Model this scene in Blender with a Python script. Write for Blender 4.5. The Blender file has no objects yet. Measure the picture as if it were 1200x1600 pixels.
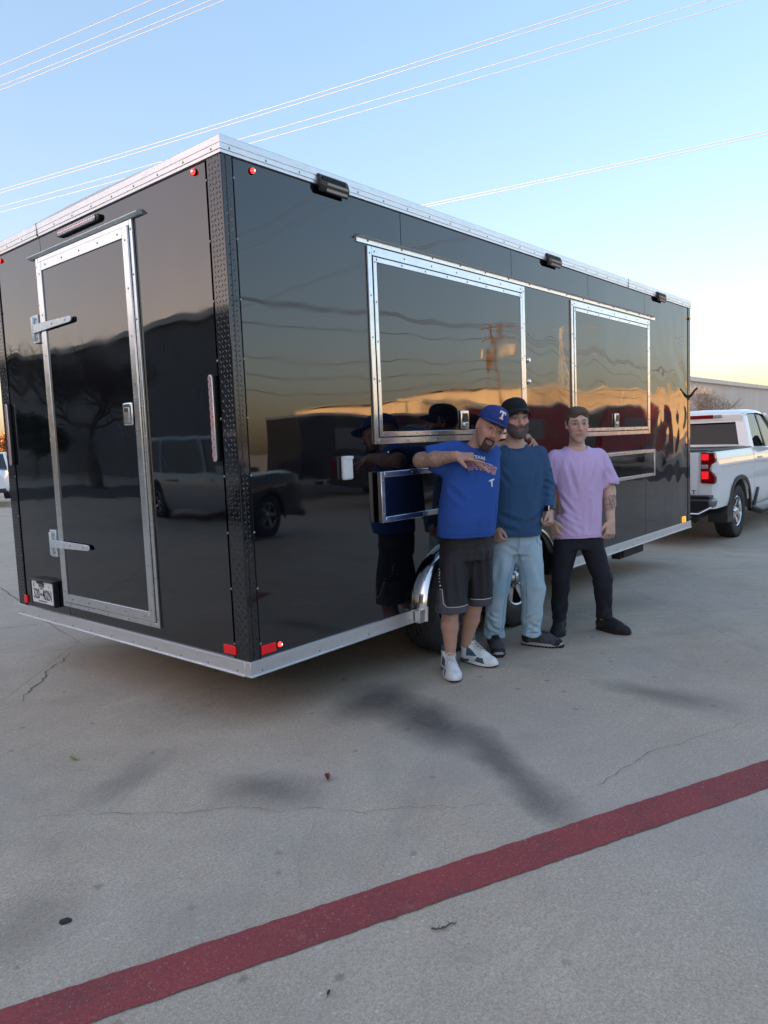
import bpy, math, random
import numpy as np
from mathutils import Vector, Matrix
from math import sin, cos, pi, radians, sqrt

# ------------------------------------------------------------------ camera, sky, sun, exposure
S = bpy.context.scene
C = S.collection
cam_d = bpy.data.cameras.new('camera')
cam = bpy.data.objects.new('camera', cam_d)
C.objects.link(cam)
cam_d.sensor_fit = 'HORIZONTAL'
cam_d.sensor_width = 36.0
cam_d.lens = 36.0 * 1144.8 / 1200.0
cam_d.clip_start = 0.05
cam_d.clip_end = 3000
YAW, PITCH, ROLL = 0.710289, 0.0957447, -0.0403773
_f = Vector((cos(PITCH) * cos(YAW), cos(PITCH) * sin(YAW), -sin(PITCH)))
_r0 = Vector((sin(YAW), -cos(YAW), 0.0))
_u0 = _r0.cross(_f)
_r = cos(ROLL) * _r0 + sin(ROLL) * _u0
_u = -sin(ROLL) * _r0 + cos(ROLL) * _u0
cam.matrix_world = Matrix(((_r.x, _u.x, -_f.x, -2.232), (_r.y, _u.y, -_f.y, -2.828), (_r.z, _u.z, -_f.z, 1.439), (0, 0, 0, 1)))
S.camera = cam

SUN_AZ = math.atan2(0.34, -0.94)       # direction towards the sun, measured from +X
SUN_EL = radians(6.2)
W = bpy.data.worlds.new('World')
S.world = W
W.use_nodes = True
nt = W.node_tree
bg = nt.nodes['Background']
sky = nt.nodes.new('ShaderNodeTexSky')
sky.sky_type = 'NISHITA'
sky.sun_disc = False
sky.sun_elevation = SUN_EL
sky.sun_rotation = math.pi / 2 - SUN_AZ
sky.altitude = 100
sky.air_density = 1.0
sky.dust_density = 3.0
sky.ozone_density = 2.3
gm = nt.nodes.new('ShaderNodeGamma')      # softens the contrast between horizon glow and zenith
gm.inputs[1].default_value = 0.6
nt.links.new(sky.outputs[0], gm.inputs[0])
hs = nt.nodes.new('ShaderNodeHueSaturation')
hs.inputs['Saturation'].default_value = 1.34
nt.links.new(gm.outputs[0], hs.inputs['Color'])
wb = nt.nodes.new('ShaderNodeMix'); wb.data_type = 'RGBA'; wb.blend_type = 'MULTIPLY'      # white balance
wb.inputs[0].default_value = 1.0
wb.inputs[7].default_value = (1.21, 0.962, 0.925, 1)
nt.links.new(hs.outputs[0], wb.inputs[6])
nt.links.new(wb.outputs[2], bg.inputs[0])
bg.inputs[1].default_value = 0.15
sl = bpy.data.lights.new('sun', 'SUN')
sl.energy = 4.2
sl.angle = radians(0.5)
sl.color = (1.0, 0.62, 0.32)
so = bpy.data.objects.new('sun', sl)
C.objects.link(so)
sd = Vector((cos(SUN_EL) * cos(SUN_AZ), cos(SUN_EL) * sin(SUN_AZ), sin(SUN_EL)))
so.rotation_euler = sd.to_track_quat('Z', 'Y').to_euler()
S.view_settings.view_transform = 'Standard'
S.view_settings.look = 'None'
S.view_settings.gamma = 1.0
S.view_settings.use_curve_mapping = False
S.view_settings.exposure = 2.54

# ------------------------------------------------------------------ helpers
rnd = random.Random(7)
M = {}


def mat(name, col, rough=0.5, metal=0.0, ior=None, emis=None, estr=0.0, var=0.0, vscale=5.0, bump=0.0, bscale=20.0,
        col2=None, alpha=None, trans=0.0, detail=4.0, coat=0.0, coord='Object', stretch=None, rvar=0.0, attr=None):
    m = bpy.data.materials.new(name)
    m.use_nodes = True
    n = m.node_tree
    b = n.nodes['Principled BSDF']
    b.inputs['Base Color'].default_value = (*col, 1)
    b.inputs['Roughness'].default_value = rough
    b.inputs['Metallic'].default_value = metal
    if ior: b.inputs['IOR'].default_value = ior
    if trans: b.inputs['Transmission Weight'].default_value = trans
    if coat: b.inputs['Coat Weight'].default_value = coat
    if emis:
        b.inputs['Emission Color'].default_value = (*emis, 1)
        b.inputs['Emission Strength'].default_value = estr
    tc = None
    if var or bump or rvar or col2:
        tc = n.nodes.new('ShaderNodeTexCoord')
        src = tc.outputs[coord]
        if stretch:
            mp = n.nodes.new('ShaderNodeMapping')
            mp.inputs['Scale'].default_value = stretch
            n.links.new(src, mp.inputs[0]); src = mp.outputs[0]
    base_out = None
    if attr:
        at = n.nodes.new('ShaderNodeAttribute'); at.attribute_name = attr
        base_out = at.outputs['Color']
    if var or col2:
        nz = n.nodes.new('ShaderNodeTexNoise')
        nz.inputs['Scale'].default_value = vscale
        nz.inputs['Detail'].default_value = detail
        n.links.new(src, nz.inputs[0])
        mr = n.nodes.new('ShaderNodeMapRange')
        mr.inputs[1].default_value = 0.3; mr.inputs[2].default_value = 0.7
        n.links.new(nz.outputs[0], mr.inputs[0])
        mx = n.nodes.new('ShaderNodeMix'); mx.data_type = 'RGBA'
        n.links.new(mr.outputs[0], mx.inputs[0])
        if attr:
            mx.blend_type = 'MULTIPLY'
            n.links.new(base_out, mx.inputs[6])
            k = 1 - var
            mx.inputs[7].default_value = (k, k, k, 1)
        else:
            mx.inputs[6].default_value = (*[min(1, c * (1 + var)) for c in col], 1)
            c2 = col2 or [c * (1 - var) for c in col]
            mx.inputs[7].default_value = (*c2, 1)
        base_out = mx.outputs[2]
    if base_out is not None:
        n.links.new(base_out, b.inputs['Base Color'])
    if rvar:
        nz2 = n.nodes.new('ShaderNodeTexNoise'); nz2.inputs['Scale'].default_value = vscale * 1.7
        n.links.new(src, nz2.inputs[0])
        mr2 = n.nodes.new('ShaderNodeMapRange')
        mr2.inputs[3].default_value = max(0, rough - rvar); mr2.inputs[4].default_value = rough + rvar
        n.links.new(nz2.outputs[0], mr2.inputs[0]); n.links.new(mr2.outputs[0], b.inputs['Roughness'])
    if bump:
        nz3 = n.nodes.new('ShaderNodeTexNoise'); nz3.inputs['Scale'].default_value = bscale
        nz3.inputs['Detail'].default_value = detail
        n.links.new(src, nz3.inputs[0])
        bp = n.nodes.new('ShaderNodeBump'); bp.inputs['Strength'].default_value = 1.0
        bp.inputs['Distance'].default_value = bump
        n.links.new(nz3.outputs[0], bp.inputs['Height']); n.links.new(bp.outputs[0], b.inputs['Normal'])
    M[name] = m
    return m


class MB:
    def __init__(s):
        s.v = []; s.f = []

    def add(s, vs, fs, mtx=None):
        o = len(s.v)
        if mtx is not None: vs = [tuple(mtx @ Vector(p)) for p in vs]
        s.v += [tuple(p) for p in vs]
        s.f += [tuple(i + o for i in q) for q in fs]
        return s

    def box(s, x0, x1, y0, y1, z0, z1, mtx=None):
        return s.add([(x0, y0, z0), (x1, y0, z0), (x1, y1, z0), (x0, y1, z0), (x0, y0, z1), (x1, y0, z1), (x1, y1, z1), (x0, y1, z1)],
                     [(0, 3, 2, 1), (4, 5, 6, 7), (0, 1, 5, 4), (1, 2, 6, 5), (2, 3, 7, 6), (3, 0, 4, 7)], mtx)

    def cbox(s, c, d, mtx=None):
        return s.box(c[0] - d[0] / 2, c[0] + d[0] / 2, c[1] - d[1] / 2, c[1] + d[1] / 2, c[2] - d[2] / 2, c[2] + d[2] / 2, mtx)

    def prism(s, pts, a, b, axis='y', mtx=None):
        n = len(pts)
        def P(p, t):
            return (p[0], t, p[1]) if axis == 'y' else ((t, p[0], p[1]) if axis == 'x' else (p[0], p[1], t))
        vs = [P(p, a) for p in pts] + [P(p, b) for p in pts]
        fs = [tuple(range(n)), tuple(range(2 * n - 1, n - 1, -1))] + [(i, i + n, (i + 1) % n + n, (i + 1) % n) for i in range(n)]
        return s.add(vs, fs, mtx)

    def tube(s, pts, r, n=8, cap=True, mtx=None):
        pts = [Vector(p) for p in pts]
        rs = r if hasattr(r, '__len__') else [r] * len(pts)
        vs = []; fs = []
        up = None
        for i, p in enumerate(pts):
            t = (pts[min(i + 1, len(pts) - 1)] - pts[max(i - 1, 0)])
            t = t.normalized() if t.length > 1e-9 else Vector((0, 0, 1))
            if up is None:
                up = Vector((0, 0, 1)) if abs(t.z) < 0.9 else Vector((1, 0, 0))
            a = t.cross(up)
            a.normalize(); b = a.cross(t); up = b
            for k in range(n):
                an = 2 * pi * k / n
                vs.append(p + rs[i] * (cos(an) * a + sin(an) * b))
        for i in range(len(pts) - 1):
            for k in range(n):
                k2 = (k + 1) % n
                fs.append((i * n + k, i * n + k2, (i + 1) * n + k2, (i + 1) * n + k))
        if cap:
            fs.append(tuple(range(n - 1, -1, -1)))
            o = (len(pts) - 1) * n
            fs.append(tuple(range(o, o + n)))
        return s.add(vs, fs, mtx)

    def lathe(s, prof, n=32, mtx=None, closed=False):
        """prof: (radius, height) pairs turned round local Z"""
        vs = []; fs = []
        for (r, h) in prof:
            for k in range(n):
                an = 2 * pi * k / n
                vs.append((r * cos(an), r * sin(an), h))
        m = len(prof)
        for i in range(m - 1 + (1 if closed else 0)):
            j = (i + 1) % m
            for k in range(n):
                k2 = (k + 1) % n
                fs.append((i * n + k, i * n + k2, j * n + k2, j * n + k))
        if not closed:
            fs.append(tuple(range(n - 1, -1, -1))); fs.append(tuple(range((m - 1) * n, m * n)))
        return s.add(vs, fs, mtx)

    def sphere(s, c, r, n=10, m=6, sc=(1, 1, 1), mtx=None):
        vs = [(c[0], c[1], c[2] + r * sc[2])]; fs = []
        for i in range(1, m):
            t = pi * i / m
            for k in range(n):
                a = 2 * pi * k / n
                vs.append((c[0] + r * sc[0] * sin(t) * cos(a), c[1] + r * sc[1] * sin(t) * sin(a), c[2] + r * sc[2] * cos(t)))
        vs.append((c[0], c[1], c[2] - r * sc[2]))
        for k in range(n): fs.append((0, 1 + k, 1 + (k + 1) % n))
        for i in range(m - 2):
            for k in range(n):
                fs.append((1 + i * n + k, 1 + (i + 1) * n + k, 1 + (i + 1) * n + (k + 1) % n, 1 + i * n + (k + 1) % n))
        L = len(vs) - 1
        for k in range(n): fs.append((L, 1 + (m - 2) * n + (k + 1) % n, 1 + (m - 2) * n + k))
        return s.add(vs, fs, mtx)

    def build(s, name, m, parent=None, smooth=False, bevel=0.0, seg=2, angle=40, subsurf=0, loc=None, rz=None):
        me = bpy.data.meshes.new(name)
        me.from_pydata(s.v, [], s.f)
        for mm in (m if isinstance(m, (list, tuple)) else [m]): me.materials.append(mm)
        me.update()
        o = bpy.data.objects.new(name, me)
        C.objects.link(o)
        if parent: o.parent = parent
        if loc: o.location = loc
        if rz is not None: o.rotation_euler = (0, 0, rz)
        if bevel:
            b = o.modifiers.new('bevel', 'BEVEL'); b.width = bevel; b.segments = seg
            b.limit_method = 'ANGLE'; b.angle_limit = radians(30)
        if subsurf:
            q = o.modifiers.new('subsurf', 'SUBSURF'); q.levels = subsurf; q.render_levels = subsurf
        if smooth or bevel:
            try: me.shade_auto_smooth(angle=radians(angle))
            except Exception:
                me.polygons.foreach_set('use_smooth', [True] * len(me.polygons))
                try: me.set_sharp_from_angle(angle=radians(angle))
                except Exception: pass
        return o


def thing(name, label, cat, loc=(0, 0, 0), rz=0, group=None):
    o = bpy.data.objects.new(name, None)
    o.empty_display_size = 0.2
    C.objects.link(o)
    o.location = loc; o.rotation_euler = (0, 0, rz)
    o['label'] = label; o['category'] = cat
    if group: o['group'] = group
    return o


def tag(o, label, cat, group=None):
    o['label'] = label; o['category'] = cat
    if group: o['group'] = group
    return o


def kind(o, k):
    o['kind'] = k
    return o


def text_mesh(body, size=1.0, extrude=0.0, sx=1.0, offset=0.0, res=3, font_space=1.0):
    cu = bpy.data.curves.new('t', 'FONT')
    cu.body = body; cu.size = size; cu.extrude = extrude; cu.offset = offset
    cu.align_x = 'CENTER'; cu.align_y = 'CENTER'; cu.resolution_u = res; cu.space_character = font_space
    o = bpy.data.objects.new('t', cu)
    C.objects.link(o)
    dg = bpy.context.evaluated_depsgraph_get()
    me = bpy.data.meshes.new_from_object(o.evaluated_get(dg))
    bpy.data.objects.remove(o); bpy.data.curves.remove(cu)
    if sx != 1.0:
        me.transform(Matrix.Diagonal((sx, 1, 1, 1)))
    return me


def text_obj(name, body, size, mtx, m, parent, extrude=0.0005, sx=1.0, offset=0.0):
    me = text_mesh(body, size, extrude, sx, offset)
    me.transform(mtx); me.materials.clear(); me.materials.append(m)
    o = bpy.data.objects.new(name, me); C.objects.link(o); o.parent = parent
    return o


def copy_tree(o, parent=None):
    c = o.copy(); C.objects.link(c); c.parent = parent
    for ch in [q for q in bpy.data.objects if q.parent == o and q is not c]: copy_tree(ch, c)
    return c


def sstep(a, b, x):
    t = min(1.0, max(0.0, (x - a) / (b - a))); return t * t * (3 - 2 * t)


def gz(x, y=0):
    """the lot falls gently towards the pickup"""
    return -0.28 * sstep(4.2, 9.2, x) if x < 9.2 else -0.28


# ------------------------------------------------------------------ materials
mat('aluminium', (0.72, 0.73, 0.74), 0.24, 1.0, var=0.06, vscale=14, rvar=0.08)
mat('rail_aluminium', (0.78, 0.79, 0.80), 0.38, 0.85, var=0.05, vscale=9, rvar=0.08, stretch=(1, 1, 6))
mat('chrome', (0.8, 0.8, 0.8), 0.12, 1.0)
mat('zinc', (0.66, 0.74, 0.77), 0.42, 0.6, var=0.1, vscale=30)
mat('screw_steel', (0.32, 0.33, 0.34), 0.4, 0.9)
mat('black_trim', (0.012, 0.013, 0.015), 0.25, 0.0, ior=1.6)
mat('diamond_plate', (0.008, 0.009, 0.012), 0.06, 0.0, ior=1.72)
mat('seam_black', (0.004, 0.004, 0.005), 0.7)
mat('rubber', (0.022, 0.022, 0.024), 0.72, var=0.25, vscale=18, bump=0.0015, bscale=60)
mat('underbody', (0.018, 0.017, 0.017), 0.75, var=0.3, vscale=8)
mat('roof_white', (0.75, 0.75, 0.74), 0.5, var=0.05)
mat('red_lens', (0.42, 0.006, 0.012), 0.15, emis=(1, 0.01, 0.02), estr=0.04)
mat('red_lamp', (0.5, 0.01, 0.01), 0.2, emis=(1.0, 0.05, 0.04), estr=0.45)
mat('red_lamp_core', (1, 0.3, 0.3), 0.2, emis=(1.0, 0.35, 0.3), estr=1.2)
mat('amber_lens', (0.8, 0.25, 0.02), 0.2, emis=(1, 0.35, 0.03), estr=0.25)
mat('clear_lens', (0.75, 0.72, 0.72), 0.1, 0.6)
mat('led_grey', (0.38, 0.38, 0.38), 0.35)
mat('plastic_black', (0.012, 0.012, 0.013), 0.38, bump=0.0005, bscale=200)
mat('plastic_white', (0.72, 0.73, 0.74), 0.35)
mat('plate_white', (0.78, 0.79, 0.80), 0.4)
mat('plate_ink', (0.01, 0.01, 0.012), 0.5)


def gloss_black():
    m = bpy.data.materials.new('black_gloss_skin'); m.use_nodes = True
    n = m.node_tree; b = n.nodes['Principled BSDF']
    b.inputs['Base Color'].default_value = (0.003, 0.0035, 0.006, 1)
    b.inputs['Roughness'].default_value = 0.025
    b.inputs['IOR'].default_value = 1.84
    geo = n.nodes.new('ShaderNodeNewGeometry')
    mp = n.nodes.new('ShaderNodeMapping'); mp.inputs['Scale'].default_value = (1.0, 1.0, 0.55)
    n.links.new(geo.outputs['Position'], mp.inputs[0])
    nz = n.nodes.new('ShaderNodeTexNoise'); nz.inputs['Scale'].default_value = 1.7; nz.inputs['Detail'].default_value = 0.0
    nz.inputs['Distortion'].default_value = 0.3
    n.links.new(mp.outputs[0], nz.inputs[0])
    nz2 = n.nodes.new('ShaderNodeTexNoise'); nz2.inputs['Scale'].default_value = 5.0; nz2.inputs['Detail'].default_value = 0.0
    n.links.new(geo.outputs['Position'], nz2.inputs[0])
    # the skin is buckled most towards the front corner and along the edges
    sx = n.nodes.new('ShaderNodeSeparateXYZ'); n.links.new(geo.outputs['Position'], sx.inputs[0])
    mr = n.nodes.new('ShaderNodeMapRange'); mr.inputs[1].default_value = 4.9; mr.inputs[2].default_value = 6.3
    mr.inputs[3].default_value = 0.0006; mr.inputs[4].default_value = 0.0060
    n.links.new(sx.outputs[0], mr.inputs[0])
    a = n.nodes.new('ShaderNodeMath'); a.operation = 'MULTIPLY'; n.links.new(nz2.outputs[0], a.inputs[0]); n.links.new(mr.outputs[0], a.inputs[1])
    c = n.nodes.new('ShaderNodeMath'); c.operation = 'MULTIPLY_ADD'; n.links.new(nz.outputs[0], c.inputs[0])
    c.inputs[1].default_value = 0.0065; n.links.new(a.outputs[0], c.inputs[2])
    bp = n.nodes.new('ShaderNodeBump'); bp.inputs['Distance'].default_value = 1.0; bp.inputs['Strength'].default_value = 1.0
    n.links.new(c.outputs[0], bp.inputs['Height']); n.links.new(bp.outputs[0], b.inputs['Normal'])
    # thin film of dust
    nz3 = n.nodes.new('ShaderNodeTexNoise'); nz3.inputs['Scale'].default_value = 3.0; nz3.inputs['Detail'].default_value = 6
    n.links.new(geo.outputs['Position'], nz3.inputs[0])
    mr3 = n.nodes.new('ShaderNodeMapRange'); mr3.inputs[1].default_value = 0.4; mr3.inputs[2].default_value = 0.8
    mr3.inputs[3].default_value = 0.015; mr3.inputs[4].default_value = 0.085
    n.links.new(nz3.outputs[0], mr3.inputs[0]); n.links.new(mr3.outputs[0], b.inputs['Roughness'])
    M['black_gloss_skin'] = m


gloss_black()
# ------------------------------------------------------------------ the concrete lot
def concrete():
    m = bpy.data.materials.new('concrete'); m.use_nodes = True
    n = m.node_tree; b = n.nodes['Principled BSDF']; L = n.links.new
    b.inputs['Roughness'].default_value = 0.78
    geo = n.nodes.new('ShaderNodeNewGeometry')
    pos = geo.outputs['Position']

    def noise(sc, det=4, rough=0.55, dist=0.0, src=None):
        z = n.nodes.new('ShaderNodeTexNoise'); z.inputs['Scale'].default_value = sc; z.inputs['Detail'].default_value = det
        z.inputs['Roughness'].default_value = rough; z.inputs['Distortion'].default_value = dist
        L(src or pos, z.inputs[0]); return z.outputs[0]

    def ramp(v, a, c, lo=0.0, hi=1.0):
        r = n.nodes.new('ShaderNodeMapRange'); r.inputs[1].default_value = a; r.inputs[2].default_value = c
        r.inputs[3].default_value = lo; r.inputs[4].default_value = hi; L(v, r.inputs[0]); return r.outputs[0]

    def mix(fac, A, B, mode='MIX'):
        x = n.nodes.new('ShaderNodeMix'); x.data_type = 'RGBA'; x.blend_type = mode
        if isinstance(fac, float): x.inputs[0].default_value = fac
        else: L(fac, x.inputs[0])
        for i, q in ((6, A), (7, B)):
            if isinstance(q, tuple): x.inputs[i].default_value = (*q, 1)
            else: L(q, x.inputs[i])
        return x.outputs[2]

    def math_(op, A, B):
        x = n.nodes.new('ShaderNodeMath'); x.operation = op
        for i, q in ((0, A), (1, B)):
            if isinstance(q, (int, float)): x.inputs[i].default_value = q
            else: L(q, x.inputs[i])
        return x.outputs[0]
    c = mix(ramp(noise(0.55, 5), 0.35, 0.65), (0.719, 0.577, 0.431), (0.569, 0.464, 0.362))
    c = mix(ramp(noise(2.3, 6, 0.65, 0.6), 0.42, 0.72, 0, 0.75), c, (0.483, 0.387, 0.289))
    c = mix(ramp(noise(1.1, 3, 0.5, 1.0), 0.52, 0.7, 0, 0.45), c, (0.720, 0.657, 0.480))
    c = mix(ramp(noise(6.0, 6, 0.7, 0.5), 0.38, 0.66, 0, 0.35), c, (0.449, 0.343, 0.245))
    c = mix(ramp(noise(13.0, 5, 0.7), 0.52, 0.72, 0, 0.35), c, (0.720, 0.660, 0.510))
    # fine aggregate: light and dark grains
    c = mix(ramp(noise(38, 5, 0.8), 0.42, 0.66, 0.0, 0.5), c, (0.374, 0.286, 0.206))
    c = mix(ramp(noise(85, 4, 0.8), 0.40, 0.66, 0.0, 0.85), c, (0.322, 0.258, 0.195))
    c = mix(ramp(noise(190, 2, 0.6), 0.55, 0.68, 0.0, 0.75), c, (0.720, 0.660, 0.540))
    vo = n.nodes.new('ShaderNodeTexVoronoi'); vo.voronoi_dimensions = '2D'; vo.inputs['Scale'].default_value = 11.0; L(pos, vo.inputs[0])
    vw = n.nodes.new('ShaderNodeTexWhiteNoise'); L(vo.outputs['Position'], vw.inputs[0])
    sp = math_('MULTIPLY', ramp(vo.outputs['Distance'], 0.03, 0.07, 0.8, 0), ramp(vw.outputs[0], 0.86, 0.90))
    c = mix(sp, c, (0.720, 0.660, 0.540))
    vo2 = n.nodes.new('ShaderNodeTexVoronoi'); vo2.voronoi_dimensions = '2D'; vo2.inputs['Scale'].default_value = 4.1; L(pos, vo2.inputs[0])
    vw2 = n.nodes.new('ShaderNodeTexWhiteNoise'); L(vo2.outputs['Position'], vw2.inputs[0])
    dj = math_('ADD', vo2.outputs['Distance'], math_('MULTIPLY', noise(22, 2), 0.14))
    sp2 = math_('MULTIPLY', ramp(dj, 0.10, 0.15, 0.6, 0), ramp(vw2.outputs[0], 0.70, 0.80))
    c = mix(sp2, c, (0.204, 0.159, 0.122))
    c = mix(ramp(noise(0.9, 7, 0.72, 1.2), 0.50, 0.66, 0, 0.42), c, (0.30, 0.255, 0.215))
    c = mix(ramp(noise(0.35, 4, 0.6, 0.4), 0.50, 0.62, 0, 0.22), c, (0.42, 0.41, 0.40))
    # worn streaks running across the lot
    mp = n.nodes.new('ShaderNodeMapping'); mp.inputs['Rotation'].default_value = (0, 0, radians(42)); mp.inputs['Scale'].default_value = (0.7, 7, 1)
    L(pos, mp.inputs[0])
    c = mix(ramp(noise(1.6, 5, 0.6, 0.4, mp.outputs[0]), 0.5, 0.78, 0, 0.5), c, (0.430, 0.346, 0.265))
    # oil stains: (x, y, half length, half width, turn, strength)
    for (x, y, a, w, t, s) in ((0.74, -0.16, 0.33, 0.20, 10, 0.80), (0.66, -0.58, 0.44, 0.19, 68, 0.85), (0.45, -1.15, 0.42, 0.10, 52, 0.66),
                               (0.26, -1.48, 0.22, 0.10, 50, 0.5), (-0.33, -0.5, 0.24, 0.14, -66, 0.55), (1.68, -1.42, 0.36, 0.12, 90, 0.45),
                               (-0.62, 0.1, 0.3, 0.1, 20, 0.3), (-1.35, -0.55, 0.25, 0.14, 40, 0.3), (1.25, 0.55, 1.3, 0.5, 0, 0.35), (3.4, -0.2, 0.8, 0.3, -20, 0.35),
                               (2.2, -0.15, 0.9, 0.35, -12, 0.3)):
        mq = n.nodes.new('ShaderNodeMapping'); mq.vector_type = 'TEXTURE'
        mq.inputs['Location'].default_value = (x, y, 0); mq.inputs['Rotation'].default_value = (0, 0, radians(t))
        mq.inputs['Scale'].default_value = (a, w, 1e6)
        wob = n.nodes.new('ShaderNodeVectorMath'); wob.operation = 'MULTIPLY_ADD'
        nzc = n.nodes.new('ShaderNodeTexNoise'); nzc.inputs['Scale'].default_value = 5.0; nzc.inputs['Detail'].default_value = 5; L(pos, nzc.inputs[0])
        L(nzc.outputs['Color'], wob.inputs[0]); wob.inputs[1].default_value = (0.14, 0.14, 0); L(pos, wob.inputs[2])
        sh = n.nodes.new('ShaderNodeVectorMath'); sh.operation = 'SUBTRACT'; L(wob.outputs[0], sh.inputs[0]); sh.inputs[1].default_value = (0.07, 0.07, 0)
        L(sh.outputs[0], mq.inputs[0])
        ln = n.nodes.new('ShaderNodeVectorMath'); ln.operation = 'LENGTH'; L(mq.outputs[0], ln.inputs[0])
        fac = math_('MULTIPLY', ramp(ln.outputs['Value'], 0.3, 1.32, s, 0.0), ramp(noise(30, 3), 0.2, 0.5, 0.8, 1.0))
        c = mix(fac, c, (0.075, 0.068, 0.062))
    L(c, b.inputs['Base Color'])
    h = math_('ADD', math_('MULTIPLY', noise(130, 3, 0.7), 0.0022), math_('MULTIPLY', noise(9, 4), 0.004))
    bp = n.nodes.new('ShaderNodeBump'); bp.inputs['Distance'].default_value = 1.0; bp.inputs['Strength'].default_value = 0.8
    L(h, bp.inputs['Height']); L(bp.outputs[0], b.inputs['Normal'])
    M['concrete'] = m
    # paint, worn through to the concrete in places
    m2 = m.copy(); m2.name = 'red_paint'; n = m2.node_tree
    b = n.nodes['Principled BSDF']; L = n.links.new
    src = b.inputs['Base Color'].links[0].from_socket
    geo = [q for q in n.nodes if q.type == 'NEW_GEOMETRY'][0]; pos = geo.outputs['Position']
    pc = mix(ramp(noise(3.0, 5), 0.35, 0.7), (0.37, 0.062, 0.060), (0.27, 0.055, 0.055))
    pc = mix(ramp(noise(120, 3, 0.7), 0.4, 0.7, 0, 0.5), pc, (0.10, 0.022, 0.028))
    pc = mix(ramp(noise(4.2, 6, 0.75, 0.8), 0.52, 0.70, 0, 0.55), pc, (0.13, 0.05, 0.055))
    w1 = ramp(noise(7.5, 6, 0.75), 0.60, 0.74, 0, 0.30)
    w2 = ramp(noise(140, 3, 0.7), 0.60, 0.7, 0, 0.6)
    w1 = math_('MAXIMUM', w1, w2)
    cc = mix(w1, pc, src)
    L(cc, b.inputs['Base Color'])
    M['red_paint'] = m2


concrete()
mat('joint_dirt', (0.10, 0.09, 0.08), 0.95, var=0.4, vscale=12)

SLAB_A = radians(-45.2)
ax, ay = cos(SLAB_A), sin(SLAB_A)        # along the joints
bx_, by_ = -ay, ax                       # across


def slab_pt(s, t): return (s * ax + t * bx_, s * ay + t * by_)


def grid_mesh(name, m, s_vals, t_vals, zoff, thick=0.0, parent=None):
    mb = MB(); ns, nt_ = len(s_vals), len(t_vals)
    for s in s_vals:
        for t in t_vals:
            x, y = slab_pt(s, t); mb.v.append((x, y, gz(x, y) + zoff))
    for i in range(ns - 1):
        for j in range(nt_ - 1):
            a = i * nt_ + j
            mb.f.append((a, a + nt_, a + nt_ + 1, a + 1))
    if thick:
        ring = [i * nt_ for i in range(ns)] + [(ns - 1) * nt_ + j for j in range(1, nt_)] + [i * nt_ + nt_ - 1 for i in range(ns - 2, -1, -1)] + [j for j in range(nt_ - 2, 0, -1)]
        o = len(mb.v)
        for k in ring:
            x, y, z = mb.v[k]; mb.v.append((x, y, z - thick))
        R = len(ring)
        for k in range(R): mb.f.append((ring[k], o + k, o + (k + 1) % R, ring[(k + 1) % R]))
    return mb.build(name, m, parent)


far = [-1500, -600, -250, -120, -60]
mid = [-30 + i for i in range(61)]
vals = far + mid + [-q for q in reversed(far)]
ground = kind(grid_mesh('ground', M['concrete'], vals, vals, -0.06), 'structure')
lot = kind(grid_mesh('parking_lot', M['joint_dirt'], mid, mid, -0.04), 'structure')
T0, DT = 1.915, 5.4
S0, DS = -1.56, 4.7
g_ = 0.0025
for i in range(-4, 5):
    for j in range(-5, 5):
        s0, s1 = S0 + i * DS + 0.001, S0 + (i + 1) * DS - 0.001
        t0, t1 = T0 + j * DT + g_, T0 + (j + 1) * DT - g_
        if max(abs(s0), abs(s1), abs(t0), abs(t1)) > 29: continue
        dz = 0.0
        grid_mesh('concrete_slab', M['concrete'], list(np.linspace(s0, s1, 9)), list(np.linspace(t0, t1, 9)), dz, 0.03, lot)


def crack(pts, w, seed, name='crack', step=0.03, jag=0.02):
    """an opened crack or tarry joint, a jagged sliver a few mm proud of the slab"""
    r = random.Random(seed); P = []
    for a, b in zip(pts[:-1], pts[1:]):
        a = Vector((*a, 0)); b = Vector((*b, 0)); n = max(2, int((b - a).length / step))
        for k in range(n): P.append(a.lerp(b, k / n))
    P.append(Vector((*pts[-1], 0)))
    mb = MB(); off = 0
    for k, p in enumerate(P):
        t = (P[min(k + 1, len(P) - 1)] - P[max(0, k - 1)]).normalized(); nn = Vector((-t.y, t.x, 0))
        off = off * 0.8 + r.uniform(-jag, jag)
        ww = w * r.uniform(0.25, 1.2) * min(1, 4 * k / len(P) + 0.2, 4 * (1 - k / len(P)) + 0.2)
        for s_ in (-1, 1):
            q = p + nn * (off + s_ * ww / 2); mb.v.append((q.x, q.y, gz(q.x) + 0.004))
    for k in range(len(P) - 1): mb.f.append((2 * k, 2 * k + 2, 2 * k + 3, 2 * k + 1))
    return kind(mb.build(name, M['joint_dirt'], None), 'structure')


crack([(0.35, 2.34), (0.584, 3.55), (1.072, 5.70), (1.9, 9.5)], 0.010, 1, 'crack', jag=0.006)
crack([(0.23, 2.374), (-0.169, 1.944), (-0.518, 1.566)], 0.008, 2)
crack([(-1.139, 0.199), (-0.817, -0.209), (-0.492, -0.602), (-0.148, -1.04), (0.3, -1.551)], 0.0022, 3)
crack([(0.3, -1.53), (0.62, -1.60), (1.0, -1.675), (1.6, -1.9)], 0.0025, 4, jag=0.014)
crack([(0.226, 3.593), (0.505, 3.464)], 0.008, 5)

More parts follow.
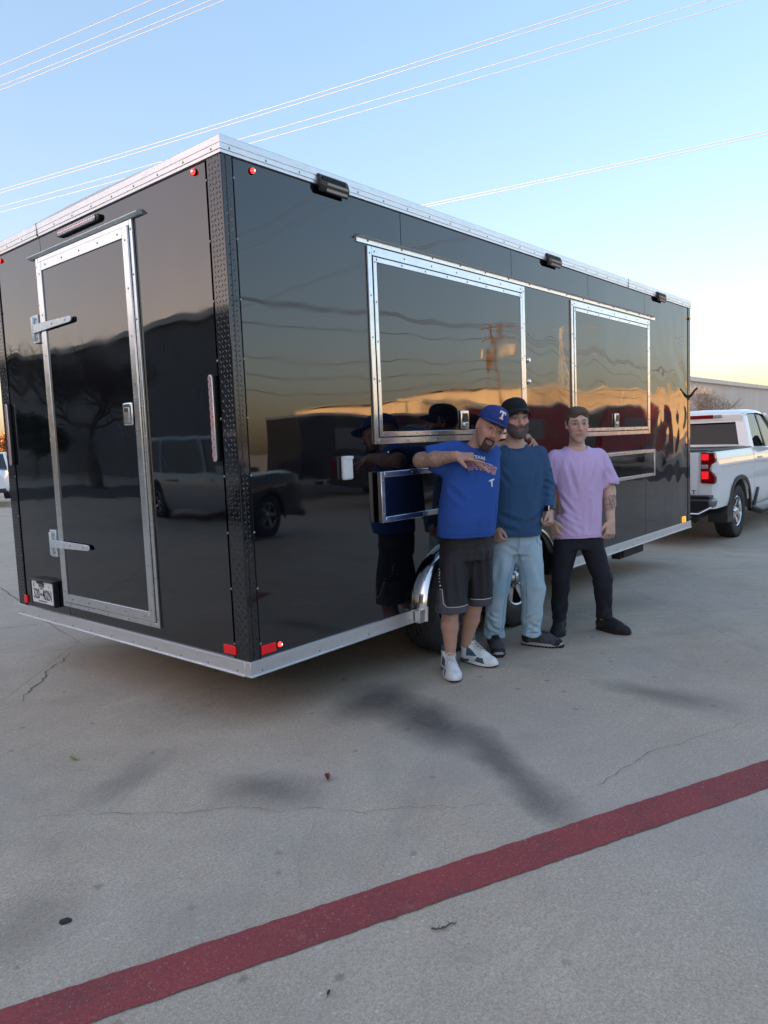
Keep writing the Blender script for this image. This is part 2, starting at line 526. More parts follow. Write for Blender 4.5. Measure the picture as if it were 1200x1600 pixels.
# red fire lane stripe, painted on the slabs with a ragged edge
mb = MB(); r_ = random.Random(11)
p0 = Vector((-4.2, 0.25)); p1 = Vector((8.0, -5.05))
A0, A1 = Vector((-1.567, -0.866)), Vector((1.132, -2.067))
B0, B1 = Vector((-0.688, -1.434)), Vector((0.86, -2.13))
da = (A1 - A0).normalized(); db = (B1 - B0).normalized()
K = 420; ea = eb = 0
for k in range(K + 1):
    t = -3.0 + 7.3 * k / K
    ea = ea * 0.45 + r_.uniform(-0.0024, 0.0024); eb = eb * 0.45 + r_.uniform(-0.0024, 0.0024)
    a = A0 + da * t; b = B0 + db * (t - 0.95)
    nrm = Vector((-da.y, da.x))
    a = a + nrm * ea; b = b + nrm * eb
    mb.v += [(a.x, a.y, gz(a.x) + 0.004), (b.x, b.y, gz(b.x) + 0.004)]
for k in range(K): mb.f.append((2 * k, 2 * k + 1, 2 * k + 3, 2 * k + 2))
kind(mb.build('painted_stripe', M['red_paint']), 'structure')
# ------------------------------------------------------------------ the concession trailer
TL, TW, ZB, ZT = 6.50, 2.589, 0.309, 2.879
RB, RT = ZB + 0.073, ZT - 0.079        # top of bottom rail, bottom of top rail
T = thing('concession_trailer', 'long glossy black enclosed concession trailer with silver trim, parked behind the three men', 'trailer')
AX = (1.745, 2.585)
FX0, FX1 = 1.33, 3.12


def arch(x):
    """lower edge of the skin over the wheels"""
    if x <= FX0 or x >= FX1: return RB
    t = (x - FX0) / (FX1 - FX0)
    u_ = abs(2 * t - 1)
    return RB + 0.43 * (1 - u_ ** 3.0) ** (1 / 2.0)


# body shell behind the skins
mb = MB()
mb.box(0.02, TL - 0.02, 0.26, TW - 0.02, ZB + 0.03, ZT - 0.03)
mb.box(0.02, FX0, 0.03, 0.26, ZB + 0.03, ZT - 0.03)
mb.box(FX1, TL - 0.02, 0.03, 0.26, ZB + 0.03, ZT - 0.03)
mb.box(FX0, FX1, 0.03, 0.26, RB + 0.45, ZT - 0.03)
mb.build('body_shell', M['underbody'], T)
# side skins
xs = [0.062, 1.3116, 2.5918, 3.8719, 5.1521, 6.437]
for a, b in zip(xs[:-1], xs[1:]):
    a += 0.0025; b -= 0.0025
    N = max(2, int((b - a) / 0.03)); mb = MB()
    for k in range(N + 1):
        x = a + (b - a) * k / N; z = arch(x) if arch(x) > RB else RB - 0.01
        mb.v += [(x, 0, z), (x, 0, RT + 0.01), (x, 0.02, z), (x, 0.02, RT + 0.01)]
    for k in range(N):
        o = 4 * k
        mb.f += [(o, o + 4, o + 5, o + 1), (o + 2, o + 3, o + 7, o + 6), (o, o + 2, o + 6, o + 4), (o + 1, o + 5, o + 7, o + 3)]
    mb.f += [(0, 1, 3, 2), (4 * N, 4 * N + 2, 4 * N + 3, 4 * N + 1)]
    mb.build('side_panel', M['black_gloss_skin'], T)
# seams
for x in xs[1:-1]: MB().box(x - 0.004, x + 0.004, 0.004, 0.018, arch(x) - 0.005, RT + 0.005).build('seam_strip', M['seam_black'], T)
MB().box(0.004, 0.018, 1.842 - 0.004, 1.842 + 0.004, RB - 0.005, RT + 0.005).build('seam_strip', M['seam_black'], T)
# rear skins
MB().box(0, 0.02, 0.125, 1.8395, RB - 0.01, RT + 0.01).build('rear_panel', M['black_gloss_skin'], T)
MB().box(0, 0.02, 1.8445, TW - 0.125, RB - 0.01, RT + 0.01).build('rear_panel', M['black_gloss_skin'], T)
# far side, front and roof
MB().box(0.02, TL - 0.02, TW - 0.02, TW, RB - 0.01, RT + 0.01).build('side_panel', M['black_gloss_skin'], T)
MB().box(TL - 0.02, TL, 0.06, TW - 0.06, RB - 0.01, RT + 0.01).build('front_panel', M['black_gloss_skin'], T)
mb = MB(); N = 12
pts = [(0.02 + (TW - 0.04) * k / N, ZT - 0.006 + 0.035 * sin(pi * k / N)) for k in range(N + 1)] + [(TW - 0.02, ZT - 0.05), (0.02, ZT - 0.05)]
mb.prism([(p[0], p[1]) for p in pts], 0.015, TL - 0.015, 'x').build('roof', M['roof_white'], T, smooth=True)


# diamond plate corners: sheet plus raised treads
def diamond(name, flat, treads):
    o = flat.build(name, M['diamond_plate'], T)
    return o


def tread(mb, c, ang, u, v, n, L=0.023, w=0.0040, h=0.0012):
    """little raised lozenge at c in the plane (u,v) with normal n"""
    d = u * cos(ang) + v * sin(ang); e = -u * sin(ang) + v * cos(ang)
    b = [c - d * L / 2, c - e * w, c + d * L / 2, c + e * w]
    t1, t2 = c - d * L * 0.28 + n * h, c + d * L * 0.28 + n * h
    o = len(mb.v); mb.v += [tuple(q) for q in b + [t1, t2]]
    mb.f += [(o, o + 1, o + 5, o + 4), (o + 1, o + 2, o + 5), (o + 2, o + 3, o + 4, o + 5), (o + 3, o, o + 4)]


X_, Y_, Z_ = Vector((1, 0, 0)), Vector((0, 1, 0)), Vector((0, 0, 1))
for (yc0, yc1, sidex) in ((0.0, 0.106, 'near'), (TW - 0.106, TW, 'far')):
    mb = MB()
    mb.box(-0.006, 0.02, yc0 - (0.006 if sidex == 'near' else 0), yc1 + (0.006 if sidex == 'far' else 0), RB - 0.008, RT + 0.008)
    if sidex == 'near': mb.box(0.02, 0.060, -0.006, 0.02, RB - 0.008, RT + 0.008)
    else: mb.box(0.02, 0.060, TW - 0.02, TW + 0.006, RB - 0.008, RT + 0.008)
    tr = MB(); row = 0; z = RB + 0.012
    while z < RT - 0.005:
        y = yc0 + 0.014; col = row
        while y < yc1 - 0.008:
            tread(tr, Vector((-0.0062, y, z)), radians(45 if (col % 2) else 135), Y_, Z_, -X_)
            y += 0.0235; col += 1
        if sidex == 'near':
            for q, xx in enumerate((0.014, 0.0375)):
                tread(tr, Vector((xx, -0.0062, z)), radians(45 if ((row + q) % 2) else 135), X_, Z_, -Y_)
        z += 0.0235; row += 1
    p = mb.build('corner_plate', M['diamond_plate'], T, bevel=0.004)
    kind(tr.build('tread', M['diamond_plate'], p), 'stuff')
mb = MB()
mb.box(TL - 0.065, TL + 0.006, -0.006, 0.02, RB - 0.008, RT + 0.008)
tr = MB(); z = RB + 0.012; row = 0
while z < RT:
    for q, xx in enumerate((TL - 0.05, TL - 0.0265, TL - 0.004)):
        tread(tr, Vector((xx, -0.0062, z)), radians(45 if ((row + q) % 2) else 135), X_, Z_, -Y_)
    z += 0.0235; row += 1
p = mb.build('corner_plate', M['diamond_plate'], T, bevel=0.003)
kind(tr.build('tread', M['diamond_plate'], p), 'stuff')
MB().box(0.0605, 0.0635, -0.0075, 0.01, RB, RT).build('seam_strip', M['seam_black'], T)

# top rail: stepped aluminium extrusion, mitred at the corners, joined at one seam
def rail_ring(name, prof, x0, x1, y0, y1, m):
    """prof: (outward, z) sweep round the plan rectangle"""
    mb = MB(); n = len(prof)
    cor = [(x0, y0, -1, -1), (x1, y0, 1, -1), (x1, y1, 1, 1), (x0, y1, -1, 1)]
    for (cx, cy, sx, sy) in cor:
        for (o_, z) in prof: mb.v.append((cx + sx * o_, cy + sy * o_, z))
    for c_ in range(4):
        d = (c_ + 1) % 4
        for k in range(n):
            k2 = (k + 1) % n
            mb.f.append((c_ * n + k, d * n + k, d * n + k2, c_ * n + k2))
    return mb.build(name, m, T)


rail_ring('top_rail', [(-0.02, RT - 0.002), (0.012, RT - 0.002), (0.012, RT + 0.012), (0.016, RT + 0.014), (0.016, RT + 0.034), (0.013, RT + 0.036),
                       (0.013, RT + 0.040), (0.016, RT + 0.042), (0.016, ZT - 0.006), (0.010, ZT), (-0.02, ZT), (-0.02, ZT - 0.01)], 0, TL, 0, TW, M['rail_aluminium'])
MB().box(4.718, 4.722, -0.0175, 0, RT, ZT).build('rail_joint', M['seam_black'], T)
MB().box(-0.0175, 0, 1.842 - 0.002, 1.842 + 0.002, RT, ZT).build('rail_joint', M['seam_black'], T)
# bottom rail: interrupted at the fender
mb = MB()
def rail_seg(x0, x1, y0, y1, ox, oy):
    mb.box(x0, x1, y0, y1, ZB + 0.006, RB)
def bot(mb, a, b, ax_):
    if ax_ == 'x':
        mb.box(a, b, -0.014, 0.03, ZB + 0.004, RB); mb.box(a, b, -0.022, 0.03, ZB - 0.004, ZB + 0.004)
    else:
        mb.box(-0.014, 0.03, a, b, ZB + 0.004, RB); mb.box(-0.022, 0.03, a, b, ZB - 0.004, ZB + 0.004)
for seg in ((-0.014, FX0 - 0.02, 'x'), (FX1 + 0.02, TL + 0.01, 'x')):
    m_ = MB(); bot(m_, *seg); m_.build('bottom_rail', M['rail_aluminium'], T, bevel=0.0015, seg=1)
m_ = MB(); bot(m_, 0.0301, TW + 0.01, 'y'); m_.build('bottom_rail', M['rail_aluminium'], T, bevel=0.0015, seg=1)

# fender: rolled bright flare round both wheels
mb = MB(); N = 64; prof = []
path = [(FX0 - 0.01, ZB + 0.0)]
for k in range(N + 1):
    x = FX0 + (FX1 - FX0) * (0.5 - 0.5 * cos(pi * k / N)); path.append((x, max(arch(x), RB - 0.02)))
path.append((FX1 + 0.01, ZB + 0.0))
sec = [(-0.006, 0.01), (-0.006, -0.02), (0.0, -0.045), (0.014, -0.066), (0.03, -0.076), (0.036, -0.07), (0.02, -0.058), (0.008, -0.04), (0.004, -0.02), (0.004, 0.01)]
# sec: (inward offset in the wall plane, y)
ns = len(sec)
for i, p in enumerate(path):
    a = Vector(path[max(0, i - 1)]); b = Vector(path[min(len(path) - 1, i + 1)]); t = (b - a).normalized(); nn = Vector((t.y, -t.x))   # inwards
    for (o_, y) in sec: mb.v.append((p[0] + nn.x * o_ * 1.0, y, p[1] + nn.y * o_))
for i in range(len(path) - 1):
    for k in range(ns):
        k2 = (k + 1) % ns
        mb.f.append((i * ns + k, (i + 1) * ns + k, (i + 1) * ns + k2, i * ns + k2))
fender = mb.build('fender', M['chrome'], T, smooth=True, angle=50)
for xb in (FX0 - 0.045, FX1 - 0.02): MB().box(xb, xb + 0.065, -0.062, -0.0225, ZB - 0.006, ZB + 0.075).build('bracket', M['rail_aluminium'], fender, bevel=0.003)
# wheel well liner
mb = MB(); n2 = 2
for i, p in enumerate(path):
    mb.v += [(p[0], 0.01, p[1] + 0.01), (p[0], 0.28, p[1] + 0.01)]
for i in range(len(path) - 1): mb.f.append((2 * i, 2 * i + 1, 2 * i + 3, 2 * i + 2))
mb.build('wheel_well', M['underbody'], T, smooth=True)


def make_wheel(R, wd, rim_r, rim_mat, parent, loc, outward=-1, spokes=8, groove=4, dark=None, name='wheel'):
    """wheel whose axle is the Y axis; outward = sign of y of the outer face. wheel > tyre, rim"""
    w = bpy.data.objects.new(name, None); C.objects.link(w); w.parent = parent; w.location = loc
    A = Matrix.Rotation(radians(90) * (1 if outward < 0 else -1), 4, 'X')      # local +Z -> outward
    h = wd / 2
    pr = [(rim_r, -h * 0.8), (rim_r + 0.01, -h * 0.92), (R - 0.06, -h), (R - 0.02, -h * 0.93), (R - 0.005, -h * 0.8)]
    for g in range(groove):
        c_ = -h * 0.72 + (2 * h * 0.72) * (g + 0.5) / groove
        pr += [(R, c_ - h * 0.14), (R, c_ - h * 0.05), (R - 0.011, c_ - h * 0.035), (R - 0.011, c_ + h * 0.035), (R, c_ + h * 0.05)]
    pr += [(R - 0.005, h * 0.8), (R - 0.02, h * 0.93), (R - 0.035, h * 0.985), (R - 0.06, h), (R - 0.075, h * 1.01), (rim_r + 0.03, h * 0.99), (rim_r + 0.01, h * 0.92), (rim_r, h * 0.82), (rim_r - 0.004, h * 0.4)]
    ty = MB().lathe(pr, 56, A, closed=True)
    # shoulder blocks
    nb = 60
    for k in range(nb):
        an = 2 * pi * k / nb
        B = A @ Matrix.Rotation(an, 4, 'Z') @ Matrix.Translation((R - 0.012, 0, h * 0.88))
        ty.cbox((0, 0, 0), (0.022, 0.011, 0.022), B)
    ty.build('tyre', M['rubber'], w, smooth=True, angle=35)
    rm = MB()
    rm.lathe([(rim_r, -h * 0.8), (rim_r + 0.006, h * 0.86), (rim_r - 0.004, h * 0.9), (rim_r - 0.014, h * 0.84), (rim_r - 0.02, h * 0.5), (rim_r - 0.03, -h * 0.1), (rim_r - 0.03, -h * 0.7)], 44, A, closed=True)
    for k in range(spokes):
        an = 2 * pi * k / spokes
        for s_ in (-1, 1):
            B = A @ Matrix.Rotation(an + s_ * 0.09, 4, 'Z')
            rm.add([(0.05, -0.02, h * 0.5), (rim_r - 0.012, -0.014, h * 0.72), (rim_r - 0.012, 0.014, h * 0.72), (0.05, 0.02, h * 0.5),
                    (0.05, -0.02, h * 0.2), (rim_r - 0.012, -0.014, h * 0.3), (rim_r - 0.012, 0.014, h * 0.3), (0.05, 0.02, h * 0.2)],
                   [(0, 1, 2, 3), (7, 6, 5, 4), (0, 4, 5, 1), (1, 5, 6, 2), (2, 6, 7, 3), (3, 7, 4, 0)], B)
    rm.lathe([(0.075, h * 0.1), (0.075, h * 0.5), (0.06, h * 0.58), (0.045, h * 0.78), (0.03, h * 0.86), (0.001, h * 0.88)], 24, A)
    for k in range(8):
        B = A @ Matrix.Rotation(2 * pi * k / 8, 4, 'Z') @ Matrix.Translation((0.068, 0, 0))
        rm.lathe([(0.011, h * 0.4), (0.011, h * 0.7), (0.006, h * 0.74)], 6, B)
    rm.build('rim', rim_mat, w, smooth=True, angle=35)
    MB().lathe([(rim_r - 0.032, -h * 0.5), (rim_r - 0.032, -h * 0.45), (0.001, -h * 0.44)], 32, A).build('brake_drum', dark or M['underbody'], w)
    return w


mat('rim_alloy', (0.42, 0.43, 0.45), 0.25, 1.0, var=0.3, vscale=10)
for cx in AX:
    make_wheel(0.365, 0.215, 0.205, M['rim_alloy'], T, (cx, 0.09, 0.365), -1, 6)
    make_wheel(0.365, 0.205, 0.205, M['rim_alloy'], T, (cx, TW - 0.09, 0.365), 1, 6)
# chassis
mb = MB()
for y in (0.42, TW - 0.42): mb.box(0.25, TL, y - 0.03, y + 0.03, 0.21, ZB + 0.02)
for k in range(11): mb.box(0.3 + k * 0.6, 0.35 + k * 0.6, 0.12, TW - 0.12, 0.26, ZB + 0.02)
mb.box(0.12, 0.2, 0.1, TW - 0.1, 0.25, ZB + 0.02)
for cx in AX: mb.tube([(cx, 0.2, 0.365), (cx, TW - 0.2, 0.365)], 0.035)
# tongue
mb.tube([(TL - 0.2, 0.5, 0.25), (TL + 1.25, TW / 2 + 0.03, 0.22)], 0.05, 4)
mb.tube([(TL - 0.2, TW - 0.5, 0.25), (TL + 1.25, TW / 2 - 0.03, 0.22)], 0.05, 4)
mb.build('chassis', M['underbody'], T)
mb = MB(); mb.box(4.62, 5.22, 0.05, 0.14, 0.20, ZB - 0.005); mb.box(4.66, 4.72, 0.03, 0.05, 0.22, 0.29)
mb.build('stabilizer_jack', M['underbody'], T, bevel=0.005)


# framed rectangles of aluminium strip, on the side (plane y) or the rear (plane x)
def frame(mbx, u0, u1, z0, z1, w, d0, d1, plane, wt=None):
    wt = wt or w
    def bx(a0, a1, c0, c1, e=0.0):
        if plane == 'y': mbx.box(a0, a1, -d1 + e, -d0, c0, c1)
        else: mbx.box(-d1 + e, -d0, a0, a1, c0, c1)
    bx(u0, u0 + w, z0, z1, 0); bx(u1 - w, u1, z0, z1, 0)
    bx(u0 + w + 0.0006, u1 - w - 0.0006, z1 - wt, z1, 0.0004); bx(u0 + w + 0.0006, u1 - w - 0.0006, z0, z0 + w, 0.0004)


def screws_on(mbx, pts, plane, d):
    for (a, z) in pts:
        if plane == 'y': mbx.sphere((a, -d, z), 0.0065, 6, 4, (1, 0.45, 1))
        else: mbx.sphere((-d, a, z), 0.0065, 6, 4, (0.45, 1, 1))


def line_pts(a0, a1, n): return [a0 + (a1 - a0) * k / (n - 1) for k in range(n)]


# serving windows with their flip-up doors
def window(x0, x1, z0, z1, latch_x):
    mb = MB(); frame(mb, x0, x1, z0, z1, 0.036, 0.001, 0.013, 'y', 0.05)
    fr = mb.build('window_frame', M['aluminium'], T, bevel=0.002, seg=1)
    MB().box(x0 + 0.03, x1 - 0.03, -0.004, -0.001, z0 + 0.03, z1 - 0.03).build('gap', M['seam_black'], fr)
    a0, a1, b0, b1 = x0 + 0.043, x1 - 0.043, z0 + 0.043, z1 - 0.056
    mb = MB(); frame(mb, a0, a1, b0, b1, 0.029, 0.004, 0.017, 'y')
    dr = MB().box(a0 + 0.02, a1 - 0.02, -0.0125, -0.0045, b0 + 0.02, b1 - 0.02).build('window_door', M['black_gloss_skin'], T)
    mb.build('door_trim', M['aluminium'], dr, bevel=0.002, seg=1)
    sc = MB()
    screws_on(sc, [(x, z1 - 0.026) for x in line_pts(x0 + 0.06, x1 - 0.06, 7)] + [(x, z0 + 0.018) for x in line_pts(x0 + 0.02, x1 - 0.02, 7)]
              + [(q, z) for q in (x0 + 0.018, x1 - 0.018) for z in line_pts(z0 + 0.14, z1 - 0.04, 5)], 'y', 0.013)
    screws_on(sc, [(x, b1 - 0.014) for x in line_pts(a0 + 0.03, a1 - 0.03, 8)] + [(x, b0 + 0.014) for x in line_pts(a0 + 0.03, a1 - 0.03, 6)]
              + [(q, z) for q in (a0 + 0.014, a1 - 0.014) for z in line_pts(b0 + 0.1, b1 - 0.03, 5)], 'y', 0.017)
    kind(sc.build('screws', M['screw_steel'], fr), 'stuff')
    # chrome slam latch
    mb = MB(); lx, lz = latch_x, b0 + 0.033
    mb.box(lx - 0.045, lx + 0.045, -0.03, -0.0128, lz, lz + 0.125)
    la = mb.build('latch', M['chrome'], dr, bevel=0.008, seg=3)
    MB().box(lx - 0.028, lx + 0.028, -0.033, -0.0302, lz + 0.055, lz + 0.105).build('keyhole_cover', M['plastic_black'], la, bevel=0.003)
    MB().box(lx - 0.026, lx + 0.026, -0.040, -0.0302, lz + 0.012, lz + 0.045).build('thumb_turn', M['chrome'], la, bevel=0.005)


window(0.988, 2.757, 1.425, 2.551, 1.90)
window(3.522, 5.262, 1.412, 2.545, 4.40)
# drip rail over both windows
mb = MB()
mb.prism([(0.0, 2.560), (-0.008, 2.560), (-0.010, 2.592), (-0.030, 2.586), (-0.032, 2.590), (-0.010, 2.602), (0.0, 2.603)], 0.905, 5.415, 'x')
dr_ = mb.build('drip_rail', M['aluminium'], T)
sc = MB(); screws_on(sc, [(x, 2.577) for x in line_pts(1.0, 5.3, 15)], 'y', 0.011); kind(sc.build('screws', M['screw_steel'], dr_), 'stuff')
# strip joining the two frames under the drip rail

# fold-down serving shelves, hanging open
def shelf(x0, x1, z0, z1):
    mb = MB().box(x0 + 0.02, x1 - 0.02, -0.046, -0.026, z0 + 0.01, z1 - 0.01)
    sh = mb.build('serving_shelf', M['black_gloss_skin'], T)
    mb = MB(); frame(mb, x0, x1, z0, z1, 0.033, 0.018, 0.050, 'y')
    e = mb.build('shelf_edging', M['aluminium'], sh, bevel=0.003, seg=1)
    for x in (x0 + 0.12, (x0 + x1) / 2, x1 - 0.12): MB().box(x - 0.02, x + 0.02, -0.0255, -0.001, z1 - 0.05, z1 - 0.005).build('shelf_bracket', M['plastic_black'], sh)
    sc = MB()
    screws_on(sc, [(x, z1 - 0.016) for x in line_pts(x0 + 0.04, x1 - 0.04, 8)] + [(x, z0 + 0.016) for x in line_pts(x0 + 0.04, x1 - 0.04, 6)]
              + [(q, z) for q in (x0 + 0.016, x1 - 0.016) for z in (z0 + 0.05, z1 - 0.05)], 'y', 0.050)
    kind(sc.build('screws', M['screw_steel'], sh), 'stuff')


shelf(0.985, 2.83, 0.965, 1.264)
shelf(3.50, 5.300, 0.980, 1.252)

# rear door
mb = MB(); frame(mb, 0.766, 1.897, 0.447, 2.672, 0.028, 0.001, 0.014, 'x')
df = mb.build('door_frame', M['aluminium'], T, bevel=0.002, seg=1)
MB().box(-0.004, -0.001, 0.78, 1.88, 0.46, 2.66).build('gap', M['seam_black'], df)
rd = MB().box(-0.016, -0.0045, 0.82, 1.845, 0.50, 2.62).build('rear_door', M['black_gloss_skin'], T)
mb = MB(); frame(mb, 0.799, 1.864, 0.480, 2.640, 0.055, 0.0045, 0.024, 'x')
mb.build('door_trim', M['aluminium'], rd, bevel=0.002, seg=1)
sc = MB()
screws_on(sc, [(q, z) for q in (0.826, 1.838) for z in line_pts(0.55, 2.57, 9)] + [(y, z) for z in (0.507, 2.613) for y in line_pts(0.9, 1.75, 5)], 'x', 0.024)
screws_on(sc, [(q, z) for q in (0.78, 1.883) for z in line_pts(0.5, 2.62, 10)] + [(y, 0.461) for y in line_pts(0.86, 1.8, 5)], 'x', 0.014)
kind(sc.build('screws', M['screw_steel'], df), 'stuff')
mb = MB()
mb.prism([(0.0, 2.676), (-0.014, 2.676), (-0.034, 2.686), (-0.034, 2.690), (-0.012, 2.702), (0.0, 2.702)], 0.0, 1.0, 'y')
mb.v = [(x, 0.68 + (1.975 - 0.68) * y, z) for (x, y, z) in mb.v]
mb.build('drip_cap', M['zinc'], T)
# strap hinges
for z in (2.245, 0.860):
    mb = MB()
    pts = [(1.965, z - 0.028), (1.50, z - 0.018)] + [(1.478 + 0.022 * cos(a) - 0.0, z + 0.018 * sin(a)) for a in np.linspace(-pi / 2, -3 * pi / 2, 7)] + [(1.50, z + 0.018), (1.965, z + 0.028)]
    mb.prism([(p[0], p[1]) for p in pts], -0.037, -0.030, 'x')
    mb.box(-0.036, -0.026, 1.60, 1.66, z - 0.02, z + 0.02)
    hg = mb.build('strap_hinge', M['zinc'], T, bevel=0.0018, seg=2)
    m2 = MB(); m2.box(-0.022, -0.001, 1.912, 1.998, z - 0.088, z + 0.088); m2.tube([(-0.030, 1.966, z - 0.075), (-0.030, 1.966, z + 0.075)], 0.012, 10)
    m2.build('hinge_plate', M['zinc'], hg, bevel=0.003)
    sc = MB(); screws_on(sc, [(1.53, z), (1.70, z)], 'x', 0.038); screws_on(sc, [(1.935, z + 0.06), (1.935, z - 0.06)], 'x', 0.024)
    kind(sc.build('screws', M['screw_steel'], hg), 'stuff')
# flush latch on the door
mb = MB().box(-0.034, -0.0165, 0.867, 0.957, 1.585, 1.712)
lt = mb.build('door_latch', M['chrome'], rd, bevel=0.01, seg=3)
m2 = MB().box(-0.038, -0.0345, 0.889, 0.935, 1.60, 1.685); m2.build('paddle', M['aluminium'], lt, bevel=0.004)
MB().box(-0.040, -0.0385, 0.893, 0.931, 1.66, 1.680).build('keyhole', M['plastic_black'], lt)
# LED bars
def led_bar(c, half, vertical, name='led_bar'):
    """rounded bar light with rows of diodes; c = (y, z) on the rear wall"""
    mb = MB(); pts = []
    R = 0.016
    for a in np.linspace(-pi / 2, pi / 2, 7): pts.append((half - R + R * cos(a), R * sin(a)))
    for a in np.linspace(pi / 2, 3 * pi / 2, 7): pts.append((-half + R + R * cos(a), R * sin(a)))
    if vertical: pts = [(-p[1], p[0]) for p in pts]
    b = MB().prism([(c[0] + p[0] * 1.12, c[1] + p[1] * (1.0 if vertical else 1.12)) for p in pts], -0.020, -0.001, 'x')
    bb = b.build(name, M['plastic_black'], T, bevel=0.003)
    MB().prism([(c[0] + p[0], c[1] + p[1]) for p in pts], -0.030, -0.0202, 'x').build('lens', M['clear_lens'], bb, bevel=0.004, seg=2)
    d1 = MB(); d2 = MB(); n = int(half * 2 / 0.019)
    for k in range(n):
        s = -half + R + (2 * half - 2 * R) * k / (n - 1)
        for q in (-0.0065, 0.0065):
            y, z = (c[0] + q, c[1] + s) if vertical else (c[0] + s, c[1] + q)
            (d1 if (k + (q > 0)) % 2 else d2).cbox((-0.0315, y, z), (0.003, 0.006, 0.006))
    d1.build('diode', M['red_lens'], bb); d2.build('diode', M['led_grey'], bb)


led_bar((0.150, 1.585), 0.212, True)
led_bar((2.487, 1.590), 0.212, True)
led_bar((1.335, 2.755), 0.222, False, 'brake_light')


# marker lights
def marker(loc, plane, lit=True, amber=False):
    n_ = Vector((-1, 0, 0)) if plane == 'x' else Vector((0, -1, 0))
    A = n_.to_track_quat('Z', 'Y').to_matrix().to_4x4(); A.translation = Vector(loc) + n_ * 0.001
    g = MB().lathe([(0.017, 0), (0.017, 0.004), (0.014, 0.006)], 16, A).build('marker_light', M['plastic_black'], T)
    MB().lathe([(0.0135, 0.0062), (0.013, 0.012), (0.009, 0.018), (0.001, 0.020)], 16, A).build('lens', M['amber_lens'] if amber else M['red_lamp'], g, smooth=True)
    if not amber:
        B = A @ Matrix.Translation((0.003, 0.0, 0.0165)); MB().sphere((0, 0, 0), 0.0055, 8, 6, mtx=B).build('bulb', M['red_lamp_core'], g, smooth=True)


marker((0, 0.205, 2.765), 'x'); marker((0, 2.42, 2.760), 'x')
marker((0.180, 0, 2.760), 'y'); marker((0.188, 0, 0.428), 'y')
marker((6.47, -0.007, 2.68), 'y', amber=True)
MB().box(-0.012, -0.001, 0.100, 0.196, 0.402, 0.446).build('reflector', M['red_lens'], T, bevel=0.002)
MB().box(-0.012, -0.001, 2.455, 2.50, 0.402, 0.455).build('reflector', M['red_lens'], T, bevel=0.002)
MB().box(0.066, 0.160, -0.012, -0.001, 0.402, 0.446).build('reflector', M['red_lens'], T, bevel=0.002)
MB().box(6.24, 6.335, -0.014, -0.001, 0.388, 0.452).build('reflector', M['amber_lens'], T, bevel=0.004)


# scene lights clipped over the top rail
def flood(x0, x1, z=2.795):
    w = x1 - x0; xc = (x0 + x1) / 2
    mb = MB()
    pts = [(-0.0165, z - 0.034), (-0.026, z - 0.034), (-0.042, z - 0.006), (-0.042, z + 0.018), (-0.030, z + 0.048), (-0.0165, z + 0.060)]
    mb.prism(pts, x0, x1, 'x')
    fl = mb.build('flood_light', M['plastic_black'], T, bevel=0.008, seg=2)
    m2 = MB(); m2.add([(x0 + 0.05, -0.033, z - 0.028), (x1 - 0.012, -0.033, z - 0.028), (x1 - 0.012, -0.0455, z + 0.012), (x0 + 0.05, -0.0455, z + 0.012),
                       (x0 + 0.05, -0.026, z - 0.022), (x1 - 0.012, -0.026, z - 0.022), (x1 - 0.012, -0.038, z + 0.012), (x0 + 0.05, -0.038, z + 0.012)],
                      [(0, 3, 2, 1), (0, 1, 5, 4), (1, 2, 6, 5), (2, 3, 7, 6), (3, 0, 4, 7)])
    m2.build('lens', M['led_grey'], fl)
    m3 = MB()
    for k in range(12): m3.box(x0 + 0.02 + k * (w - 0.04) / 12, x0 + 0.026 + k * (w - 0.04) / 12, -0.044, -0.026, z + 0.020, z + 0.042)
    m3.build('cooling_fin', M['plastic_black'], fl)


flood(0.61, 0.83); flood(3.10, 3.32); flood(5.44, 5.66)

# screws along the rails and corners
sc = MB()
screws_on(sc, [(x, RT + 0.024) for x in line_pts(0.04, 6.46, 30)], 'y', 0.016)
screws_on(sc, [(y, RT + 0.024) for y in line_pts(0.05, 2.5, 12)], 'x', 0.016)
screws_on(sc, [(x, ZB + 0.018) for x in (0.06, 0.46, 0.86, 1.24, 3.2, 3.6, 4.0, 4.4, 4.8, 5.2, 5.6, 6.0, 6.4)], 'y', 0.014)
screws_on(sc, [(y, ZB + 0.018) for y in line_pts(0.09, 2.52, 11)], 'x', 0.014)
screws_on(sc, [(0.064, z) for z in line_pts(0.46, 2.7, 9)], 'y', 0.008)
screws_on(sc, [(0.108, z) for z in line_pts(0.46, 2.7, 9)] + [(TW - 0.108, z) for z in line_pts(0.46, 2.7, 9)], 'x', 0.008)
kind(sc.build('screws', M['screw_steel'], T), 'stuff')

# licence plate in its lamp housing
py, pz = 2.145, 0.512
mb = MB(); frame(mb, py - 0.172, py + 0.172, pz - 0.088, pz + 0.088, 0.012, 0.001, 0.040, 'x')
mb.box(-0.050, -0.036, py - 0.170, py + 0.170, pz + 0.078, pz + 0.090)
lp = mb.build('plate_housing', M['plastic_black'], T, bevel=0.004)
pl = MB().box(-0.037, -0.034, py - 0.152, py + 0.152, pz - 0.074, pz + 0.074).build('licence_plate', M['plate_white'], lp, bevel=0.001)
MB().box(-0.026, -0.001, py - 0.16, py + 0.16, pz - 0.08, pz + 0.08).build('backing', M['plastic_black'], lp)
MB().box(-0.056, -0.0505, py - 0.040, py + 0.040, pz + 0.064, pz + 0.090).build('plate_lamp', M['plastic_black'], lp, bevel=0.006)
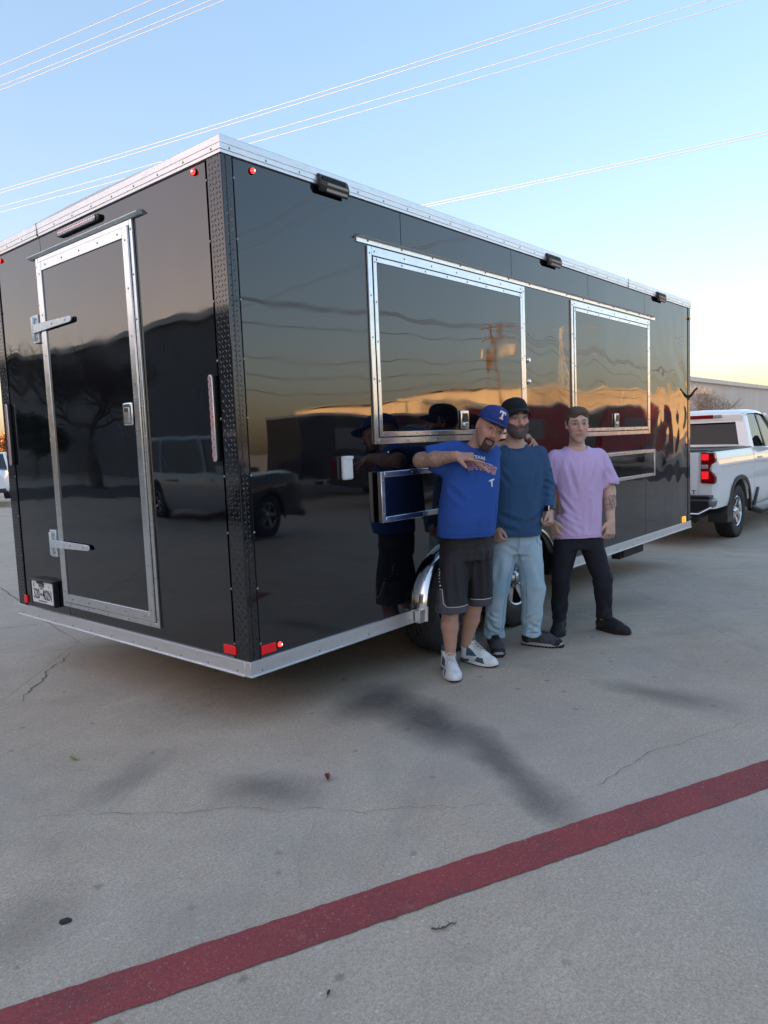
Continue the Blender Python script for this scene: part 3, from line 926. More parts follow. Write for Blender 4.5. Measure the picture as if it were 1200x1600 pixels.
# text faces -X: local x -> -Y, local y -> +Z
TM = lambda y, z, x=-0.0382: Matrix(((0, 0, -1, x), (-1, 0, 0, y), (0, 1, 0, z), (0, 0, 0, 1)))
text_obj('lettering', 'TEXAS', 0.040, TM(py + 0.01, pz + 0.049), M['plate_ink'], lp, sx=0.75, offset=0.0012)
text_obj('lettering', 'TRAILER', 0.013, TM(py + 0.01, pz + 0.026), M['plate_ink'], lp)
text_obj('plate_number', '320', 0.100, TM(py + 0.086, pz - 0.016), M['plate_ink'], lp, sx=0.60, offset=0.0006)
text_obj('plate_number', '402N', 0.100, TM(py - 0.068, pz - 0.016), M['plate_ink'], lp, sx=0.58, offset=0.0006)
MB().cbox((-0.0382, py + 0.018, pz - 0.014), (0.001, 0.018, 0.018)).build('star_mark', M['plate_ink'], lp)
text_obj('lettering', 'THE LONE STAR STATE', 0.012, TM(py, pz - 0.060), M['plate_ink'], lp)
MB().cbox((-0.0382, py + 0.118, pz + 0.046), (0.001, 0.014, 0.026)).build('plate_sticker', M['screw_steel'], lp)
MB().cbox((-0.0382, py - 0.105, pz + 0.046), (0.001, 0.010, 0.010)).build('plate_sticker', M['screw_steel'], lp)

# shore power inlet, vents, decal, hook on the front corner
ib = MB().box(0.700, 0.778, -0.030, -0.001, 1.235, 1.368).build('power_inlet', M['plastic_white'], T, bevel=0.012, seg=3)
MB().box(0.702, 0.776, -0.034, -0.0305, 1.350, 1.366).build('inlet_hinge', M['plastic_white'], ib, bevel=0.002)
sc = MB(); screws_on(sc, [(1.115, 1.375)], 'y', 0.003); kind(sc.build('screws', M['chrome'], T), 'stuff')
for z in (2.012, 1.852):
    A = Matrix.Translation((2.80, -0.001, z)) @ Matrix.Rotation(radians(90), 4, 'X')
    MB().lathe([(0.022, 0), (0.022, 0.006), (0.015, 0.012), (0.013, 0.02), (0.001, 0.021)], 16, A).build('vent_fitting', M['chrome'], T, smooth=True)
ATY = lambda x, z: Matrix(((1, 0, 0, x), (0, 0, -1, -0.0015), (0, 1, 0, z), (0, 0, 0, 1)))
dc = MB(); rd_ = random.Random(3)
for (zz, x0_, n_c) in ((2.44, 6.06, 11), (2.385, 6.12, 7)):      # two lines of small white characters, too small to read
    for k in range(n_c): dc.box(x0_ + k * 0.025, x0_ + k * 0.025 + 0.012 + rd_.uniform(0, 0.005), -0.0018, -0.0006, zz - 0.012, zz + 0.012 + rd_.uniform(-0.006, 0.004))
kind(dc.build('decal', M['plastic_white'], T), 'stuff')
mb = MB()
mb.tube([(6.46, -0.006, 1.80), (6.46, -0.03, 1.82), (6.47, -0.07, 1.88), (6.475, -0.095, 1.90)], [0.014, 0.014, 0.011, 0.012], 8)
mb.box(6.445, 6.48, -0.012, -0.0075, 1.77, 1.83)
mb.build('corner_hook', M['plastic_black'], T, smooth=True)
# ------------------------------------------------------------------ vehicles
mat('white_paint', (0.87, 0.88, 0.88), 0.12, 0.0, ior=1.5, coat=0.6)
mat('silver_paint', (0.42, 0.43, 0.44), 0.2, 0.4, coat=0.5)
mat('charcoal_paint', (0.06, 0.063, 0.068), 0.15, 0.2, coat=0.6)
mat('red_body_paint', (0.36, 0.022, 0.035), 0.25, 0.0, coat=0.4)
mat('glass_dark', (0.008, 0.009, 0.01), 0.03, 0.0, ior=1.75)
mat('glass_tint', (0.006, 0.009, 0.010), 0.02, 0.0, ior=1.45)
mat('bumper_grey', (0.16, 0.165, 0.17), 0.35, 0.5)
mat('headlamp', (0.6, 0.65, 0.7), 0.08, 0.3)
mat('tail_red', (0.20, 0.004, 0.008), 0.12)
mat('tail_glow', (0.45, 0.008, 0.015), 0.2, emis=(1, 0.02, 0.03), estr=0.13, var=0.5, vscale=40)
mat('flare_black', (0.03, 0.031, 0.033), 0.55)


def body_strip(stations, sec, deck=True):
    """stations: list of (x, half width, bottom z, belt z, deck z). sec: (fraction of width, fraction bottom->belt)"""
    mb = MB(); ns = len(sec)
    for (x, hw, b, t, dk) in stations:
        row = []
        z0 = min(s[2] for s in stations)
        for (fw, fz) in sec:
            z = max(b, z0 + (t - z0) * fz); row.append((x, hw * fw, z))
        row += [(x, hw * 0.72, t + (dk - t) * 0.75), (x, 0, dk)]
        for p in row: mb.v.append((p[0], -p[1], p[2]))
        for p in reversed(row[:-1]): mb.v.append((p[0], p[1], p[2]))
    n = 2 * (ns + 2) - 1
    for i in range(len(stations) - 1):
        for k in range(n - 1):
            mb.f.append((i * n + k, (i + 1) * n + k, (i + 1) * n + k + 1, i * n + k + 1))
    mb.f.append(tuple(range(n))); o = (len(stations) - 1) * n
    mb.f.append(tuple(range(o + n - 1, o - 1, -1)))
    return mb


def archz(x, cxs, R, base):
    for c in cxs:
        if abs(x - c) < R: return max(base, 0.36 + sqrt(R * R - (x - c) ** 2) * 0.98)
    return base


def generic_car(name, label, cat, loc, rz, L, Wd, H, m, belt=None, style='suv', group=None, dual=None):
    """a parked car; x runs from tail (0) to nose (L). body > , greenhouse, roof, wheels, lamps, bumpers"""
    t = thing(name, label, cat, loc, rz, group)
    hw = Wd / 2; belt = belt or H * 0.56; c1, c2 = L * 0.2, L * 0.81
    hood = belt * (0.97 if style == 'suv' else 0.9)
    st = []
    N = 64
    for i in range(N + 1):
        x = L * i / N; e = min(x, L - x)
        w = hw * (0.86 + 0.14 * min(1, (e / 0.45)) ** 0.5)
        b = archz(x, (c1, c2), 0.42, 0.24 if 0.4 < x < L - 0.4 else 0.3)
        tb = belt if x < L * 0.68 else belt - (belt - hood) * sstep(L * 0.68, L, x)
        if x > L - 0.25: tb -= 0.16 * ((x - L + 0.25) / 0.25) ** 2
        if x < 0.1: tb -= 0.04
        dk = tb + (0.05 if x > L * 0.6 else 0.02)
        st.append((x, w, b, tb, dk))
    sec = [(0.93, 0.0), (0.985, 0.18), (1.0, 0.4), (1.0, 0.62), (0.99, 0.85), (0.955, 1.0)]
    body = body_strip(st, sec).build('body', m, t, smooth=True, angle=35)
    # greenhouse
    if style == 'pickup': ga, gb = L * 0.40, L * 0.70
    elif style == 'sedan': ga, gb = L * 0.06, L * 0.74
    else: ga, gb = L * 0.015, L * 0.73
    ra = ga + (0.25 if style != 'sedan' else 0.75); rb = gb - 0.75
    g = MB(); w0, w1 = hw * 0.93, hw * 0.76
    g.add([(ga, -w0, belt), (gb, -w0 * 0.95, belt), (gb, w0 * 0.95, belt), (ga, w0, belt), (ra, -w1, H - 0.05), (rb, -w1, H - 0.05), (rb, w1, H - 0.05), (ra, w1, H - 0.05)],
          [(0, 3, 2, 1), (4, 5, 6, 7), (0, 1, 5, 4), (1, 2, 6, 5), (2, 3, 7, 6), (3, 0, 4, 7)])
    g.build('window_glass', M['glass_dark'], t)
    rf = MB(); rf.add([(ra - 0.02, -w1 - 0.012, H - 0.07), (rb + 0.04, -w1 - 0.012, H - 0.07), (rb + 0.04, w1 + 0.012, H - 0.07), (ra - 0.02, w1 + 0.012, H - 0.07),
                       (ra + 0.08, -w1 * 0.9, H), (rb - 0.12, -w1 * 0.9, H), (rb - 0.12, w1 * 0.9, H), (ra + 0.08, w1 * 0.9, H)],
                      [(0, 3, 2, 1), (4, 5, 6, 7), (0, 1, 5, 4), (1, 2, 6, 5), (2, 3, 7, 6), (3, 0, 4, 7)])
    for s_ in (-1, 1):
        for (xa, xb) in ((ga, ra), (gb, rb), (ga + (gb - ga) * 0.36, ra + (rb - ra) * 0.34), (ga + (gb - ga) * 0.62, ra + (rb - ra) * 0.66)):
            rf.tube([(xa, s_ * (w0 + 0.003), belt - 0.03), (xb, s_ * (w1 + 0.012), H - 0.05)], [0.045, 0.036], 6)
    rf.build('roof', m, t, smooth=True, angle=30)
    for s_ in (-1, 1):
        for cx in (c1, c2): make_wheel(0.36, 0.22, 0.22, M['rim_alloy'], t, (cx, s_ * (hw - 0.13), 0.36), s_, 5, 3, M['flare_black'])
        MB().box(L - 0.20, L - 0.02, s_ * hw * 0.62 - 0.17, s_ * hw * 0.62 + 0.17, belt * 0.70, belt * 0.82).build('headlight', M['headlamp'], t, bevel=0.02)
        MB().box(-0.01, 0.10, s_ * hw * 0.78 - 0.11, s_ * hw * 0.78 + 0.11, belt * 0.68, belt * 0.95).build('taillight', M['tail_red'], t, bevel=0.02)
        mi = MB(); mi.box(L * 0.655, L * 0.69, s_ * (hw + 0.1) - 0.11, s_ * (hw + 0.1) + 0.11, belt + 0.02, belt + 0.18); mi.build('wing_mirror', m, t, bevel=0.02)
        for dx in (0.33, 0.52):
            MB().box(L * dx, L * dx + 0.18, s_ * (hw * 1.0) - 0.012, s_ * (hw * 1.0) + 0.02, belt - 0.16, belt - 0.13).build('door_handle', M['flare_black'] if style != 'sedan' else m, t, bevel=0.005)
        fl = MB()
        for cx in (c1, c2):
            pts = [(cx + 0.44 * cos(a), s_ * (hw * 0.992), 0.36 + 0.44 * sin(a)) for a in np.linspace(-0.15, pi + 0.15, 20)]
            fl.tube(pts, 0.035, 6)
        fl.build('arch_trim', M['flare_black'], t, smooth=True)
    gr = MB(); gr.box(L - 0.06, L + 0.01, -hw * 0.45, hw * 0.45, 0.42, belt * 0.74)
    gp = gr.build('grille', M['plastic_black'], t, bevel=0.02)
    gm = MB()
    for k in range(15):
        y = -hw * 0.43 + hw * 0.86 * k / 14; gm.box(L + 0.01, L + 0.02, y - 0.006, y + 0.006, 0.43, belt * 0.73)
    for k in range(7):
        z = 0.45 + (belt * 0.73 - 0.45) * k / 6; gm.box(L + 0.009, L + 0.018, -hw * 0.44, hw * 0.44, z - 0.005, z + 0.005)
    gm.build('grille_mesh', M['chrome'], gp)
    MB().box(L - 0.1, L + 0.03, -hw * 0.9, hw * 0.9, 0.25, 0.40).build('bumper', M['flare_black'] if style != 'sedan' else m, t, bevel=0.04)
    MB().box(-0.04, 0.1, -hw * 0.9, hw * 0.9, 0.3, 0.50).build('bumper', M['flare_black'], t, bevel=0.04)
    return t


# the white pickup hitched in front of the trailer: x runs from its tailgate forwards
PW = 1.035
pk = thing('pickup_truck', 'white heavy-duty pickup truck with its red tail lamp lit, hitched ahead of the trailer', 'pickup truck', (8.80, 1.419, -0.28), 0)
WX = 1.27


def pk_arch(x):
    for c in (WX, 5.0):
        if abs(x - c) < 0.56:
            return 0.42 + 0.50 * (1 - abs((x - c) / 0.56) ** 2.6) ** 0.5
    return 0.56 if x < 0.7 else 0.42


sec = [(0.955, 0.0), (0.985, 0.10), (1.0, 0.28), (1.0, 0.50), (0.992, 0.66), (1.004, 0.74), (0.998, 0.86), (0.972, 0.97), (0.955, 1.0)]
def pk_section(x0, x1, topz, N, name, nose=0.0):
    st = []
    for i in range(N + 1):
        x = x0 + (x1 - x0) * i / N
        w = PW
        if x < 0.14: w = PW - 0.05 * (1 - x / 0.14) ** 2
        if nose: w -= 0.14 * sstep(x1 - 0.7, x1, x) ** 2
        tz = topz(x) if callable(topz) else topz
        st.append((x, w, pk_arch(x), tz, tz - 0.02 if x0 < 2 else tz + 0.05))
    return body_strip(st, sec).build(name, M['white_paint'], pk, smooth=True, angle=32)


pk_section(0.0, 2.06, 1.385, 44, 'cargo_bed')
pk_section(2.085, 4.15, lambda x: 1.40 - 0.03 * (x - 2.1), 34, 'cab_body')
pk_section(4.16, 6.1, lambda x: 1.33 - 0.05 * (x - 4.2) - 0.12 * sstep(5.7, 6.1, x), 40, 'front_wing', nose=1)
# bed rim caps and tonneau
for s_ in (-1, 1):
    MB().box(0.02, 2.05, s_ * 0.955 - 0.045, s_ * 0.955 + 0.045, 1.387, 1.402).build('rail_cap', M['plastic_black'], pk, bevel=0.006)
MB().box(0.05, 2.04, -0.905, 0.905, 1.39, 1.41).build('bed_cover', M['plastic_black'], pk, bevel=0.006)
# tailgate: raised panel between the lamps
tg = MB().box(-0.022, 0.02, -0.80, 0.80, 0.725, 1.375).build('tailgate', M['white_paint'], pk, bevel=0.012)
MB().box(-0.030, -0.0225, -0.70, 0.70, 0.86, 1.24).build('gate_panel', M['white_paint'], tg, bevel=0.006)
MB().box(-0.04, -0.0305, -0.14, 0.14, 1.24, 1.32).build('gate_handle', M['plastic_black'], tg, bevel=0.01)
text_obj('lettering', 'LT', 0.085, Matrix(((0, 0, -1, -0.0235), (-1, 0, 0, -0.715), (0, 1, 0, 0.80), (0, 0, 0, 1))), M['bumper_grey'], tg, extrude=0.003, sx=1.25, offset=0.001)
# tail lamps: stepped outline, wrap round the corner
for s_ in (-1, 1):
    prof = [(0.835, 1.385), (1.020, 1.37), (1.035, 1.29), (1.030, 1.235), (0.985, 1.205), (0.962, 1.165), (0.966, 1.125), (1.0, 1.085), (1.034, 1.045), (1.036, 0.96), (1.022, 0.925), (0.835, 0.935)]
    a = MB().prism([(s_ * p[0], p[1]) for p in prof], -0.03, 0.075, 'x')
    tl = a.build('taillight', M['tail_red'], pk, bevel=0.012, seg=2)
    MB().box(-0.038, -0.0305, s_ * 0.90 - 0.048, s_ * 0.90 + 0.048, 1.265, 1.355).build('lamp_element', M['tail_glow'], tl, bevel=0.003)
    MB().box(-0.038, -0.0305, s_ * 0.90 - 0.048, s_ * 0.90 + 0.048, 0.995, 1.105).build('lamp_element', M['tail_glow'], tl, bevel=0.003)
    MB().box(-0.038, -0.0305, s_ * 0.895 - 0.045, s_ * 0.895 + 0.045, 1.145, 1.20).build('reversing_lamp', M['clear_lens'], tl, bevel=0.004)
# rear bumper with corner step and lower chrome lip
mb = MB(); mb.prism([(-0.86, 0.50), (-1.03, 0.60), (-1.045, 0.70), (-0.98, 0.73), (0.98, 0.73), (1.045, 0.70), (1.03, 0.60), (0.86, 0.50)], -0.18, 0.10, 'x')
bp_ = mb.build('rear_bumper', M['bumper_grey'], pk, bevel=0.03, seg=3)
for s_ in (-1, 1):
    MB().prism([(s_ * 0.50, 0.69), (s_ * 0.98, 0.69), (s_ * 0.995, 0.61), (s_ * 0.84, 0.53), (s_ * 0.62, 0.53)], -0.187, -0.1815, 'x').build('step_recess', M['plastic_black'], bp_)
mb = MB(); mb.tube([(-0.188, -1.03, 0.60), (-0.19, -0.86, 0.505), (-0.19, 0.86, 0.505), (-0.188, 1.03, 0.60)], 0.012, 6); mb.build('bumper_lip', M['chrome'], bp_, smooth=True)
MB().box(-0.20, 0.0, -1.01, 1.01, 0.73, 0.765).build('step_pad', M['plastic_black'], bp_, bevel=0.008)
mb = MB(); mb.tube([(-0.45, 0, 0.42), (0.5, 0, 0.42)], 0.04, 4); mb.tube([(0.0, -0.6, 0.45), (0.0, 0.6, 0.45)], 0.035, 6)
mb.tube([(0.1, -0.72, 0.42), (1.0, -0.7, 0.45)], 0.045, 10); mb.tube([(-0.02, -0.75, 0.40), (0.2, -0.74, 0.42)], [0.05, 0.045], 12)
mb.build('hitch', M['underbody'], pk)
MB().box(0.1, 5.6, -0.55, 0.55, 0.40, 0.62).build('frame_rail', M['underbody'], pk)
# cab greenhouse
g = MB(); bw, rw = 0.955, 0.80; CB, CT = 1.40, 2.0
def quad(a, b, c, d, mb, th=0.0):
    mb.add([a, b, c, d], [(0, 1, 2, 3)])
cab = [(2.10, CB, bw), (2.30, CT - 0.03, rw), (3.55, CT - 0.03, rw), (4.45, CB - 0.08, bw)]
g.add([(2.10, -bw, CB - 0.02), (4.45, -bw, CB - 0.1), (4.45, bw, CB - 0.1), (2.10, bw, CB - 0.02), (2.29, -rw, CT - 0.05), (3.55, -rw, CT - 0.05), (3.55, rw, CT - 0.05), (2.29, rw, CT - 0.05)],
      [(0, 3, 2, 1), (4, 5, 6, 7), (0, 1, 5, 4), (1, 2, 6, 5), (2, 3, 7, 6), (3, 0, 4, 7)])
g.build('window_glass', M['glass_tint'], pk)
rf = MB()
prof = [(2.20, CT - 0.12), (2.26, CT - 0.03), (2.42, CT + 0.015), (3.0, CT + 0.03), (3.4, CT + 0.005), (3.62, CT - 0.07)]
n_ = len(prof)
for (x, z) in prof:
    for (fy, dz) in ((-1.04, -0.07), (-0.98, -0.02), (-0.8, 0.0), (0, 0.02), (0.8, 0.0), (0.98, -0.02), (1.04, -0.07)):
        rf.v.append((x, fy * rw, z + dz))
for i in range(n_ - 1):
    for k in range(6): rf.f.append((i * 7 + k, (i + 1) * 7 + k, (i + 1) * 7 + k + 1, i * 7 + k + 1))
rf.f.append(tuple(range(7)))
rf.box(2.19, 2.26, -0.80, 0.80, CT - 0.155, CT - 0.07)
for s_ in (-1, 1):
    # corner pillar, broad and flat, then door pillars
    rf.add([(2.085, s_ * 0.80, CB - 0.03), (2.09, s_ * 0.965, CB - 0.03), (2.30, s_ * 0.972, CB - 0.03), (2.215, s_ * 0.69, CT - 0.09), (2.23, s_ * 0.83, CT - 0.10), (2.40, s_ * 0.835, CT - 0.08)],
           [(0, 3, 4, 1), (1, 4, 5, 2), (0, 1, 2), (3, 5, 4)])
    MB().add([(3.06, s_ * 0.958, CB - 0.03), (3.14, s_ * 0.958, CB - 0.03), (3.07, s_ * 0.815, CT - 0.07), (2.99, s_ * 0.815, CT - 0.07), (3.06, s_ * 0.940, CB - 0.03), (3.14, s_ * 0.940, CB - 0.03), (3.07, s_ * 0.797, CT - 0.07), (2.99, s_ * 0.797, CT - 0.07)], [(0, 1, 2, 3), (7, 6, 5, 4), (0, 4, 5, 1), (1, 5, 6, 2), (2, 6, 7, 3), (3, 7, 4, 0)]).build('door_pillar', M['plastic_black'], pk)
    rf.tube([(4.42, s_ * 0.955, CB - 0.08), (3.58, s_ * 0.82, CT - 0.07)], [0.05, 0.04], 6)
rf.build('roof', M['white_paint'], pk, smooth=True, angle=35)
bl = MB(); bl.box(2.170, 2.188, -0.36, 0.36, CT - 0.115, CT - 0.055); bl.build('brake_light', M['tail_red'], pk, bevel=0.006)
MB().box(2.172, 2.188, -0.50, -0.37, CT - 0.113, CT - 0.057).build('cargo_lamp', M['clear_lens'], pk, bevel=0.005)
MB().box(2.172, 2.188, 0.37, 0.50, CT - 0.113, CT - 0.057).build('cargo_lamp', M['clear_lens'], pk, bevel=0.005)
# seen through the glass: seat backs stay dark behind tint, mirror and handles
for s_ in (-1, 1):
    mm = MB(); mm.box(3.72, 3.86, s_ * 1.22 - 0.12, s_ * 1.22 + 0.12, 1.40, 1.68); mm.build('wing_mirror', M['plastic_black'], pk, bevel=0.03)
    for x in (2.30, 3.25): MB().box(x, x + 0.22, s_ * 1.035 - 0.02, s_ * 1.035 + 0.02, 1.20, 1.235).build('door_handle', M['white_paint'], pk, bevel=0.01)
    dl = MB()
    for x in (3.12,): dl.box(x - 0.004, x + 0.004, s_ * 1.0368 - 0.004, s_ * 1.0368 + 0.003, 0.52, 1.30)
    dl.build('door_gap', M['seam_black'], pk)
    # wheel arch moulding
    for c in (WX, 5.0):
        st = MB(); N = 28; rows = []
        for k in range(N + 1):
            u = -1 + 2 * k / N; x = c + 0.565 * (math.copysign(abs(u) ** 0.8, u))
            z = 0.415 + 0.505 * max(0, 1 - abs((x - c) / 0.566) ** 2.6) ** 0.5
            for (sc_, yy) in ((1.0, 0.985), (1.0, 1.052), (1.105, 1.052), (1.12, 1.03)):
                st.v.append((c + (x - c) * sc_, s_ * yy, 0.415 + (z - 0.415) * sc_ if k not in (0, N) else 0.40))
        for k in range(N):
            for q in range(3): st.f.append((k * 4 + q, (k + 1) * 4 + q, (k + 1) * 4 + q + 1, k * 4 + q + 1))
        st.build('arch_moulding', M['flare_black'], pk, smooth=True, angle=40)
        make_wheel(0.415, 0.265, 0.235, M['chrome'], pk, (c, s_ * 0.875, 0.415), s_, 6, 4, M['flare_black'])
        wl = MB()
        for k in range(15):
            a = pi * k / 14; wl.v += [(c + 0.55 * cos(a), s_ * 1.0, 0.42 + 0.52 * sin(a)), (c + 0.55 * cos(a), s_ * 0.5, 0.42 + 0.52 * sin(a))]
        for k in range(14): wl.f.append((2 * k, 2 * k + 1, 2 * k + 3, 2 * k + 2))
        wl.build('wheel_well', M['bumper_grey'] if c == WX else M['flare_black'], pk, smooth=True)
    mf = MB(); mf.prism([(WX - 0.60, 0.62), (WX - 0.50, 0.62), (WX - 0.46, 0.30), (WX - 0.70, 0.30), (WX - 0.72, 0.45)], s_ * 0.76, s_ * 1.045, 'y')
    mf.build('mud_flap', M['flare_black'], pk, bevel=0.01)
    bsx = MB(); bsx.tube([(1.98, s_ * 1.0, 0.40), (2.15, s_ * 1.10, 0.34), (4.2, s_ * 1.10, 0.34), (4.4, s_ * 1.0, 0.40)], 0.055, 10)
    bsx.build('running_board', M['plastic_black'], pk, smooth=True)
    MB().prism([(2.02, 0.42), (2.10, 0.42), (2.34, 0.72), (2.22, 0.72)], s_ * 1.0, s_ * 1.06, 'y').build('side_step', M['plastic_black'], pk, bevel=0.012)
MB().box(5.95, 6.12, -0.9, 0.9, 0.5, 1.18).build('grille', M['plastic_black'], pk, bevel=0.03)
MB().box(6.0, 6.22, -1.0, 1.0, 0.42, 0.68).build('front_bumper', M['chrome'], pk, bevel=0.03)

# other vehicles on the lot
generic_car('parked_car', 'white car parked nose towards the camera at the far left behind the trailer', 'car', (0, 0, 0), 0, 4.8, 1.9, 1.62, M['white_paint'], belt=1.0, style='suv').matrix_world = Matrix.Identity(4)
# ------------------------------------------------------------------ surroundings
lc = [o for o in bpy.data.objects if o.name == 'parked_car'][0]
hd = radians(68 + 180 - 4)
fx, fy = 7.35, 23.0     # nose position
lc.location = (fx - 4.8 * cos(hd), fy - 4.8 * sin(hd), 0); lc.rotation_euler = (0, 0, hd)
generic_car('silver_suv', 'silver sport utility vehicle parked side-on behind the photographer', 'car', (-7.5, 11.9, 0), radians(-90), 4.75, 1.9, 1.75, M['silver_paint'])
generic_car('charcoal_suv', 'charcoal sport utility vehicle parked alongside, facing the trailer side', 'car', (1.2, -7.1, 0), 0, 5.1, 2.0, 1.86, M['charcoal_paint'])
generic_car('grey_pickup', 'grey pickup parked further off across the lot', 'pickup truck', (12.2, -10.5, 0), radians(8), 5.6, 2.0, 1.9, M['charcoal_paint'], style='pickup')
generic_car('dark_suv', 'dark sport utility vehicle in the row across the lot', 'car', (7.4, -15.5, 0), radians(-5), 4.8, 1.95, 1.8, M['charcoal_paint'])

mat('metal_wall_grey', (0.58, 0.57, 0.55), 0.55, var=0.06, vscale=0.6, stretch=(1, 1, 0.15))
mat('metal_wall_dark', (0.16, 0.17, 0.175), 0.6, var=0.08, vscale=0.6, stretch=(1, 1, 0.2))
mat('metal_wall_tan', (0.62, 0.50, 0.34), 0.6, var=0.06, vscale=0.3)
mat('trim_light', (0.6, 0.59, 0.56), 0.5)
mat('roof_metal', (0.45, 0.45, 0.44), 0.4, 0.3)
mat('door_grey', (0.22, 0.23, 0.24), 0.5)


def shed(name, label, origin, ang, L, D, H, m, doors=(), pitch=0.4, rib=0.30, trim='trim_light', front_only=True):
    """metal building; its long front wall runs from origin along local +x, facing local -y"""
    t = thing(name, label, 'warehouse', (origin[0], origin[1], 0), ang)
    def wall(mb, length, mtx, hgt=H):
        n = int(length / rib); vs = []; fs = []
        for k in range(n):
            x = k * rib
            for (dx, dy) in ((0.0, 0.0), (rib * 0.55, 0.0), (rib * 0.65, 0.035), (rib * 0.9, 0.035)):
                vs += [(x + dx, dy, -0.4), (x + dx, dy, hgt)]
        vs += [(length, 0, -0.4), (length, 0, hgt)]
        for k in range(len(vs) // 2 - 1): fs.append((2 * k, 2 * k + 2, 2 * k + 3, 2 * k + 1))
        mb.add(vs, fs, mtx)
    wall_f = MB(); wall(wall_f, L, Matrix.Identity(4)); wall_f.build('wall', m, t)
    w2 = MB(); wall(w2, D, Matrix.Translation((0, D, 0)) @ Matrix.Rotation(-pi / 2, 4, 'Z')); w2.build('wall', m, t)
    w3 = MB(); wall(w3, D, Matrix.Translation((L, 0, 0)) @ Matrix.Rotation(pi / 2, 4, 'Z')); w3.build('wall', m, t)
    w4 = MB(); wall(w4, L, Matrix.Translation((L, D, 0)) @ Matrix.Rotation(pi, 4, 'Z')); w4.build('wall', m, t)
    r = MB()
    r.prism([(-0.25, H - 0.02), (-0.25, H + 0.05), (D / 2, H + D / 2 * pitch * 0.12), (D + 0.25, H + 0.05), (D + 0.25, H - 0.02), (D / 2, H + D / 2 * pitch * 0.12 - 0.1)], -0.2, L + 0.2, 'x')
    r.build('roof', M['roof_metal'], t)
    MB().box(-0.22, L + 0.22, -0.30, -0.04, H - 0.30, H + 0.02).build('gutter', M[trim], t)
    for (x0, w_, h_) in doors:
        d = MB()
        n = int(h_ / 0.3)
        for q in range(n): d.box(x0, x0 + w_, -0.05 - 0.02 * (q % 2), -0.01, q * h_ / n, (q + 1) * h_ / n)
        dd = d.build('roller_door', M['door_grey'], t)
        f_ = MB(); f_.box(x0 - 0.15, x0, -0.09, -0.005, 0, h_ + 0.15); f_.box(x0 + w_, x0 + w_ + 0.15, -0.09, -0.005, 0, h_ + 0.15); f_.box(x0, x0 + w_, -0.09, -0.005, h_, h_ + 0.15)
        f_.build('door_surround', M['flare_black'], dd)
    return t


def wall_lamp(t, x, z):
    l = MB().box(x - 0.18, x + 0.18, -0.32, -0.01, z - 0.12, z + 0.14).build('wall_lamp', M['plastic_black'], t, bevel=0.04)
    MB().box(x - 0.14, x + 0.14, -0.30, -0.05, z - 0.14, z - 0.121).build('lens', M['clear_lens'], l)


wr = shed('metal_warehouse', 'pale grey ribbed metal warehouse beyond the white pickup', (31, 17.2), 0, 105, 30, 5.6, M['metal_wall_grey'], pitch=0.5)
wall_lamp(wr, 26.5, 3.95)
wd = shed('dark_warehouse', 'dark grey metal warehouse behind the photographer, shading the lot', (-22, -9), pi / 2, 72, 26, 8.6, M['metal_wall_dark'], doors=((33, 5, 5.2), (19, 5, 5.2), (6, 5, 5.2)), pitch=0.3)
wd.rotation_euler = (0, 0, pi / 2)
wall_lamp(wd, 27, 5.6)
wa = shed('tan_building', 'sunlit tan metal building across the road, the smaller one', (84, -50), radians(180), 18, 20, 5.9, M['metal_wall_tan'], rib=0.6)
wb = shed('tan_building', 'sunlit tan metal building across the road, the long tall one', (210, -40), radians(180 + 8), 110, 30, 9.2, M['metal_wall_tan'], rib=0.8)

# red concession trailers across the lot
def box_trailer(label, loc, rz, L, H, m):
    t = thing('red_trailer', label, 'trailer', loc, rz)
    MB().box(0, L, -1.1, 1.1, 0.34, H).build('body', m, t, bevel=0.03)
    MB().box(-0.02, L + 0.02, -1.12, 1.12, 0.27, 0.34).build('bottom_rail', M['rail_aluminium'], t)
    MB().box(-0.02, L + 0.02, -1.12, 1.12, H - 0.02, H + 0.06).build('top_rail', M['rail_aluminium'], t)
    MB().box(L * 0.25, L * 0.65, 1.101, 1.13, 1.25, 2.0).build('serving_window', M['door_grey'], t)
    for x in (L * 0.45, L * 0.45 + 0.8):
        for s_ in (-1, 1): make_wheel(0.35, 0.2, 0.2, M['rim_alloy'], t, (x, s_ * 1.05, 0.35), s_, 6, 3)
    return t


mat('brown_body_paint', (0.10, 0.085, 0.08), 0.3, coat=0.3)
box_trailer('charcoal enclosed trailer across the lot, first of the row', (13.5, -15, 0), 0, 6.4, 2.35, M['charcoal_paint'])
box_trailer('red enclosed trailer across the lot, second of the row', (20.4, -11.7, 0), 0, 4.6, 2.5, M['red_body_paint'])
box_trailer('grey-brown enclosed trailer across the lot, third of the row', (25.4, -11.7, 0), 0, 2.6, 2.45, M['brown_body_paint'])
box_trailer('long red enclosed trailer across the lot, fourth of the row', (28.3, -11.7, 0), 0, 6.4, 2.55, M['red_body_paint'])
box_trailer('dark enclosed trailer across the lot, last of the row', (37.0, -14.5, 0), 0, 7.0, 2.4, M['charcoal_paint'])

# trees -------------------------------------------------------------
mat('bark', (0.10, 0.075, 0.055), 0.9, var=0.3, vscale=8)
mat('bark_pale', (0.30, 0.21, 0.15), 0.9, var=0.25, vscale=8)
mat('leaf_rust', (0.42, 0.20, 0.06), 0.8, var=0.4, vscale=3)
mat('leaf_dark', (0.035, 0.05, 0.025), 0.8, var=0.4, vscale=2)


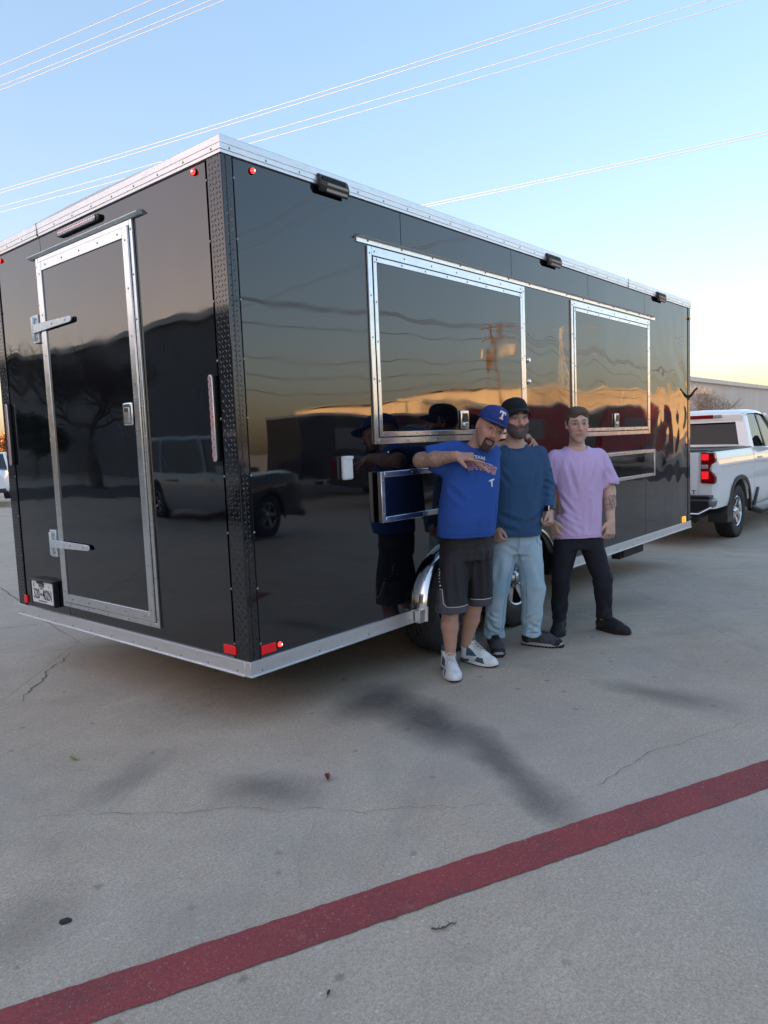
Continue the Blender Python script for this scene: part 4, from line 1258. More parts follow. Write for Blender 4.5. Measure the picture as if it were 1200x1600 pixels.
def branch_tree(name, label, loc, H, seed, bark, levels=5, spread=0.62, trunk_h=0.25, leaves=None, nleaf=0, leaf_size=0.08, group=None, kids=(3, 4), r0=None, shrink=0.74):
    t = thing(name, label, 'tree', loc, 0, group)
    r = random.Random(seed); tr = MB(); br = MB(); tips = []
    r0 = r0 or H * 0.022
    def grow(p, d, L, rad, lev):
        n = 4 if lev < 2 else 3; pts = [p]; q = p.copy(); dd = d.copy()
        for k in range(n):
            dd = (dd + Vector((r.uniform(-1, 1), r.uniform(-1, 1), r.uniform(-0.5, 0.9))) * 0.16).normalized()
            q = q + dd * L / n; pts.append(q.copy())
        rr = [rad * (1 - 0.45 * k / n) for k in range(n + 1)]
        (tr if lev == 0 else br).tube(pts, rr, 7 if lev == 0 else (5 if lev < 3 else 3), cap=lev < 2)
        if lev >= levels:
            tips.append(q); return
        for k in range(r.randint(*kids) + (1 if lev > 1 else 0)):
            u = r.uniform(0.35, 1.0) if lev else r.uniform(0.7, 1.0)
            b = pts[min(n, int(u * n + 0.5))]
            a = Vector((r.uniform(-1, 1), r.uniform(-1, 1), r.uniform(-0.2, 0.9))).normalized()
            nd = (dd * (1 - spread) + a * spread).normalized()
            grow(b, nd, L * r.uniform(shrink - 0.12, shrink + 0.08), max(0.004, rad * 0.55), lev + 1)
    grow(Vector((0, 0, -0.1)), Vector((0, 0, 1)), H * trunk_h, r0, 0)
    tr.build('trunk', M[bark], t, smooth=True)
    br.build('crown', M[bark], t, smooth=True)
    if leaves:
        lf = MB()
        for k in range(nleaf):
            c = r.choice(tips) + Vector((r.gauss(0, 1), r.gauss(0, 1), r.gauss(0, 1))) * H * 0.035
            a = Vector((r.uniform(-1, 1), r.uniform(-1, 1), r.uniform(-1, 1))).normalized(); b = a.orthogonal().normalized(); s_ = leaf_size * r.uniform(0.6, 1.4)
            lf.add([c - a * s_, c + b * s_ * 0.5, c + a * s_, c - b * s_ * 0.5], [(0, 1, 2, 3)])
        kind(lf.build('foliage', M[leaves], t), 'stuff')
    return t


branch_tree('bare_tree', 'bare pinkish-brown tree catching the low sun between trailer and warehouse', (28.5, 6.9, -0.28), 6.6, 5, 'bark_pale', 6, 0.66, 0.20, r0=0.09, kids=(3, 4), shrink=0.78)
branch_tree('bare_tree', 'bare winter tree with dark branches in front of the dark warehouse', (-13.4, 26.5, 0), 13.5, 9, 'bark', 6, 0.62, 0.20, r0=0.18, kids=(3, 4), shrink=0.76)
branch_tree('rust_tree', 'rust-leaved tree beyond the white car at the left', (20.5, 52, 0), 5.4, 3, 'bark', 4, 0.6, 0.25, leaves='leaf_rust', nleaf=5000, leaf_size=0.16)
branch_tree('evergreen_tree', 'dark evergreen at the end of the dark warehouse', (-18.5, 44, 0), 8.0, 13, 'bark', 4, 0.6, 0.2, leaves='leaf_dark', nleaf=6000, leaf_size=0.2)

# poles and lines ---------------------------------------------------
mat('pole_wood', (0.16, 0.10, 0.06), 0.9, var=0.3, vscale=6)
mat('cable', (0.17, 0.19, 0.25), 0.5, 0.2)
mat('transformer_grey', (0.45, 0.44, 0.42), 0.5)


def pole(label, x, y, H, arms, transformers=False, rz=0.0, grp='utility poles carrying the lines'):
    t = thing('utility_pole', label, 'utility pole', (x, y, 0), rz, grp)
    MB().tube([(0, 0, -0.5), (0, 0, H)], [0.17, 0.11], 12).build('pole_shaft', M['pole_wood'], t, smooth=True)
    for (z, half) in arms:
        a = MB().box(-half, half, -0.06, 0.06, z - 0.06, z + 0.06).build('crossarm', M['pole_wood'], t)
        for q in (-1, -0.4, 0.4, 1):
            MB().lathe([(0.03, z + 0.06), (0.05, z + 0.10), (0.03, z + 0.13), (0.05, z + 0.17), (0.02, z + 0.2)], 8, Matrix.Translation((q * half * 0.93, 0, 0))).build('insulator', M['transformer_grey'], a)
    if transformers:
        for s_ in (-1, 1):
            MB().lathe([(0.28, 0), (0.30, 0.05), (0.30, 1.0), (0.24, 1.1), (0.05, 1.15)], 16, Matrix.Translation((s_ * 0.75, -0.1, H - 3.4))).build('transformer', M['transformer_grey'], t, smooth=True)
    return t


VD = Vector((-0.2087, 0.978, 0)).normalized()     # direction of the line over the trailer
PA, PB_ = -34.0, 48.0


def wire(label, pa, pb, sag, r=0.014, grp='overhead lines'):
    a, b = Vector(pa), Vector(pb); N = 40
    pts = []
    for k in range(N + 1):
        u = k / N; p = a.lerp(b, u); p.z -= sag * 4 * u * (1 - u); pts.append(p)
    o = MB().tube(pts, r, 5).build('power_line', M['cable'], None, smooth=True)
    return tag(o, label, 'power line', grp)


def over(x9, H9, H, label, grp, r=0.014, sag=0.9):
    """line that passes where a line at height 9 m and x = x9 on y = 0 would, as seen from here, but at height H"""
    k = (H - 1.439) / (9 - 1.439)
    cx, cy = -2.232, -2.828
    # ray point for the 9 m line at y0 -> rescale away from the camera
    x0 = cx + (x9 - cx) * k; y0 = cy + (0 - cy) * k
    base = Vector((x0, y0, 0))
    sa = (PA - y0) / VD.y; sb = (PB_ - y0) / VD.y
    a = base + VD * sa; b = base + VD * sb
    a.z = b.z = H + sag * 0.97
    return wire(label, a, b, sag, r, grp)


i = 0
for (x9, H, lab, grp) in ((11.55, 9.0, 'upper of the twin lines crossing behind the trailer roof', 'lines over the trailer'),
                          (11.72, 9.0, 'lower of the twin lines crossing behind the trailer roof', 'lines over the trailer'),
                          (12.53, 9.3, 'line passing just right of the trailer roof corner, the upper single one', 'lines over the trailer'),
                          (12.88, 9.3, 'lowest line passing right of the trailer roof corner', 'lines over the trailer'),
                          (19.88, 6.2, 'upper of the two low lines at the right of the sky', 'low lines at the right'),
                          (20.12, 6.2, 'lower of the two low lines at the right of the sky', 'low lines at the right'),
                          (7.20, 12.6, 'topmost line across the upper left corner of the sky', 'lines in the upper left corner'),
                          (7.50, 12.6, 'second line across the upper left corner of the sky', 'lines in the upper left corner'),
                          (7.74, 12.6, 'third line across the upper left corner of the sky', 'lines in the upper left corner'),
                          (7.86, 12.6, 'fourth, lowest line across the upper left corner of the sky', 'lines in the upper left corner'),
                          (5.3, 12.6, 'short piece of line at the very top left corner', 'lines in the upper left corner')):
    over(x9, 9, H, lab, grp, r=0.006 if H < 12 else 0.0072)
pole('tall utility pole south of the lot', 18.6, -34.4, 14.0, ((13.5, 1.6), (9.9, 1.3)), rz=0.2)
pole('tall utility pole north of the lot', 1.2, 48.4, 14.0, ((13.5, 1.6), (9.9, 1.3)), rz=0.2)
pole('utility pole with two grey transformers across the road', 66, -39, 13.2, ((12.9, 1.4), (11.6, 1.0)), True, rz=1.2)
pole('utility pole along the road, the far western one', -30, -36, 13.0, ((12.8, 1.4), (11.4, 1.2)), rz=1.55)
pole('utility pole along the road, the far eastern one', 165, -42, 13.0, ((12.8, 1.4), (11.4, 1.2)), rz=1.55)
ORD = ('top near-side', 'top middle', 'top far-side', 'second-tier', 'upper communications', 'middle communications', 'lowest communications')
for k, (z, dy) in enumerate(((13.1, -1.2), (13.1, 0.0), (13.1, 1.2), (11.7, 0.8), (9.6, 0.2), (8.6, 0.25), (7.6, 0.2))):
    wire(('%s line along the road south of the lot' % ORD[k]), (-30, -36 + dy, z), (66, -39 + dy, z), 1.6 + 0.2 * k, 0.03, 'road lines')
    wire(('%s line along the road further east' % ORD[k]), (66, -39 + dy, z), (165, -42 + dy, z), 1.7 + 0.2 * k, 0.03, 'road lines east')


def pylon(x, y, H):
    t = thing('lattice_pylon', 'steel lattice pylon far across the road', 'pylon', (x, y, 0), 0.4)
    mb = MB(); n = 8
    def w_(z): return 2.2 * (1 - z / H) ** 1.1 + 0.25
    for k in range(n):
        z0, z1 = H * k / n, H * (k + 1) / n; a, b = w_(z0), w_(z1)
        for (sx, sy) in ((1, 1), (1, -1), (-1, -1), (-1, 1)):
            mb.tube([(sx * a, sy * a, z0), (sx * b, sy * b, z1)], 0.09, 4)
        for (p, q) in (((1, 1), (1, -1)), ((1, -1), (-1, -1)), ((-1, -1), (-1, 1)), ((-1, 1), (1, 1))):
            mb.tube([(p[0] * a, p[1] * a, z0), (q[0] * b, q[1] * b, z1)], 0.06, 4); mb.tube([(q[0] * a, q[1] * a, z0), (p[0] * b, p[1] * b, z1)], 0.06, 4)
    mb.build('tower', M['transformer_grey'], t)
    for z in (H * 0.72, H * 0.84, H * 0.95):
        MB().tube([(-4.0, 0, z), (0, 0, z + 0.6), (4.0, 0, z)], 0.1, 4).build('arm', M['transformer_grey'], t)


pylon(128, -62, 22)

# litter ------------------------------------------------------------
mat('leaf_brown', (0.20, 0.09, 0.05), 0.8, var=0.3, vscale=40)
mat('leaf_green_dry', (0.30, 0.33, 0.16), 0.8, var=0.2, vscale=40)
mat('tar', (0.02, 0.02, 0.022), 0.7)


def fallen_leaf(label, x, y, m, s=0.03, rz=0.0, curl=0.6):
    mb = MB(); nu, nv = 7, 4
    for i in range(nu + 1):
        u = -1 + 2 * i / nu; w = (1 - u * u) ** 0.7 * 0.45 + 0.01
        for j in range(nv + 1):
            v = -1 + 2 * j / nv
            mb.v.append((u * s, v * w * s, s * curl * (abs(v) * w * 1.2 + 0.25 * (u + 0.3) ** 2)))
    for i in range(nu):
        for j in range(nv): mb.f.append((i * (nv + 1) + j, (i + 1) * (nv + 1) + j, (i + 1) * (nv + 1) + j + 1, i * (nv + 1) + j + 1))
    mb.tube([(-s, 0, s * 0.1), (-1.5 * s, 0.02 * s, s * 0.12)], 0.0012, 4)
    o = mb.build('fallen_leaf', m, None, smooth=True, loc=(x, y, 0.004), rz=rz)
    return tag(o, label, 'leaf')


fallen_leaf('small pale green curled leaf on the concrete, lower left', -0.687, 0.496, M['leaf_green_dry'], 0.026, 1.9, 1.0)
fallen_leaf('curled reddish-brown leaf on the concrete below the trailer corner', -0.121, -0.631, M['leaf_brown'], 0.026, 0.9, 1.2)
fallen_leaf('small dark dry leaf on the concrete right of the stripe bottom', -1.0, -1.51, M['bark'], 0.010, 0.5, 1.0)


def blot(label, x, y, s, seed, m='tar', cat='blot', asp=1.0):
    r = random.Random(seed); mb = MB(); n = 18
    rr = [s * r.uniform(0.8, 1.15) for _ in range(n)]
    mb.v.append((0, 0, 0.006))
    for k in range(n): a = 2 * pi * k / n; mb.v.append((rr[k] * cos(a), rr[k] * asp * sin(a), 0.0045))
    for k in range(n): a = 2 * pi * k / n; mb.v.append((rr[k] * 1.06 * cos(a), rr[k] * asp * 1.06 * sin(a), 0.001))
    for k in range(n):
        k2 = (k + 1) % n; mb.f += [(0, 1 + k, 1 + k2), (1 + k, 1 + n + k, 1 + n + k2, 1 + k2)]
    o = mb.build(cat, M[m], None, loc=(x, y, 0))
    return tag(o, label, 'spot')


blot('flattened black gum spot on the concrete left of the red stripe', -1.285, -0.646, 0.0165, 4, cat='gum_spot')
def twig(label, x, y, rz, L):
    r = random.Random(int(L * 1e4)); pts = [(L * k / 6, r.uniform(-0.006, 0.006), 0.004 + r.uniform(0, 0.004)) for k in range(7)]
    mb = MB().tube(pts, [0.0022] * 5 + [0.0014, 0.0008], 5); mb.tube([pts[3], (L * 0.62, 0.014, 0.007)], [0.0016, 0.0008], 4)
    mb.sphere(pts[0], 0.005, 6, 4, (1.4, 0.8, 0.6))
    return tag(mb.build('twig', M['bark'], None, smooth=True, loc=(x, y, 0), rz=rz), label, 'twig')


twig('short dark twig below the red stripe', -0.63, -1.575, -0.9, 0.032)
twig('thin bent twig lying beside the shorter one below the red stripe', -0.61, -1.60, -0.2, 0.05)
twig('tiny twig on the concrete near the bottom right of the stripe', 0.2, -2.55, 0.4, 0.05)
# ------------------------------------------------------------------ people: distance-field modelling, one skin mesh each
import openvdb
from mathutils import noise as mnoise

mat('skin', (0.6, 0.4, 0.3), 0.52, attr='tint', var=0.12, vscale=26, bump=0.0008, bscale=160, detail=5)
for _m in ('skin',):
    _b = M[_m].node_tree.nodes['Principled BSDF']
    _b.inputs['Subsurface Weight'].default_value = 0.12
    _b.inputs['Subsurface Radius'].default_value = (0.012, 0.005, 0.003)
mat('beard_dark', (0.050, 0.034, 0.028), 0.9, var=0.35, vscale=300, bump=0.0012, bscale=420)
mat('beard_grey', (0.105, 0.085, 0.074), 0.9, var=0.4, vscale=300, bump=0.0012, bscale=420)
mat('hair_brown', (0.10, 0.068, 0.045), 0.72, var=0.5, vscale=120, bump=0.0014, bscale=170, stretch=(1, 0.2, 1))
mat('brow', (0.045, 0.032, 0.025), 0.8)
mat('brow_brown', (0.13, 0.085, 0.06), 0.8)
mat('eye_white', (0.36, 0.33, 0.31), 0.3)
mat('iris', (0.03, 0.02, 0.015), 0.08)
mat('lip', (0.32, 0.13, 0.11), 0.45)
mat('tee_royal', (0.022, 0.085, 0.36), 0.9, var=0.10, vscale=5, bump=0.0012, bscale=16, stretch=(1, 1, 0.4), detail=2)
mat('shirt_navy', (0.033, 0.092, 0.195), 0.9, var=0.12, vscale=5, bump=0.0012, bscale=16, stretch=(1, 1, 0.4), detail=2)
mat('tee_lilac', (0.64, 0.47, 0.75), 0.9, var=0.06, vscale=5, bump=0.0012, bscale=16, stretch=(1, 1, 0.4), detail=2)
mat('shorts_black', (0.022, 0.021, 0.026), 0.75, var=0.2, vscale=6, bump=0.002, bscale=18)
mat('shorts_grey', (0.075, 0.072, 0.088), 0.8, var=0.12, vscale=6)
mat('piping_white', (0.62, 0.60, 0.55), 0.7)
mat('denim_light', (0.24, 0.38, 0.48), 0.92, col2=(0.50, 0.63, 0.70), var=0.1, vscale=3.0, bump=0.0016, bscale=22, detail=2)
mat('denim_black', (0.012, 0.014, 0.022), 0.88, var=0.3, vscale=4, bump=0.0016, bscale=22, detail=2)
mat('cap_royal', (0.018, 0.045, 0.22), 0.85, var=0.1, vscale=30, bump=0.0006, bscale=400)
mat('cap_black', (0.010, 0.012, 0.018), 0.9, var=0.2, vscale=30, bump=0.0006, bscale=400)
mat('print_white', (0.75, 0.76, 0.8), 0.7)
mat('print_red', (0.45, 0.04, 0.06), 0.7)
mat('shoe_white', (0.78, 0.78, 0.78), 0.5, var=0.08, vscale=30, bump=0.001, bscale=60)
mat('shoe_teal', (0.035, 0.12, 0.16), 0.6)
mat('shoe_grey', (0.05, 0.053, 0.06), 0.8, var=0.3, vscale=50, bump=0.001, bscale=120)
mat('shoe_black', (0.012, 0.012, 0.015), 0.75, var=0.2, vscale=50)
mat('sole_grey', (0.35, 0.35, 0.34), 0.7)
mat('sole_black', (0.012, 0.012, 0.013), 0.7)
mat('watch_black', (0.006, 0.006, 0.008), 0.2)
mat('sock_teal', (0.10, 0.22, 0.26), 0.9)


def rotm(rx=0, ry=0, rz=0, loc=(0, 0, 0)):
    m = Matrix.Rotation(radians(rz), 4, 'Z') @ Matrix.Rotation(radians(ry), 4, 'Y') @ Matrix.Rotation(radians(rx), 4, 'X')
    m.translation = Vector(loc); return m


BAND = 0.06


class SDF:
    def __init__(s, lo, hi, h=0.005):
        s.h = h; s.lo = np.array(lo, np.float32)
        s.n = np.ceil((np.array(hi) - np.array(lo)) / h).astype(int) + 1
        s.a = np.full(s.n, BAND, np.float32); s.M = Matrix.Identity(4)

    def frame(s, m=None): s.M = m or Matrix.Identity(4); return s

    def _reg(s, lo, hi, pad):
        c = [s.M @ Vector((x, y, z)) for x in (lo[0] - pad, hi[0] + pad) for y in (lo[1] - pad, hi[1] + pad) for z in (lo[2] - pad, hi[2] + pad)]
        mn = np.array([min(p[i] for p in c) for i in range(3)]); mx = np.array([max(p[i] for p in c) for i in range(3)])
        i0 = np.clip(np.floor((mn - s.lo) / s.h).astype(int), 0, s.n); i1 = np.clip(np.ceil((mx - s.lo) / s.h).astype(int) + 1, 0, s.n)
        if np.any(i1 <= i0): return None
        sl = tuple(slice(a, b) for a, b in zip(i0, i1))
        g = np.meshgrid(*[(s.lo[k] + s.h * np.arange(i0[k], i1[k])).astype(np.float32) for k in range(3)], indexing='ij', sparse=True)
        I = s.M.inverted()
        P = [np.float32(I[r][0]) * g[0] + np.float32(I[r][1]) * g[1] + np.float32(I[r][2]) * g[2] + np.float32(I[r][3]) for r in range(3)]
        return sl, P

    def _mix(s, sl, d, k, op):
        a = s.a[sl]
        if op == 'add':
            if k > 0:
                hh = np.clip(0.5 + 0.5 * (a - d) / k, 0, 1); r = a * (1 - hh) + d * hh - k * hh * (1 - hh)
            else: r = np.minimum(a, d)
        else:
            nd = -d
            if k > 0:
                hh = np.clip(0.5 - 0.5 * (a - nd) / k, 0, 1); r = a * (1 - hh) + nd * hh + k * hh * (1 - hh)
            else: r = np.maximum(a, nd)
        s.a[sl] = r

    def cap(s, p, q, r0, r1=None, k=0.01, op='add', flat=False, sy=1.0):
        """round cone from p to q"""
        r1 = r0 if r1 is None else r1; p = np.array(p, float); q = np.array(q, float); R = max(r0, r1)
        g = s._reg(np.minimum(p, q) - R, np.maximum(p, q) + R, BAND * 0.6)
        if g is None: return s
        sl, P = g; v = q - p; L2 = max(1e-9, float(v @ v)); D = [P[i] - p[i] for i in range(3)]
        t = (D[0] * v[0] + D[1] * v[1] + D[2] * v[2]) / L2
        tc = np.clip(t, 0, 1)
        d = np.sqrt((D[0] - tc * v[0]) ** 2 + ((D[1] - tc * v[1]) / sy) ** 2 + (D[2] - tc * v[2]) ** 2) - (r0 + (r1 - r0) * tc)
        if flat: d = np.maximum(d, np.maximum(-t, t - 1) * sqrt(L2))
        s._mix(sl, d.astype(np.float32), k, op); return s

    def ell(s, c, r, k=0.01, op='add', rot=None):
        M0 = s.M
        if rot is not None: s.M = M0 @ rotm(*rot, loc=c); c = (0, 0, 0)
        g = s._reg(np.array(c) - r, np.array(c) + r, BAND * 0.6); s.M = M0
        if g is None: return s
        sl, P = g
        q = np.sqrt(sum(((P[i] - c[i]) / r[i]) ** 2 for i in range(3))) + 1e-6
        q2 = np.sqrt(sum(((P[i] - c[i]) / r[i] ** 2) ** 2 for i in range(3))) + 1e-6
        s._mix(sl, (q * (q - 1) / q2).astype(np.float32), k, op); return s

    def box(s, c, hs, rr=0.005, k=0.01, op='add', rot=None):
        M0 = s.M
        if rot is not None: s.M = M0 @ rotm(*rot, loc=c); c = (0, 0, 0)
        g = s._reg(np.array(c) - hs, np.array(c) + hs, BAND * 0.6); s.M = M0
        if g is None: return s
        sl, P = g
        q = [np.abs(P[i] - c[i]) - (hs[i] - rr) for i in range(3)]
        d = np.sqrt(sum(np.maximum(x, 0) ** 2 for x in q)) + np.minimum(np.maximum(np.maximum(q[0], q[1]), q[2]), 0) - rr
        s._mix(sl, d.astype(np.float32), k, op); return s

    def loft(s, keys, k=0.015, op='add', n=2.0, flat=True):
        """keys: (z, cx, cy, half width, half depth), bottom to top; smooth elliptical body between them"""
        K = np.array(keys, float); z = K[:, 0]
        lo = np.array([(K[:, 1] - K[:, 3]).min(), (K[:, 2] - K[:, 4]).min(), z[0]]); hi = np.array([(K[:, 1] + K[:, 3]).max(), (K[:, 2] + K[:, 4]).max(), z[-1]])
        g = s._reg(lo, hi, BAND * 0.6)
        if g is None: return s
        sl, P = g
        zz = np.linspace(z[0], z[-1], 160); T = [np.interp(zz, z, K[:, j]) for j in range(1, 5)]
        ker = np.ones(13) / 13
        T = [np.convolve(np.pad(t, 6, 'edge'), ker, 'valid') for t in T]
        idx = (P[2] - z[0]) / (z[-1] - z[0]) * 159
        ii = np.clip(idx, 0, 158.999); i0 = ii.astype(np.int32); f = (ii - i0).astype(np.float32)
        cx, cy, a, b = [(t[i0] * (1 - f) + t[i0 + 1] * f).astype(np.float32) for t in T]
        u = np.abs((P[0] - cx) / a); v = np.abs((P[1] - cy) / b)
        rr = (u ** n + v ** n) ** (1 / n)
        d = (rr - 1) * np.minimum(a, b) * np.where(rr > 1, 1.0, 1.0)
        e = np.maximum(z[0] - P[2], P[2] - z[-1])
        d = np.maximum(d, e) if flat else np.sqrt(np.maximum(d, 0) ** 2 + np.maximum(e, 0) ** 2) + np.minimum(np.maximum(d, e), 0)
        s._mix(sl, d.astype(np.float32), k, op); return s

    def cut(s, p, nrm, k=0.0):
        """remove the half space on the nrm side of p"""
        g = np.meshgrid(*[(s.lo[i] + s.h * np.arange(s.n[i])).astype(np.float32) for i in range(3)], indexing='ij', sparse=True)
        n_ = Vector(nrm).normalized(); d = (g[0] - p[0]) * n_.x + (g[1] - p[1]) * n_.y + (g[2] - p[2]) * n_.z
        s.a = np.maximum(s.a, d.astype(np.float32)); return s

    def arrays(s):
        G_ = openvdb.FloatGrid(BAND); G_.copyFromArray(s.a, tolerance=0.0)
        G_.transform = openvdb.createLinearTransform(s.h)
        v, q = G_.convertToQuads(0.0)
        return v + s.lo, q

    def mesh(s, name, m, parent, disp=None, color=None, smooth_it=2, mats=None, faces_mat=None):
        v, q = s.arrays()
        me = bpy.data.meshes.new(name)
        me.vertices.add(len(v)); me.vertices.foreach_set('co', v.astype(np.float32).ravel())
        me.loops.add(len(q) * 4); me.loops.foreach_set('vertex_index', q[:, ::-1].astype(np.int32).ravel())
        me.polygons.add(len(q)); me.polygons.foreach_set('loop_start', np.arange(0, len(q) * 4, 4, dtype=np.int32))
        me.update(calc_edges=True)
        if smooth_it:
            E_ = np.zeros(len(me.edges) * 2, np.int32); me.edges.foreach_get('vertices', E_); E_ = E_.reshape(-1, 2)
            cnt = np.bincount(E_.ravel(), minlength=len(v)).astype(float)[:, None]
            for it in range(smooth_it):
                acc = np.zeros_like(v, dtype=float)
                for i in range(3):
                    acc[:, i] = np.bincount(E_[:, 0], v[E_[:, 1], i], len(v)) + np.bincount(E_[:, 1], v[E_[:, 0], i], len(v))
                v = 0.5 * v + 0.5 * acc / np.maximum(cnt, 1)
        if disp is not None:
            me.vertices.foreach_set('co', v.astype(np.float32).ravel()); me.update()
            nn = np.zeros(len(v) * 3, np.float32); me.vertices.foreach_get('normal', nn); nn = nn.reshape(-1, 3)
            v = v + nn * disp(v)[:, None]
        me.vertices.foreach_set('co', v.astype(np.float32).ravel())
        for mm in (mats or [m]): me.materials.append(mm)
        me.polygons.foreach_set('use_smooth', np.ones(len(q), bool))
        if faces_mat is not None:
            c = v[q].mean(axis=1); me.polygons.foreach_set('material_index', faces_mat(c).astype(np.int32))
        if color is not None:
            at = me.color_attributes.new('tint', 'FLOAT_COLOR', 'POINT')
            cc = np.ones((len(v), 4), np.float32); cc[:, :3] = color(v); at.data.foreach_set('color', cc.ravel())
        me.validate(); me.update()
        o = bpy.data.objects.new(name, me); C.objects.link(o); o.parent = parent
        return o


def drape(amp, sx=1.0, sz=1.0, seed=0.0, base=14.0, weight=None, creases=()):
    """cloth folds: a few broad ridges, long in one direction, sheared so that they hang at a slant"""
    def f(v):
        out = np.empty(len(v))
        for i, p in enumerate(v):
            sh = 0.35 * p[2] * math.sin(seed)
            a = mnoise.noise(Vector(((p[0] + sh) * base * sx * 0.75 + seed, p[1] * base * sx * 0.75, p[2] * base * sz * 0.6)))
            b = mnoise.noise(Vector(((p[0] - sh) * base * sx * 1.7 + seed + 9, p[1] * base * sx * 1.7, p[2] * base * sz * 0.9)))
            out[i] = a * 0.9 + 0.45 * (0.35 - abs(b))
        out *= amp
        if weight is not None: out *= weight(v)
        for (p, q, A_, sg) in creases:          # ridge with a hollow on either side, fading at its ends
            p = np.array(p, float); q = np.array(q, float); L2 = float((q - p) @ (q - p))
            u = ((v - p) @ (q - p)) / L2; uc = np.clip(u, 0, 1)
            d = np.linalg.norm(v - (p + uc[:, None] * (q - p)), axis=1) / sg
            fade = np.sin(np.pi * np.clip(uc * 0.9 + 0.05, 0, 1)) ** 0.7
            out += 1.5 * A_ * fade * (np.exp(-d ** 2) - 0.55 * np.exp(-((d - 1.9) / 0.9) ** 2))
        return out
    return f


def rings(cx, cy, r, zs, seed, A_=0.006, sg=0.014):
    """slanting half-ring creases, as cloth stacks above a shoe or behind a knee"""
    rr = random.Random(seed); out = []
    for z in zs:
        a = rr.uniform(-2.6, -0.5); da = rr.uniform(0.6, 1.3); dz = rr.uniform(-0.03, 0.03)
        out.append(((cx + r * cos(a - da / 2), cy + r * sin(a - da / 2), z - dz), (cx + r * cos(a + da / 2), cy + r * sin(a + da / 2), z + dz), A_ * rr.uniform(0.7, 1.2), sg * rr.uniform(0.7, 1.3)))
    return out


def blob(v, c, r):
    return np.exp(-(((v - np.array(c)) / np.array(r)) ** 2).sum(axis=1))


def head_sdf(F, H, jaw=1.0, w=1.0, ears=True):
    """head in its own frame: face looks along -y, chin at z=-.112, crown at +.118"""
    F.frame(H)
    F.ell((0, 0.018, 0.036), (0.073 * w, 0.095, 0.082), 0.0)
    F.loft([(-0.103, 0, -0.052, 0.027 * jaw, 0.032), (-0.088, 0, -0.046, 0.042 * jaw, 0.043), (-0.06, 0, -0.034, 0.056 * jaw, 0.057), (-0.03, 0, -0.020, 0.064 * w, 0.070),
            (0.005, 0, -0.008, 0.068 * w, 0.083), (0.045, 0, -0.002, 0.070 * w, 0.086), (0.07, 0, 0.004, 0.062 * w, 0.074)], 0.022, n=2.25, flat=False)
    F.ell((0, -0.078, -0.094), (0.019, 0.016, 0.016), 0.018)
    for s_ in (-1, 1):
        F.ell((s_ * 0.043 * w, -0.062, -0.012), (0.020, 0.018, 0.017), 0.018)          # cheek bone
        F.ell((s_ * 0.031, -0.100, 0.016), (0.019, 0.017, 0.0125), 0.012, op='sub')      # eye socket
        F.cap((s_ * 0.012, -0.092, 0.035), (s_ * 0.045, -0.078, 0.037), 0.0085, 0.006, 0.010)   # brow
        F.ell((s_ * 0.031, -0.0765, 0.0155), (0.0165, 0.0140, 0.0140), 0.003)           # lids over the eye ball
        F.cap((s_ * 0.0215, -0.095, 0.0140), (s_ * 0.0410, -0.0915, 0.0146), 0.0040, 0.0036, 0.0015, op='sub')
        F.cap((s_ * 0.018, -0.0900, 0.0215), (s_ * 0.044, -0.081, 0.0215), 0.0042, 0.0038, 0.003)   # upper lid
        F.ell((s_ * 0.012, -0.102, -0.024), (0.0085, 0.009, 0.007), 0.006)
        if not ears: continue
        F.ell((s_ * 0.077 * w, 0.010, 0.004), (0.009, 0.018, 0.030), 0.006, rot=(0, s_ * 8, s_ * 22))
        F.ell((s_ * 0.084 * w, 0.004, 0.008), (0.006, 0.010, 0.018), 0.004, op='sub')
    F.cap((0, -0.088, 0.030), (0, -0.111, -0.016), 0.0075, 0.0105, 0.010)
    F.ell((0, -0.111, -0.019), (0.0125, 0.010, 0.010), 0.006)
    F.cap((-0.019, -0.089, -0.0515), (0.019, -0.089, -0.0515), 0.0055, k=0.006)
    F.cap((-0.015, -0.088, -0.0635), (0.015, -0.088, -0.0635), 0.0065, k=0.006)
    F.box((0, -0.098, -0.0575), (0.021, 0.009, 0.0016), 0.001, 0.003, op='sub')
    F.frame()


